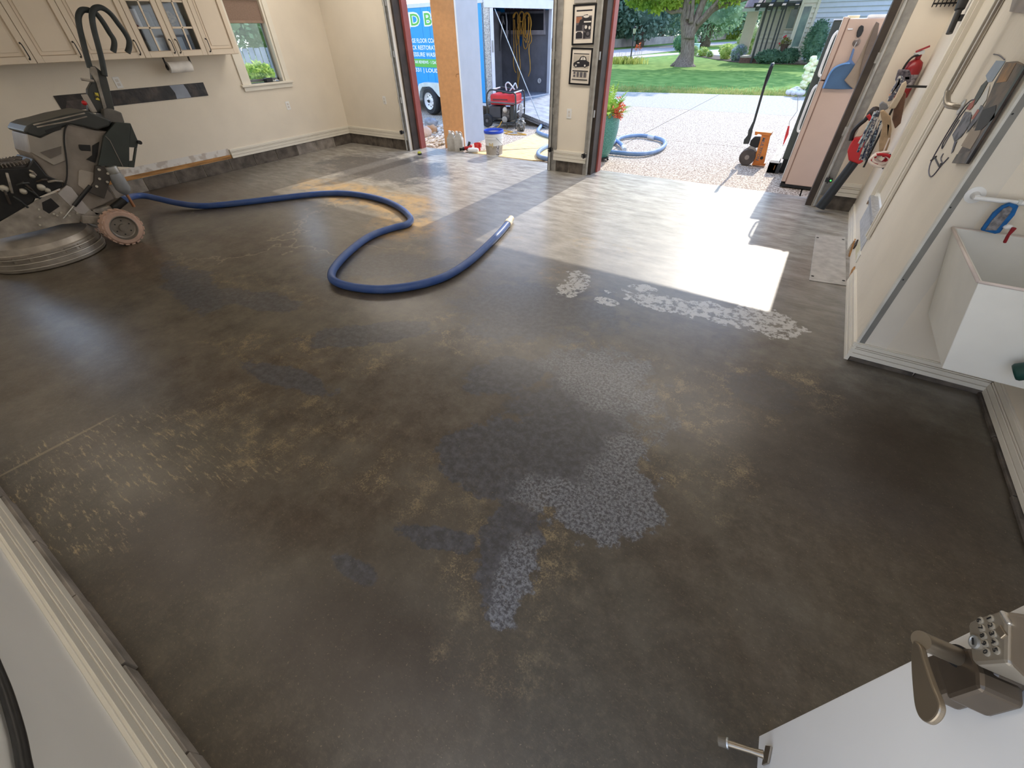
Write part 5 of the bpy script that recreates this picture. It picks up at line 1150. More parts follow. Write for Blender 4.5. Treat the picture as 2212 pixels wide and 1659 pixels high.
gbox('engine', .32, .50, .04, .36, .15, .36, mat('engine_metal', (120, 116, 112), .45, metal=.4, c2=(60, 58, 58), scale=24), .015)
MB().blob(gp(.40, .04, .34), (.055, .04, .055), 2, .08).build('air_filter', mat('pale_engine', (206, 196, 182), .5), t, smooth=True)
MB().lathe(gp(.40, .02, .17), -ey_, [(.06, 0), (.06, .02), (.03, .03)], 18).build('recoil_starter', M_galvd, t, smooth=True, auto=40)
gbox('control_panel', .52, .60, .03, .1, .16, .42, M_gd, .006)
MB().lathe(gp(LX-.03, .30, .30), ex_, [(.13, 0), (.13, .03), (.06, .05)], 24).build('alternator', mat('alternator', (96, 92, 94), .45, metal=.5, c2=(180, 176, 176), scale=40), t, smooth=True, auto=40)
gbox('base_plate', .1, .6, .05, .47, .10, .13, M_gk, .004)
for v in (-.04, LY):
    c = gp(.0, v, .125+.015)
    w = MB().lathe(c, ey_, [(.07, 0), (.115, 0), (.125, .012), (.125, .048), (.115, .06), (.07, .06)], 32).build('wheel', M_tire, t, smooth=True, auto=35); ORG[w] = ORG[t]
    MB().lathe(c-ey_*.004, ey_, [(.0, 0), (.03, 0), (.032, .006), (.085, .008), (.09, .002), (.09, .03)], 24, caps=False).build('rim', mat('dark_rim', (92, 90, 92), .6) if 'dark_rim' not in D.materials else D.materials['dark_rim'], w, smooth=True, auto=35)
    for q in range(6):
        a = q*math.pi/3; p = c-ey_*.006+(ex_*math.cos(a)+Vector((0,0,1))*math.sin(a))*.055; MB().cyl(p, p+ey_*.004, .013, n=8).build('hole', M_gk, w)
MB().tube(smoothpath([gp(.38, .2, .66), gp(.36, .2, .76), gp(.42, .2, .80), gp(.50, .2, .74), gp(.56, .2, .68)], 5), .013, 8).build('cord_loop', M_al, t, smooth=True)
MB().tube(smoothpath([gp(.47, .15, .66), gp(.55, .15, .74), gp(.58, .2, .79), gp(.62, .2, .70)], 5), .012, 8).build('cord_loop', M_al, t, smooth=True)
gt('ground_cord', [(.34, -.02, .14), (.30, -.05, .06), (.26, -.10, .02), (.5, -.25, .01), (.72, -.35, .01), (.6, -.5, .01), (.8, -.62, .01), (1.1, -.55, .01), (.85, -.42, .01)], .009, M_cord, 6)
tt = MB(); tt.blob((-5.23, 8.60, .10), (.10, .08, .12), 3, .25, 4, 3.5)
tag(tt.build('plastic_bag_bundle', mat('grey_plastic_bag', (150, 146, 138), .35, c2=(60, 60, 56), scale=16, thr=(.42, .6))), 'crumpled grey and black plastic bundle right of the generator', 'bundle')

# ------------------------------------------------------------------ bucket, jugs, tools at the threshold
t = thing('plastic_bucket', 'white plastic bucket with a blue rim and grey dust inside', 'bucket', (-4.465, 6.47, -.015))
bx, by_, bz = -4.465, 6.47, -.012
MB().lathe((bx, by_, bz), Zv, [(.132, 0), (.135, .004), (.150, .30), (.156, .302), (.156, .315), (.151, .317), (.152, .34), (.147, .34), (.146, .30), (.130, .02), (.0, .015)], 40, caps=False).build('pail', mat('translucent_white', (238, 238, 236), .35, var=.01), t, smooth=True, auto=30)
MB().lathe((bx, by_, bz), Zv, [(.1365, .03), (.1445, .16), (.1450, .165)], 40, caps=False).build('dust_line', mat('dust_fill', (150, 138, 118), .7, c2=(196, 188, 176), scale=6), t, smooth=True)
MB().lathe((bx, by_, bz), Zv, [(.150, .338), (.160, .338), (.164, .345), (.164, .372), (.158, .380), (.148, .378), (.146, .345)], 40, caps=False).build('rim', mat('royal_blue', (40, 78, 200), .35), t, smooth=True, auto=40)
MB().lathe((bx, by_, bz), Zv, [(.151, .262), (.158, .262), (.158, .272), (.152, .274)], 40, caps=False).build('ridge', D.materials['translucent_white'], t, smooth=True, auto=40)
vw = Vector((-bx, -by_, 0)).normalized(); tg = Vector((-vw.y, vw.x, 0))
def bk(a, z, r=.153): d = vw*math.cos(a)+tg*math.sin(a); return Vector((bx, by_, bz+z))+d*r
MB().tube(smoothpath([bk(.9, .30, .16), bk(.75, .26, .168), bk(.62, .21, .17), bk(.5, .17, .168)][::-1] if False else [bk(.2, .29, .165), bk(.45, .25, .17), bk(.8, .20, .166), bk(1.1, .17, .164)], 4), .004, 6).build('handle', M_galvd, t)
lb_ = MB(); cols = [(.10, .62, .05, .22)]
a0, a1 = .25, .62
lb_.add([bk(a0, .02, .1385), bk(a1, .02, .1385), bk(a1, .17, .1475), bk(a0, .17, .1475)], [(0,1,2,3)]).build('printed_label', mat('bucket_print', (84, 80, 84), .6, c2=(210, 206, 204), scale=70, thr=(.47, .53)), t)
lb2 = MB().add([bk(-.6, .17, .148), bk(-.12, .14, .1465), bk(-.1, .21, .1495), bk(-.62, .21, .1495)], [(0,1,2,3)]); lb2.build('yellowed_patch', mat('yellowed', (222, 204, 160), .6), t)
def jug(name, lb, c, rz, m):
    tt = thing(name, lb, 'jug', (c[0], c[1], -.012), group='two silver-white jugs by the tall cabinet')
    co, si = math.cos(rz), math.sin(rz); f = lambda u, v, z: (c[0]+u*co-v*si, c[1]+u*si+v*co, z-.012)
    body = [(-.075,-.055),(.075,-.055),(.075,.055),(-.075,.055)]
    mb = MB(); vs = [f(u, v, 0) for u, v in body]+[f(u, v, .20) for u, v in body]+[f(u*.55, v*.6, .27) for u, v in body]+[f(u*.35, v*.5, .285) for u, v in body]
    fs = [(3,2,1,0)]+[(4*k+i, 4*k+(i+1)%4, 4*k+4+(i+1)%4, 4*k+4+i) for k in range(3) for i in range(4)]+[(12,13,14,15)]
    mb.add(vs, fs).build('body', m, tt, bevel=.008)
    MB().cyl(f(-.03, 0, .28), f(-.03, 0, .315), .019).build('cap', M_white, tt)
    MB().tube(smoothpath([f(-.005, 0, .28), f(.02, 0, .305), f(.055, 0, .29), f(.065, 0, .24)], 5), .009, 8).build('handle', m, tt, smooth=True)
M_jug = mat('silver_jug', (206, 202, 194), .4, metal=.15, c2=(170, 164, 154), scale=8)
jug('chemical_jug', 'left silver-white jug beside the tall cabinet', (-5.32, 6.40), .2, M_jug)
jug('chemical_jug', 'right silver-white jug in front of the tall cabinet edge', (-5.17, 6.41), .35, M_jug)
t = thing('cordless_tool', 'red and black cordless tool lying on the slab edge', 'power tool', (-5.02, 6.42, -.012))
P = [Vector(p) for p in ((-5.14, 6.39, .035), (-5.06, 6.42, .05), (-4.98, 6.45, .06))]
MB().tube([P[0], P[1]], [.035, .03], 12).build('battery', M_gk, t, smooth=True); MB().tube([P[1], P[2], P[2]+Vector((.05,.0,.04))], [.03, .034, .02], 12).build('body', mat('tool_red', (190, 44, 48), .4), t, smooth=True)
MB().cyl(P[2]+Vector((-.02, 0, .02)), P[2]+Vector((.0, .02, .09)), .022).build('chuck', M_charcoal, t)
t = thing('red_cup', 'red plastic container behind the cordless tool', 'container', (-4.93, 6.60, -.012))
MB().lathe((-4.93, 6.62, .0), Zv, [(.05, -.012), (.052, 0), (.060, .11), (.056, .11), (.048, .01)], 20, caps=False).build('cup', mat('cup_red', (206, 50, 52), .4), t, smooth=True, auto=40)
MB().box(-4.87, -4.85, 6.60, 6.64, .05, .11).build('handle', D.materials['cup_red'], t, bevel=.004)
t = thing('white_bottle', 'white bottle lying on its side beside the bucket', 'bottle', (-4.86, 6.46, .02))
MB().lathe((-4.98, 6.40, .033), (1, .3, 0), [(.02, 0), (.04, .02), (.042, .16), (.035, .19), (.015, .2)], 20).build('body', M_white, t, smooth=True, auto=40)
MB().lathe((-5.0, 6.394, .033), (1, .3, 0), [(.016, 0), (.016, .03)], 12).build('cap', M_gd, t)

# cardboard / plywood sheet on the ground
pw = [PZ(x, y, .0) for x, y in ((1070, 322), (1162, 286), (1240, 316), (1215, 345), (1150, 346), (1060, 341), (975, 338), (1000, 333))]
tag(MB().prism([(p[0], max(p[1], 6.40), -.012) for p in pw], (0, 0, .014)).build('plywood_sheet', mat('plywood_face', (232, 204, 150), .7, c2=(206, 164, 104), scale=7, thr=(.5, .72), aniso=(1, 4, 1)), bevel=.002), 'thin tan plywood sheet on the driveway behind the bucket', 'sheet')
# pale blue hose outside
M_hose2 = mat('faded_blue_hose', (138, 158, 186), .6, c2=(112, 138, 172), scale=8)
t = thing('outdoor_hose', 'faded blue hose running over the ramp and behind the pillar to a loop', 'hose', PZ(1160, 290))
hz2 = .03
pA = [(1130,236),(1143,238),(1158,246),(1170,258),(1171,268),(1162,282),(1168,289),(1192,297),(1215,303),(1232,309),(1215,311),(1192,314),(1176,319),(1163,329),(1165,338),(1182,343),(1205,346),(1235,344),(1262,338),(1290,331),(1310,328),(1335,330),(1370,333),(1400,331),(1425,323),(1437,311),(1430,302),(1412,297)]
P = [Vector(PZ(x, y, hz2)) for x, y in pA]
zr = lambda p: p
MB().tube(smoothpath(P[1:], 5), .034, 12).build('hose', M_hose2, t, smooth=True, auto=60)
pB = [(1403,295),(1385,293),(1360,294),(1340,298),(1330,305),(1320,312)]
MB().tube(smoothpath([PZ(x, y, hz2) for x, y in pB], 5), .034, 12).build('hose', M_hose2, t, smooth=True, auto=60)
a, b = Vector(PZ(1414, 298, hz2)), Vector(PZ(1401, 295, hz2)); MB().tube([a, b], .040, 14).build('coupling', M_al, t, smooth=True, auto=40)
pC = [(1318,300),(1330,303),(1340,310),(1347,318)]
MB().tube(smoothpath([PZ(x, y, hz2+.01) for x, y in pC], 5), .032, 12).build('hose_end', mat('clean_blue_hose', (108, 142, 196), .5), t, smooth=True, auto=60)
MB().tube([PZ(1346, 317, hz2+.01), PZ(1349, 324, hz2+.01)], .036, 14).build('cuff', M_al, t, smooth=True, auto=40)
a = Vector(PZ(1168, 264, hz2)); MB().tube([a, a+Vector((.0, -.12, 0))], .037, 12).build('coupling', M_al, t)

# ------------------------------------------------------------------ green planter with fern and red flowers
px_, py_ = -2.79, 7.0
t = thing('teal_planter', 'tall teal glazed planter standing behind the right edge of the pillar', 'planter', (px_, py_, -.015))
MB().lathe((px_, py_, .045), Zv, [(.14, 0), (.155, .01), (.21, .12), (.245, .26), (.262, .40), (.262, .52), (.25, .58), (.262, .60), (.24, .61), (.22, .58), (.0, .56)], 48, caps=False).build('pot', mat('teal_glaze', (66, 130, 118), .3, c2=(104, 168, 154), scale=90, thr=(.45, .6), bump=.5, bscale=90), t, smooth=True, auto=40)
MB().lathe((px_, py_, .02), Zv, [(.15, 0), (.17, .01), (.17, .025), (.14, .025)], 24).build('caddy', M_gk, t)
for a in (0.1, 2.2, 4.3): MB().blob((px_+.16*math.cos(a), py_+.16*math.sin(a), .008), (.02, .02, .022), 1).build('caster', M_gk, t, smooth=True)
t = thing('fern', 'yellow-green fern growing in the teal planter', 'plant', (px_, py_, .62))
mb = MB(); rng = random.Random(21)
for k in range(54):
    a = rng.uniform(0, 6.28); ln = rng.uniform(.25, .55); tilt = rng.uniform(.1, 1.1); h0 = Vector((px_+.10*math.cos(a), py_+.10*math.sin(a), .58))
    d = Vector((math.cos(a)*math.sin(tilt), math.sin(a)*math.sin(tilt), math.cos(tilt))); side = Vector((-math.sin(a), math.cos(a), 0)); nseg = 14; prev = h0
    for i in range(1, nseg+1):
        s = i/nseg; p = h0+d*ln*s+Vector((0,0,-.35*ln*s*s*math.sin(tilt)*1.4)); w = .055*math.sin(math.pi*min(1, s*.9+.12))
        for sg in (-1, 1):
            mb.add([p, p+side*sg*w+d*.02, p+side*sg*w*.9+d*.035, p+d*.018], [(0,1,2,3)])
        mb.add([prev+side*.002, p+side*.002, p-side*.002, prev-side*.002], [(0,1,2,3)]); prev = p
mb.build('frond', leafmat('fern_green', (120, 172, 60), (196, 218, 110), 9), t, kind='stuff')
mb = MB(); mb.leaves((px_+.05, py_-.05, .64), (.20, .20, .14), 700, .045, 31, .3, droop=.5); mb.build('trailing_leaves', leafmat('trail_green', (120, 140, 60), (190, 202, 104), 14), t, kind='stuff')
t = thing('red_flowers', 'salmon red begonia blooms spilling from the right of the planter', 'flowers', (-2.56, 6.98, .55))
mb = MB()
for k in range(26): 
    q = Vector((-2.53+rng.gauss(0, .035), 6.98+rng.gauss(0, .05), .66+rng.gauss(0, .06)))
    mb.leaves(tuple(q), (.02, .02, .018), 10, .03, k, .5, .9)
mb.build('petals', leafmat('salmon_petal', (232, 90, 72), (244, 156, 126), 40), t, kind='stuff')

# ------------------------------------------------------------------ refrigerator and things on it
FY = 6.72; M_fr = mat('fridge_almond', (198, 172, 156), .42, var=.01); M_frw = mat('fridge_white', (238, 238, 236), .35)
fx0 = -.125; fxd = -.062
t = thing('refrigerator', 'almond refrigerator standing outside against the right door post', 'refrigerator', (.2, 7.05, -.01))
MB().box(fxd, .62, FY, FY+.70, .035, 1.64).build('body', M_fr, t, bevel=.008)
zs = PY(1770, 174, FY)[2]
for nm, z0, z1 in (('lower_door', .06, zs-.006), ('freezer_door', zs+.006, 1.655)):
    d = MB().box(fx0+.006, fxd-.008, FY+.005, FY+.69, z0, z1).build(nm, M_fr, t, bevel=.008)
    MB().box(fx0, fx0+.006, FY, FY+.695, z0, z1).build('door_skin', M_frw, d, bevel=.002)
    hz0, hz1 = (z1-.50, z1-.04) if nm == 'lower_door' else (z0+.03, z0+.42)
    MB().tube(smoothpath([(fx0, FY+.05, hz0), (fx0-.026, FY+.05, hz0+.03), (fx0-.030, FY+.05, (hz0+hz1)/2), (fx0-.026, FY+.05, hz1-.05), (fx0, FY+.05, hz1)], 5), .014, 10).build('handle', M_frw, d, smooth=True)
MB().box(fxd-.008, fxd, FY+.01, FY+.68, .05, 1.64).build('gasket', mat('gasket_brown', (132, 108, 96), .7), t)
MB().box(fx0+.01, .62, FY+.02, FY+.68, .0, .035).build('base_grille', M_gk, t)
MB().box(fxd-.03, fxd+.08, FY+.04, FY+.10, 1.64, 1.665).build('hinge_cover', mat('hinge_cream', (236, 226, 190), .4), t, bevel=.004)
MB().box(.09, .6, FY+.03, FY+.6, 1.6405, 1.665).build('top_lid', M_frw, t, bevel=.004)
def fz(l, k=0.): return [PY(*p, FY-k) for p in zz(l, 1560, 0, 3.605)]
t = thing('magnet', 'black oval magnet on the refrigerator side', 'magnet', fz([(1075,240)])[0])
MB().prism(fz([(1085,195),(1103,205),(1100,240),(1080,280),(1058,293),(1045,285),(1048,250),(1065,210)], .002), (0, -.02, 0)).build('body', M_black, t, bevel=.005)
t = thing('magnet', 'short white bar magnet on the refrigerator side', 'magnet', fz([(995,226)])[0])
MB().prism(fz([(978,222),(1018,222),(1016,231),(977,233)], .002), (0, -.012, 0)).build('body', M_white, t, bevel=.003)
t = thing('hook_ring', 'round hook magnet holding the dustpan', 'hook', fz([(1046,332)])[0])
c = Vector(fz([(1046,330)])[0]); MB().lathe(c, (0, -1, 0), [(.034, 0), (.034, .012), (.02, .018)], 20).build('magnet', mat('chrome_hook', (130, 120, 116), .3, metal=.6), t, smooth=True, auto=40)
MB().tube(smoothpath([c+Vector((0,-.02,-.0)), c+Vector((-.004,-.035,-.03)), c+Vector((-.006,-.028,-.05)), c+Vector((-.008,-.015,-.04))], 4), .003, 6).build('hook', M_galv, t)
t = thing('dustpan', 'blue plastic dustpan hanging on the refrigerator side', 'dustpan', fz([(900,600)])[0])
MB().prism(fz([(1018,375),(1032,383),(1022,420),(1008,465),(1035,500),(1010,545),(990,500),(940,498),(985,470),(1000,430)], .012), (0, -.018, 0)).build('handle', mat('dustpan_blue', (96, 124, 168), .45), t, bevel=.004)
pan = [(785,688),(808,635),(840,570),(880,525),(940,497),(985,492),(1010,545),(1030,500),(1040,520),(1030,600),(1015,692),(900,694)]
MB().prism(fz([(785,688),(808,635),(840,570),(880,525),(940,497),(1000,492),(1035,505),(1030,600),(1015,692),(900,694)], .01), (0, -.03, 0)).build('pan', mat('dustpan_navy', (66, 98, 134), .45), t, bevel=.006)
rimp = fz([(785,688),(815,640),(850,585),(895,550),(950,532),(1010,530)], .045)
MB().tube(smoothpath([fz([q], .042)[0] for q in [(785,688),(806,638),(838,572),(878,527),(938,500),(995,494)]], 3), .009, 8).build('rim', mat('dustpan_light', (110, 158, 214), .4), t, smooth=True)
t = thing('hanging_cloth', 'beige cloth folded over the top corner of the refrigerator side', 'cloth', fz([(1100,500)])[0])
MB().prism(fz([(1200,168),(1225,182),(1190,360),(1150,470),(1090,600),(1030,700),(985,662),(950,625),(1000,560),(1060,460),(1120,330),(1160,240)], .045), (0, -.02, 0)).build('cloth', mat('beige_cloth', (146, 130, 114), .85, var=.05, scale=8), t, bevel=.006)
MB().prism(fz([(1200,168),(1225,182),(1200,330),(1130,500),(1060,650),(1080,520),(1120,380),(1165,260)], .07), (0, -.01, 0)).build('fold', mat('beige_cloth_dark', (112, 98, 88), .85), t, bevel=.004)
# dark upright panel behind the refrigerator and crate with printed box
pb = [PY(x, y, 7.62) for x, y in ((1686, 352), (1794, 44), (1812, 42), (1806, 45))]
t = thing('upright_freezer', 'dark grey-green upright appliance behind the refrigerator', 'appliance', (.1, 7.8, 0))
x0 = PY(1689, 346, 7.62)[0]; zt = PY(1797, 44, 7.62)[2]
MB().box(x0, .5, 7.50, 8.1, .16, zt).build('body', mat('grey_green_panel', (74, 78, 70), .5), t, bevel=.01)
MB().box(x0-.006, .5, 7.49, 8.11, zt, zt+.012).build('top', M_frw, t)
MB().box(x0+.02, .48, 7.52, 8.08, -.012, .16).build('base', M_gk, t)
t = thing('printed_box', 'white box with black print on a dark crate behind the refrigerator', 'box', (-.42, 7.6, 0))
MB().box(-.36, x0+.02, 7.44, 7.49, -.012, .12).box(-.36, x0-.02, 7.44, 7.80, -.012, .12).build('crate', mat('dark_crate', (48, 50, 52), .6), t, bevel=.005)
MB().prism([(-.35, 7.42, .12), (x0-.02, 7.42, .12), (x0-.02, 7.86, .22), (-.33, 7.86, .22)], (0, 0, .035)).build('white_sheet', M_white, t, bevel=.003)
rng = random.Random(9); mb = MB()
for k in range(12):
    u = rng.uniform(-.33, x0-.08); v = rng.uniform(7.45, 7.80); w = rng.uniform(.015, .04); z = .157+(v-7.42)/.44*.10
    MB().prism([(u, v, z), (u+w, v, z), (u+w, v+.02, z+.003), (u, v+.02, z+.003)], (0, 0, .001)).build('print', M_gk, t)
MB().box(-.28, x0-.05, 7.432, 7.44, .03, .09).build('orange_flap', mat('crate_orange', (150, 98, 50), .6), t)
# red stake with wire
t = thing('marker_stake', 'thin red marker stake with a wire behind the refrigerator', 'stake', PY(1692, 306, 8.2))
mp_ = [PY(x, y, 8.6) for x, y in ((1724, 208), (1722, 240), (1706, 262), (1704, 273))]
MB().tube(mp_, .004, 5).build('wire', M_galvd, t); gs_ = Vector(PY(1692, 312, 8.6)); MB().tube([gs_, (gs_.x, gs_.y, -.015)], .004, 5).build('spike', M_galvd, t); MB().tube([PY(1704, 272, 8.6), PY(1700, 290, 8.6), PY(1692, 312, 8.6)], [.012, .022, .006], 8).build('stake', mat('stake_red', (216, 50, 50), .5), t)

# ------------------------------------------------------------------ pallet jack
t = thing('pallet_jack', 'orange pallet jack with tall black handle on the driveway', 'pallet jack', (-.6, 7.8, 0))
M_oj = mat('jack_orange', (232, 142, 62), .5, c2=(204, 116, 48), scale=8)
def pj(l, y=7.75): return [PY(*p, y) for p in zz(l, 1580, 240, 10.37)]
MB().prism(pj([(690,500),(880,510),(860,600),(730,1170),(480,1150),(520,1050)]), (0, .035, 0)).build('body_plate', M_oj, t, bevel=.006)
MB().prism(pj([(530,455),(905,490),(880,560),(690,540),(600,510),(560,545),(520,530)], 7.74), (0, .18, 0)).build('top_plate', M_oj, t, bevel=.004)
MB().prism(pj([(480,1140),(760,1175),(740,1235),(455,1210)], 7.73), (0, .10, 0)).build('bottom_lip', mat('jack_dark_orange', (190, 104, 34), .5), t, bevel=.003)
cH = Vector(pj([(678,1050)], 7.748)[0]); MB().lathe(cH, (0, -1, 0), [(.022, 0), (.022, .002)], 18).build('hole', M_gk, t)
a = Vector(pj([(700,590)], 7.747)[0]); b = Vector(pj([(540,1110)], 7.747)[0]); dr = (b-a).normalized(); upv = Vector((0,-1,0)).cross(dr); 
text('MULTITON', a-upv*.0, dr, upv if upv.x > 0 else -upv, (b-a).length, .042, mat('jack_letter', (104, 104, 110), .5), t, depth=.0, shear=.2, bold=.02) if upv.x > 0 else text('MULTITON', a, dr, upv, (b-a).length, .042, mat('jack_letter', (104, 104, 110), .5), t, depth=.0, shear=.2, bold=.02)
for dy in (0, .11):
    c = Vector(pj([(360,1000)], 7.70)[0])+Vector((0, dy, 0)); c.z = .10
    MB().lathe(c, (0, 1, 0), [(.04, 0), (.10, 0), (.11, .01), (.11, .05), (.10, .06)], 28).build('wheel', mat('jack_wheel', (84, 74, 68), .7, var=.15) if 'jack_wheel' not in D.materials else D.materials['jack_wheel'], t, smooth=True, auto=35)
    MB().lathe(c-Vector((0,.004,0)), (0, 1, 0), [(.0, 0), (.03, 0), (.035, .01)], 16, caps=False).build('hub', mat('jack_hub', (150, 136, 124), .5) if 'jack_hub' not in D.materials else D.materials['jack_hub'], t)
MB().prism(pj([(360,820),(420,780),(520,820),(560,900),(500,940),(430,870)], 7.74), (0, .05, 0)).build('wheel_bracket', M_g2, t, bevel=.004)
MB().prism(pj([(430,660),(500,590),(650,590),(600,820),(500,830),(400,760)], 7.76), (0, .10, 0)).build('pump', M_gk, t, bevel=.01)
MB().prism(pj([(380,410),(470,430),(430,600),(380,740),(260,740),(280,640),(360,540)], 7.74), (0, .06, 0)).build('yoke', M_gd, t, bevel=.008)
h0 = Vector(pj([(430,420)], 7.76)[0]); h1 = Vector(pj([(510,230)], 7.76)[0]); h2 = Vector(PY(1650, 190, 7.76)); h3 = Vector(PY(1668, 140, 7.76))
MB().tube([h0, h1, h2], [.026, .016, .016], 10).build('handle_shaft', M_gd, t, smooth=True, auto=50)
lp0 = h2; ax2 = (h3-h2).normalized(); sd = Vector((0,1,0)).cross(ax2)
gr = [h2, h2+ax2*.05+Vector((0,-.04,0)), h2.lerp(h3, .5)+Vector((0,-.085,0)), h3+Vector((0,-.07,0)), h3+Vector((.01,0,0)), h3+Vector((0,.07,0)), h2.lerp(h3, .5)+Vector((0,.085,0)), h2+ax2*.05+Vector((0,.04,0))]
MB().tube(smoothpath(gr+[gr[0]], 4), .016, 8).build('grip', M_black, t, smooth=True)
MB().tube([h2, h3], .008, 6).build('release_lever', M_galv, t)

# ================================================================== OUTSIDE, FAR
def zf(l): return [(1300+a/4.809, b/4.809) for a, b in l]
def zh(l): return [(1620+a/6.506, b/6.506) for a, b in l]
M_bark = mat('grey_bark', (96, 84, 78), .9, c2=(136, 124, 116), scale=5, aniso=(6, 6, 1), bump=1, bscale=12)
M_leaf = leafmat('maple_leaf', (96, 130, 52), (172, 192, 84), 1.2)
M_ever = leafmat('far_evergreen', (112, 148, 138), (164, 190, 178), .55, .5); M_ever2 = leafmat('far_broadleaf', (124, 158, 132), (174, 198, 164), .6, .5)  # leaf colours lightened towards blue-green to stand in for distance haze
M_bush = leafmat('bush_leaf', (80, 130, 96), (136, 176, 130), 3); M_bushy = leafmat('yellow_bush', (150, 180, 90), (212, 222, 146), 5)
# maple on the lawn
T = (-7.21, 28.96)
t = thing('maple_tree', 'big grey-barked maple with forked trunk on the front lawn', 'tree', (T[0], T[1], -.03))
def tv(l, dy=0.): return [Vector(PV(x, y, T[0]*(1+dy/29), T[1]*(1+dy/29))) for x, y in zf(l)]
def limb(l, rr, dy=0., nm='branch', n=12):
    MB().tube(smoothpath(tv(l, dy), 3), [x for i in range(len(rr)-1) for x in [rr[i]+(rr[i+1]-rr[i])*j/3 for j in range(3)]]+[rr[-1]], n).build(nm, M_bark, t, smooth=True)
limb([(855,700),(862,660),(880,600),(890,500),(893,380),(890,300),(895,260)], [.62,.50,.38,.34,.33,.33,.32], nm='trunk', n=18)
limb([(885,330),(862,220),(870,120),(890,0),(900,-150),(905,-400)], [.30,.21,.20,.19,.16,.1])
limb([(905,400),(940,280),(985,190),(1020,100),(1060,0),(1110,-160),(1180,-420)], [.28,.20,.18,.17,.16,.12,.08], -.2)
limb([(940,330),(1000,255),(1090,170),(1160,100),(1260,55),(1400,15),(1500,-10),(1700,-70)], [.2,.15,.13,.12,.11,.09,.08,.05], .3)
limb([(985,250),(1060,170),(1110,110),(1180,40),(1230,-30),(1320,-200)], [.12,.10,.09,.09,.08,.05], -.3)
limb([(850,115),(790,112),(730,128),(680,105),(610,55),(540,10),(450,-60)], [.13,.10,.09,.08,.07,.06,.03])
limb([(840,100),(800,80),(770,50),(730,30)], [.05,.04,.03,.02]); limb([(925,240),(940,120),(950,0),(960,-160)], [.12,.09,.08,.05], -.4)
limb([(890,200),(905,100),(900,0),(850,-200)], [.12,.09,.08,.05], -.3)
M_root = M_bark
for dx, w in ((-.62, .13), (.60, .12), (.2, .1), (-.3, .1)): MB().tube([(T[0]+dx, T[1]-.1-abs(dx)*.1, -.03), (T[0]+dx*.6, T[1]-.05, .10), (T[0]+dx*.3, T[1], .42)], [w*.4, w, w], 8).build('root', M_root, t, smooth=True)
mb = MB()
for k, (cx_, cz_, rx_, rz_) in enumerate([(0,5.4,4.6,1.9),(-3.4,4.9,2.6,1.5),(3.6,4.6,2.8,1.5),(0,7.6,3.6,1.8)]):
    mb.leaves((T[0]+cx_, T[1], cz_), (rx_, 3.6, rz_), 5200, .26, 50+k, .5)
for (a, b, rx_, rz_, n) in [(430,20,.75,.32,420),(560,50,.36,.32,260),(330,0,.4,.2,140),(640,10,.5,.25,220),(760,20,.5,.25,240),(590,95,.12,.12,40),(700,40,.3,.2,90),(1300,-20,.9,.28,260),(1010,-20,.4,.2,100)]:
    c = tv([(a, b)])[0]; mb.leaves(tuple(c), (rx_, .8, rz_), n, .17, a, .1, droop=.6)
mb.build('foliage', M_leaf, t, kind='stuff')

# background trees beyond the street
def tree(lb, px, pybase, dist_scale, rx, zc, rz, m, seed, trunk_r=.35, n=2600, leaf=.45, group='background trees beyond the street', name='background_tree'):
    b = Vector(PZ(px, pybase, 0)); top = zc+rz; zc = (top+.5)/2; rz = (top-.5)/2
    t = thing(name, lb, 'tree', tuple(b), group=group)
    MB().tube([b, b+Vector((.1, 0, zc*.5)), b+Vector((0, .1, zc))], [trunk_r*1.2, trunk_r, trunk_r*.5], 8).build('trunk', M_bark, t, smooth=True)
    mb = MB().blob((b.x, b.y, zc), (rx*.72, rx*.72, rz*.78), 3, .22, seed, 2.2); mb.leaves((b.x, b.y, zc), (rx, rx, rz), int(n*2.2), leaf, seed, .68, .5)
    mb.build('crown', m, t, kind='stuff')
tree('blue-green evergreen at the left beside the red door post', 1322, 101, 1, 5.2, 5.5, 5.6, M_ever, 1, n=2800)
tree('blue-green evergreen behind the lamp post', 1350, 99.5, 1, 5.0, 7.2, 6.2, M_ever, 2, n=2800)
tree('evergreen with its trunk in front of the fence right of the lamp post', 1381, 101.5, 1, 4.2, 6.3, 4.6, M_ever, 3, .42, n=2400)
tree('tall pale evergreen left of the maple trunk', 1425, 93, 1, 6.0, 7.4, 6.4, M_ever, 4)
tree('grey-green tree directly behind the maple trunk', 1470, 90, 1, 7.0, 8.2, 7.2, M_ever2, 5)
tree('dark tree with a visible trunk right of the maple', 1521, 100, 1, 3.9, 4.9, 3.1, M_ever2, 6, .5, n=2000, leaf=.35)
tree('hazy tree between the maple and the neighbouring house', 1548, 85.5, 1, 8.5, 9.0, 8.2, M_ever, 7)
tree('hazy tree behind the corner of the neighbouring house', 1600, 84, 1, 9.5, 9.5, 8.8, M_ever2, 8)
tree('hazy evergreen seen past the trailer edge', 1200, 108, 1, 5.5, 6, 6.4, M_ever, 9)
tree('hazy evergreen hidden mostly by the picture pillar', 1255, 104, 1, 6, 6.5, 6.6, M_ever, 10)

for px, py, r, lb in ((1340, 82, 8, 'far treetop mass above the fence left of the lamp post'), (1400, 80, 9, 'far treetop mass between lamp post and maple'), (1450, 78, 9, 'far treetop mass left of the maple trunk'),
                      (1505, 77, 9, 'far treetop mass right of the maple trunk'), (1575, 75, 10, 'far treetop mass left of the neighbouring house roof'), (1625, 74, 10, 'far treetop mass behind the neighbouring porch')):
    tree(lb, px, py, 1, r, r*.9, r, M_ever2 if px % 2 else M_ever, px, n=2200, leaf=.6)
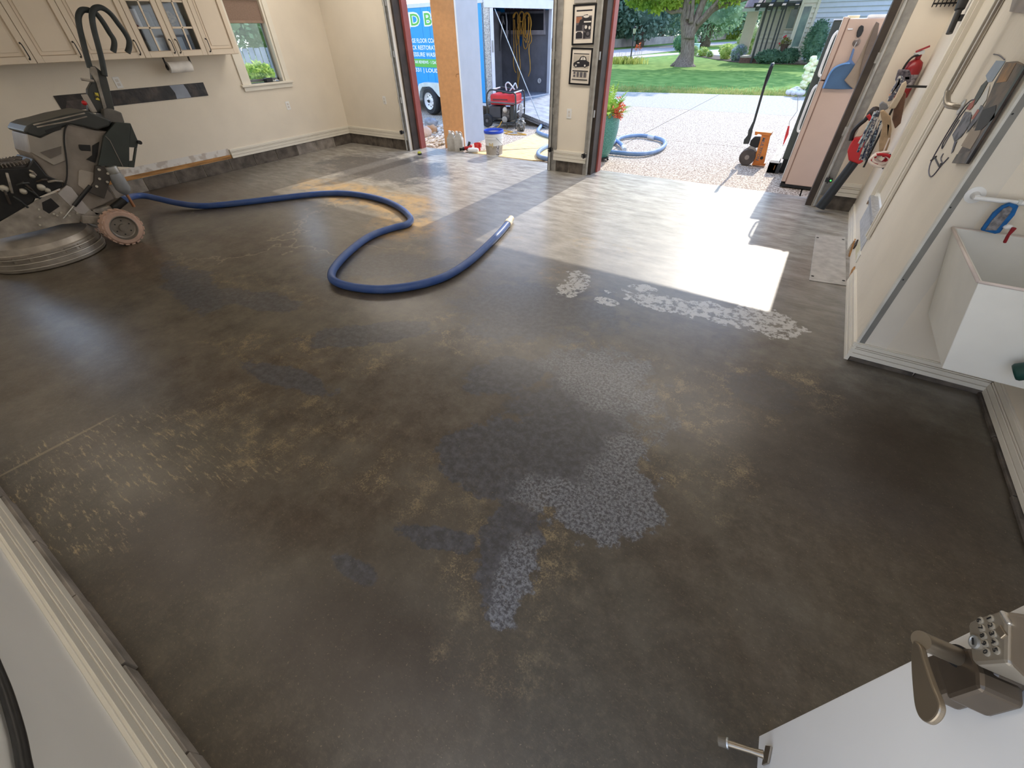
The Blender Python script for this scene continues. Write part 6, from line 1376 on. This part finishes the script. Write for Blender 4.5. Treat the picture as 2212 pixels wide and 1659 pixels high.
# fence along the street
fp = [Vector(PZ(x, y, 0)) for x, y in ((1180, 118), (1323, 103.5), (1456, 93.0), (1500, 90.5), (1568, 84.5))]
t = thing('board_fence', 'weathered grey board fence along the far side of the street', 'fence', tuple(fp[1]))
mb = MB(); 
for i in range(len(fp)-1):
    a, b = fp[i], fp[i+1]; d = b-a; Ln = d.length; d.normalize(); nn_ = Vector((-d.y, d.x, 0)); k = int(Ln/.30)
    for j in range(k):
        p = a+d*(j*.30); h = .72+.03*random.random(); mb.prism([p, p+d*.275, p+d*.275+nn_*.03, p+nn_*.03], (0, 0, h))
mb.build('boards', mat('weathered_board', (146, 142, 146), .85, c2=(178, 172, 172), scale=.9), t, kind='stuff')
for i in range(len(fp)-1):
    a, b = fp[i], fp[i+1]; nn_ = Vector((-(b-a).y, (b-a).x, 0)).normalized()
    for z in (.2, .58): MB().tube([a+nn_*.06+Vector((0,0,z)), b+nn_*.06+Vector((0,0,z))], .03, 4).build('rail', mat('rail_grey', (150, 146, 146), .8) if 'rail_grey' not in D.materials else D.materials['rail_grey'], t)

# round bush, small bushes, utility box
def bush(name, lb, cat, c, r, m, seed, n=900, leaf=.12, group=None, blob=True):
    mb = MB()
    if blob: mb.blob(c, (r[0]*.88, r[1]*.88, r[2]*.88), 3, .12, seed, 3)
    mb.leaves(c, r, n, leaf, seed, .8); tt = thing(name, lb, cat, (c[0], c[1], max(0, c[2]-r[2])), group=group); mb.build('foliage', m, tt, kind='stuff')
    MB().cyl((c[0], c[1], -.03), (c[0], c[1], c[2]), .03+r[0]*.04).build('stem', M_bark, tt); return tt
b = Vector(PZ(1474, 111, 0)); bush('round_bush', 'round clipped green bush left of the maple trunk', 'bush', (b.x+.1, b.y, .60), (.95, .95, .60), M_bush, 1, 1600, .14)
b = Vector(PZ(1581, 83.5, 0)); bush('round_bush', 'far round bush beside the distant fence', 'bush', (b.x, b.y, .9), (2.3, 2, 1.1), M_bushy, 2, 1200, .3)
b = Vector(PZ(1498, 112, 0)); t = thing('utility_box', 'pale green utility box behind the maple trunk', 'utility box', tuple(b))
MB().box(b.x-.4, b.x+.35, b.y-.3, b.y+.3, -.03, .50).build('housing', mat('utility_green', (152, 186, 172), .6), t, bevel=.02); MB().box(b.x-.44, b.x+.39, b.y-.34, b.y+.34, .5, .56).build('lid', mat('utility_lid', (166, 196, 184), .6), t, bevel=.01)
# lamp post with plants
b = Vector((-10.8, 30.58, 0)); t = thing('lamp_post', 'black garden lamp post with glass lantern on the lawn', 'lamp post', tuple(b))
tpz = PV(1369, 55, b.x, b.y)[2]
MB().tube([b+Vector((0,0,-.03)), b+Vector((0,0,.3)), b+Vector((0,0,tpz-.42))], [.05, .038, .034], 10).build('post', M_gk, t, smooth=True)
MB().lathe(b+Vector((0,0,tpz-.42)), Zv, [(.04, 0), (.09, .03), (.10, .05)], 8).build('collar', M_gk, t)
MB().lathe(b+Vector((0,0,tpz-.37)), Zv, [(.075, 0), (.11, .24)], 6).build('glass', mat('lantern_glass', (214, 220, 206), .2), t)
MB().lathe(b+Vector((0,0,tpz-.13)), Zv, [(.14, 0), (.10, .06), (.04, .10), (.02, .15), (.0, .17)], 6).build('cap', M_gk, t)
for k in range(6):
    a = math.pi*k/3; MB().cyl(b+Vector((.08*math.cos(a), .08*math.sin(a), tpz-.37)), b+Vector((.115*math.cos(a), .115*math.sin(a), tpz-.13)), .009, n=5).build('bar', M_gk, t)
t = thing('day_lilies', 'clump of day lilies with orange blooms around the lamp post', 'plant', (b.x, b.y, -.03))
mb = MB(); rng = random.Random(41)
for k in range(420):
    x = b.x+rng.gauss(-.25, .55); y = b.y-.2+rng.gauss(0, .3); a = rng.uniform(0, 6.28); h = rng.uniform(.15, .36); lean = rng.uniform(.03, .2); w = .02
    p = Vector((x, y, -.03)); q = p+Vector((math.cos(a)*lean*.4, math.sin(a)*lean*.4, h)); r_ = q+Vector((math.cos(a)*lean, math.sin(a)*lean, -h*.2)); s_ = Vector((-math.sin(a), math.cos(a), 0))*w
    mb.add([p-s_, p+s_, q+s_, q-s_], [(0,1,2,3)]).add([q-s_, q+s_, r_], [(0,1,2)])
mb.build('leaves', leafmat('lily_leaf', (150, 166, 76), (206, 206, 124), 3), t, kind='stuff')
for k, (dx, h) in enumerate(((.28, .82), (.40, .88), (.5, .76), (.2, .7), (-.75, .55), (-.6, .5), (-.9, .45), (-.35, .55), (.62, .6))):
    p = b+Vector((dx, -.1, -.03)); q = p+Vector((.05, 0, h)); MB().tube([p, q], .008, 5).build('stalk', mat('stalk', (150, 130, 110), .8) if 'stalk' not in D.materials else D.materials['stalk'], t)
    if k < 4: MB().leaves(tuple(q), (.06, .06, .05), 12, .09, k, .4, .8).build('bloom', mat('orange_bloom', (226, 110, 70), .6) if 'orange_bloom' not in D.materials else D.materials['orange_bloom'], t, kind='stuff')

# ------------------------------------------------------------------ neighbouring house
HY = 32.3
M_sid = mat('siding_cream', (196, 190, 178), .7, var=.015); M_sidb = mat('siding_blue_grey', (176, 182, 194), .7, var=.015); M_hw = mat('house_window', (70, 84, 92), .15, c2=(110, 134, 128), scale=1.4); M_beam = mat('dark_beam', (58, 60, 62), .7); M_found = mat('foundation', (140, 136, 128), .85, c2=(110, 104, 98), scale=4)
t = thing('neighbour_house', 'neighbouring house with grey lap siding, tall windows and slatted porch', 'house', (0, 35, -.03))
def hy(px, py, y=HY): return Vector(PY(px, py, y))
def siding(nm, x0, x1, y, z0, z1, m, step=.19):
    mb = MB(); z = z0
    while z < z1:
        zt_ = min(z+step, z1); mb.add([(x0, y-.06, z), (x1, y-.06, z), (x1, y-.006, zt_), (x0, y-.006, zt_), (x0, y-.005, z), (x1, y-.005, z)], [(0,1,2,3), (4,5,1,0)]); z = zt_
    mb.box(x0, x1, y, y+.05, z0, z1)
    return mb.build(nm, m, t, kind='stuff')
xc = hy(1747, 60).x; xl = -2.62; zc_ = 3.6
xb = hy(1727.6, 127.6).x
siding('lap_siding', xb, 9.0, HY, .16, zc_, M_sidb); siding('lap_siding', xl, xb, HY, .16, zc_, M_sid)
MB().box(xb-.06, xb+.06, HY-.08, HY, .1, zc_).build('corner_board', M_sid, t); MB().box(xl-.05, xl+.06, HY-.08, HY, .1, zc_).build('corner_board', M_sid, t)
MB().box(xl-.02, 9, HY-.03, HY+.1, -.03, .16).build('foundation', M_found, t)
def hwin(l, y=HY, fr=.06):
    P = [hy(px, py, y) for px, py in zh(l)]; x0 = min((P[0].x+P[3].x)/2, 99); x1 = (P[1].x+P[2].x)/2; z0 = (P[2].z+P[3].z)/2; z1 = (P[0].z+P[1].z)/2
    w = MB().box(x0-fr, x0, y-.10, y, z0-fr, z1+fr).box(x1, x1+fr, y-.10, y, z0-fr, z1+fr).box(x0, x1, y-.10, y, z0-fr, z0).box(x0, x1, y-.10, y, z1, z1+fr).build('window', M_sid, t)
    ORG[w] = ORG[t]; MB().box(x0, x1, y-.08, y-.065, z0, z1).build('pane', M_hw, w)
hwin([(760,95),(870,85),(690,655),(585,655)])
# porch: recessed wall, floor, roof, posts
PYY = 33.6
pl0 = hy(1625, 118, PYY).x
siding('lap_siding', pl0-.1, xl, PYY, .28, 3.4, M_sid)
hwin([(590,130),(685,130),(600,400),(500,395)], PYY)
MB().box(hy(1690, 100, PYY).x-.15, xl, PYY-.05, PYY-.02, .3, 1.35).build('door_panel', mat('house_white_door', (214, 214, 212), .6), t)
fx = [hy(x, y, 32.5).x for x, y in ((1624, 130), (1692, 135))]
MB().box(-4.95, xl+.05, 32.5, PYY, .22, .30).build('porch_floor', mat('porch_floor', (172, 164, 156), .7), t)
MB().box(-4.95, xl+.05, 32.5, PYY, -.03, .22).build('porch_brick', mat('porch_brick', (112, 84, 76), .85, c2=(84, 62, 58), scale=12), t)
zb_ = hy(1660, 14, 32.4).z
MB().box(-4.95, xl+.3, 32.35, 32.5, zb_-.02, zb_+.16).build('porch_beam', M_beam, t)
for k in range(4):
    x = -4.7+k*.62; MB().obox((x, 33.0, zb_+.26), (0, 1, .35), (1, 0, 0), (0, -.35, 1), 1.0, .09, .09).build('rafter', M_beam, t)
MB().prism([(-3.3, 32.3, zb_+.1), (-1.9, 32.3, zb_+.1), (-1.9, 34, zb_+.75), (-3.3, 34, zb_+.75)], (0, 0, .08)).build('porch_roof', mat('porch_roof', (84, 88, 94), .8), t)
for (a, b_) in (((205,120),(20,860)), ((290,130),(135,720)), ((350,110),(185,760)), ((440,125),(280,720)), ((500,125),(325,705))):
    p = hy(*zh([b_])[0], 32.42); z1 = zb_; x = p.x
    r_ = .055 if a[0] == 205 else .038; MB().box(x-r_, x+r_, 32.38, 32.46, max(-.03, p.z if a[0] != 205 else -.03), z1).build('post', M_beam, t)
# shingled roof with gutter at the left, gable shadow board above
rz0 = hy(1625, 20, 33.8).z
MB().prism([(-5.6, 33.5, rz0), (-4.3, 33.5, rz0), (-4.3, 40, rz0+3.4), (-5.6, 40, rz0+3.4)], (0, 0, .1)).build('roof', mat('reddish_shingle', (142, 112, 112), .85, c2=(178, 150, 148), scale=9, aniso=(1, 4, 1)), t)
MB().box(-5.65, -4.2, 33.42, 33.52, rz0-.10, rz0+.04).build('gutter', M_al, t)
MB().box(-5.5, -4.9, 34.4, 34.5, .0, 3.4).build('left_wing', M_sid, t)
MB().box(xl-.1, 9.2, HY-.5, HY+8, zc_, zc_+.12).build('main_eave', M_beam, t)
# shrubs and flowers by the porch
Mhyd = leafmat('hydrangea', (136, 168, 94), (222, 228, 180), 4); Mdk = leafmat('shrub_dark', (76, 112, 92), (116, 150, 124), 4)
def pb_(px, py): return Vector(PZ(px, py, 0))
for i, (px, py, r, m, lb) in enumerate([(1608, 124, (.75, .6, .85), Mhyd, 'tall white flowering shrub left of the porch posts'), (1567, 119, (.5, .4, .32), M_bushy, 'low yellow-green shrub at the bend of the garden path'),
        (1592, 131, (.42, .4, .38), leafmat('blue_flower_shrub', (132, 166, 130), (186, 194, 216), 5), 'shrub with blue-white flowers in front of the path'), (1565, 128, (.32, .3, .34), M_bushy, 'bright green shrub at the front of the mulch bed'),
        (1517, 121.5, (.32, .3, .26), M_bushy, 'small yellow-green plant right of the maple'), (1532, 124, (.15, .15, .15), Mhyd, 'tiny plant in the mulch right of the maple'), (1498, 118.5, (.26, .2, .26), Mhyd, 'small plant beside the utility box'),
        (1660, 136.5, (.75, .4, .30), Mdk, 'low dark shrub in front of the porch brick'), (1697, 137, (.55, .4, .34), Mdk, 'low green shrub by the house corner'), (1630, 112, (.6, .5, .7), Mhyd, 'pale flowering shrub behind the left porch post'),
        (1758, 127, (.50, .4, .85), Mdk, 'tall dark evergreen shrub against the siding')]):
    b = pb_(px, py); z = {10: .95}.get(i, r[2]*.9); bush('garden_shrub', lb, 'shrub', (b.x, b.y if i < 10 else 31.4, z), r, m, 60+i, 900 if r[0] > .4 else 350, .11, 'shrubs around the porch garden')
t = thing('hanging_planter', 'red flowers in a planter beside the porch', 'planter', hy(*zh([(500, 620)])[0], 32.2))
p = hy(*zh([(500, 600)])[0], 32.2); MB().lathe(p-Vector((0,0,.55)), Zv, [(.12, 0), (.18, .4), (.2, .5)], 12).build('pot', mat('dark_pot', (70, 52, 46), .7), t); MB().leaves(tuple(p), (.22, .2, .2), 160, .12, 5, .3).build('foliage', mat('ochre_foliage', (132, 116, 62), .7, c2=(96, 110, 60), scale=6), t, kind='stuff')
for a, b_ in ((415, 612), (480, 520), (505, 505)):
    q = hy(*zh([(a, b_)])[0], 32.15); MB().blob(q, (.05, .05, .05), 1).build('bloom', mat('house_red_bloom', (190, 40, 60), .6) if 'house_red_bloom' not in D.materials else D.materials['house_red_bloom'], t)
# cream hydrangea and white rocks behind the refrigerator
t = thing('cream_hydrangea', 'cream hydrangea blooms rising beside the refrigerator handles', 'flowers', (-.55, 17.3, 0)); rng = random.Random(2)
for px, py in ((1757,128),(1752,140),(1748,150),(1760,135),(1744,158),(1740,166),(1752,163),(1738,178),(1747,172),(1745,145),(1756,150),(1736,186)):
    c = Vector(PY(px, py, 17.4)); MB().blob(c, (.10, .09, .08), 2, .25, px).build('bloom', mat('cream_petal', (240, 236, 200), .7, c2=(206, 220, 160), scale=12) if 'cream_petal' not in D.materials else D.materials['cream_petal'], t, smooth=True)
mb = MB(); 
for k in range(6): mb.tube([(-.55+rng.uniform(-.1,.1), 17.45, -.03), (-.45+rng.uniform(-.2,.3), 17.45, 1.0)], .012, 5)
mb.leaves((-.35, 17.55, .55), (.32, .25, .5), 420, .12, 3, .3); mb.build('foliage', Mdk, t, kind='stuff')
M_rock = mat('white_rock', (222, 220, 216), .8, c2=(186, 184, 182), scale=8)
for k, (px, py, r) in enumerate(((1706,203,.13),(1716,204,.12),(1728,205,.12),(1712,198,.10),(1724,199,.11),(1734,200,.11),(1719,194,.09),(1732,193,.10))):
    c = Vector(PZ(px, py, .04)); tag(MB().blob((c.x, c.y, .05+r*.3), (r, r*.8, r*.62), 2, .12, k, 2).build('white_rock', M_rock, smooth=True), ('leftmost white rock of the pile left of the refrigerator', 'second white rock in the front row of the pile', 'front white rock nearest the refrigerator', 'leftmost white rock of the back row of the pile', 'middle white rock of the back row of the pile', 'back row white rock nearest the refrigerator', 'small white rock at the very back of the pile', 'small white rock at the back beside the hydrangea')[k], 'rock', 'pile of white rocks')
# gravel and boulders left of the tall cabinet
t_ = MB(); rng = random.Random(8)
MB().prism([(-9.5, 6.42, -.014), (-5.75, 6.42, -.014), (-6.15, 7.6, -.014), (-6.9, 8.35, -.014), (-9.5, 8.7, -.014)], (0, 0, .012)).build('gravel_bed', mat('gravel_fines', (176, 150, 130), .9, c2=(206, 190, 172), scale=40), kind='structure')
for k in range(1500):
    x = rng.uniform(-8.2, -5.8); y = rng.uniform(6.45, 8.4)
    if y > 6.45+( -5.75-x)*1.9+.2 or y > 8.35: continue
    r = rng.uniform(.018, .045); t_.blob((x, y, .0+r*.3), (r, r*rng.uniform(.6, 1), r*.6), 1, .1, k)
t_.build('pea_gravel', mat('pea_gravel', (196, 176, 150), .7, c2=(226, 216, 206), scale=14, thr=(.4, .6), detail=1), kind='stuff', label='rounded tan pea gravel left of the tall cabinet', cat='gravel', smooth=True)
def rock(lb, px, py, r, c1, c2, seed):
    c = Vector(PZ(px, py, 0)); tag(MB().blob((c.x, c.y+r[1]*.6, r[2]*.7), r, 3, .16, seed, 1.6).build('boulder', mat('boulder_%d' % seed, c1, .8, c2=c2, scale=6), smooth=True), lb, 'rock')
rock('grey boulder farthest back in the gravel bed', 928, 274, (.17, .12, .10), (120, 122, 128), (164, 166, 172), 1)
rock('tan boulder in the gravel bed right of the pink one', 930, 288, (.12, .1, .09), (176, 128, 88), (206, 164, 126), 2)
rock('pinkish white boulder at the foot of the red trim', 918, 297, (.11, .1, .11), (206, 176, 160), (232, 214, 202), 3)

# ------------------------------------------------------------------ seen through the left window
t = thing('yard_fence', 'grey wooden yard fence seen through the side window', 'fence', (-19, 12, -.03)); mb = MB()
za, zb2 = PX(535, 103, -19)[2], PX(585, 150, -19)[2]
zt1 = PX(520, 102, -19)[2]
for k in range(70):
    y = 5+k*.24; MB().v
    mb.box(-19.03, -19, y, y+.20, -.03, PX(545, 104, -19)[2]+.02*(k % 2))
mb.build('pickets', mat('yard_fence_grey', (122, 130, 136), .85, c2=(156, 162, 166), scale=2), t, kind='stuff')
for z in (.3, .8): MB().box(-19.1, -19.03, 5, 21.8, z, z+.08).build('rail', M_bark, t)
tag_ = [('broad green tree behind the yard fence, left in the window', -24, 11.5, 3.4), ('broad green tree behind the yard fence, right in the window', -24, 16.5, 3.2), ('green tree farther along behind the yard fence', -25, 20.5, 3.4), ('green tree at the near end behind the yard fence', -23, 6.5, 3.4)]
for k, (lb, x, y, r) in enumerate(tag_):
    t = thing('yard_tree', lb, 'tree', (x, y, -.03), group='trees behind the yard fence')
    MB().tube([(x, y, -.03), (x, y, 3)], .2, 8).build('trunk', M_bark, t); mb = MB().blob((x, y, 3.3), (r*.8, r*.8, 2.5), 3, .2, k); mb.leaves((x, y, 3.2), (r, r, 3.1), 5000, .22, k, .6)
    mb.build('crown', leafmat('yard_leaf%d' % k, (126, 164, 110), (184, 208, 158), 1.2), t, kind='stuff')
b = Vector(PX(562, 170, -11.5)); bush('flowering_bush', 'yellow-green flowering bush just outside the side window', 'bush', (b.x, b.y, PX(562, 160, -11.5)[2]), (.27, .32, .19), leafmat('window_bush', (120, 160, 60), (222, 226, 124), 12), 7, 900, .09)
b = Vector(PX(546, 150, -13.5)); zt2 = PX(546, 131, -13.5)[2]
t = thing('garden_pedestal', 'white capped garden post seen through the side window', 'post', (b.x, b.y, -.03))
MB().lathe((b.x, b.y, -.03), Zv, [(.14, 0), (.12, .1), (.10, .2), (.10, zt2-.25)], 12).build('shaft', M_white, t, smooth=True, auto=40); MB().lathe((b.x, b.y, zt2-.28), Zv, [(.12, 0), (.16, .03), (.17, .10), (.12, .16), (.05, .20), (.0, .21)], 12).build('cap', M_white, t, smooth=True, auto=40)
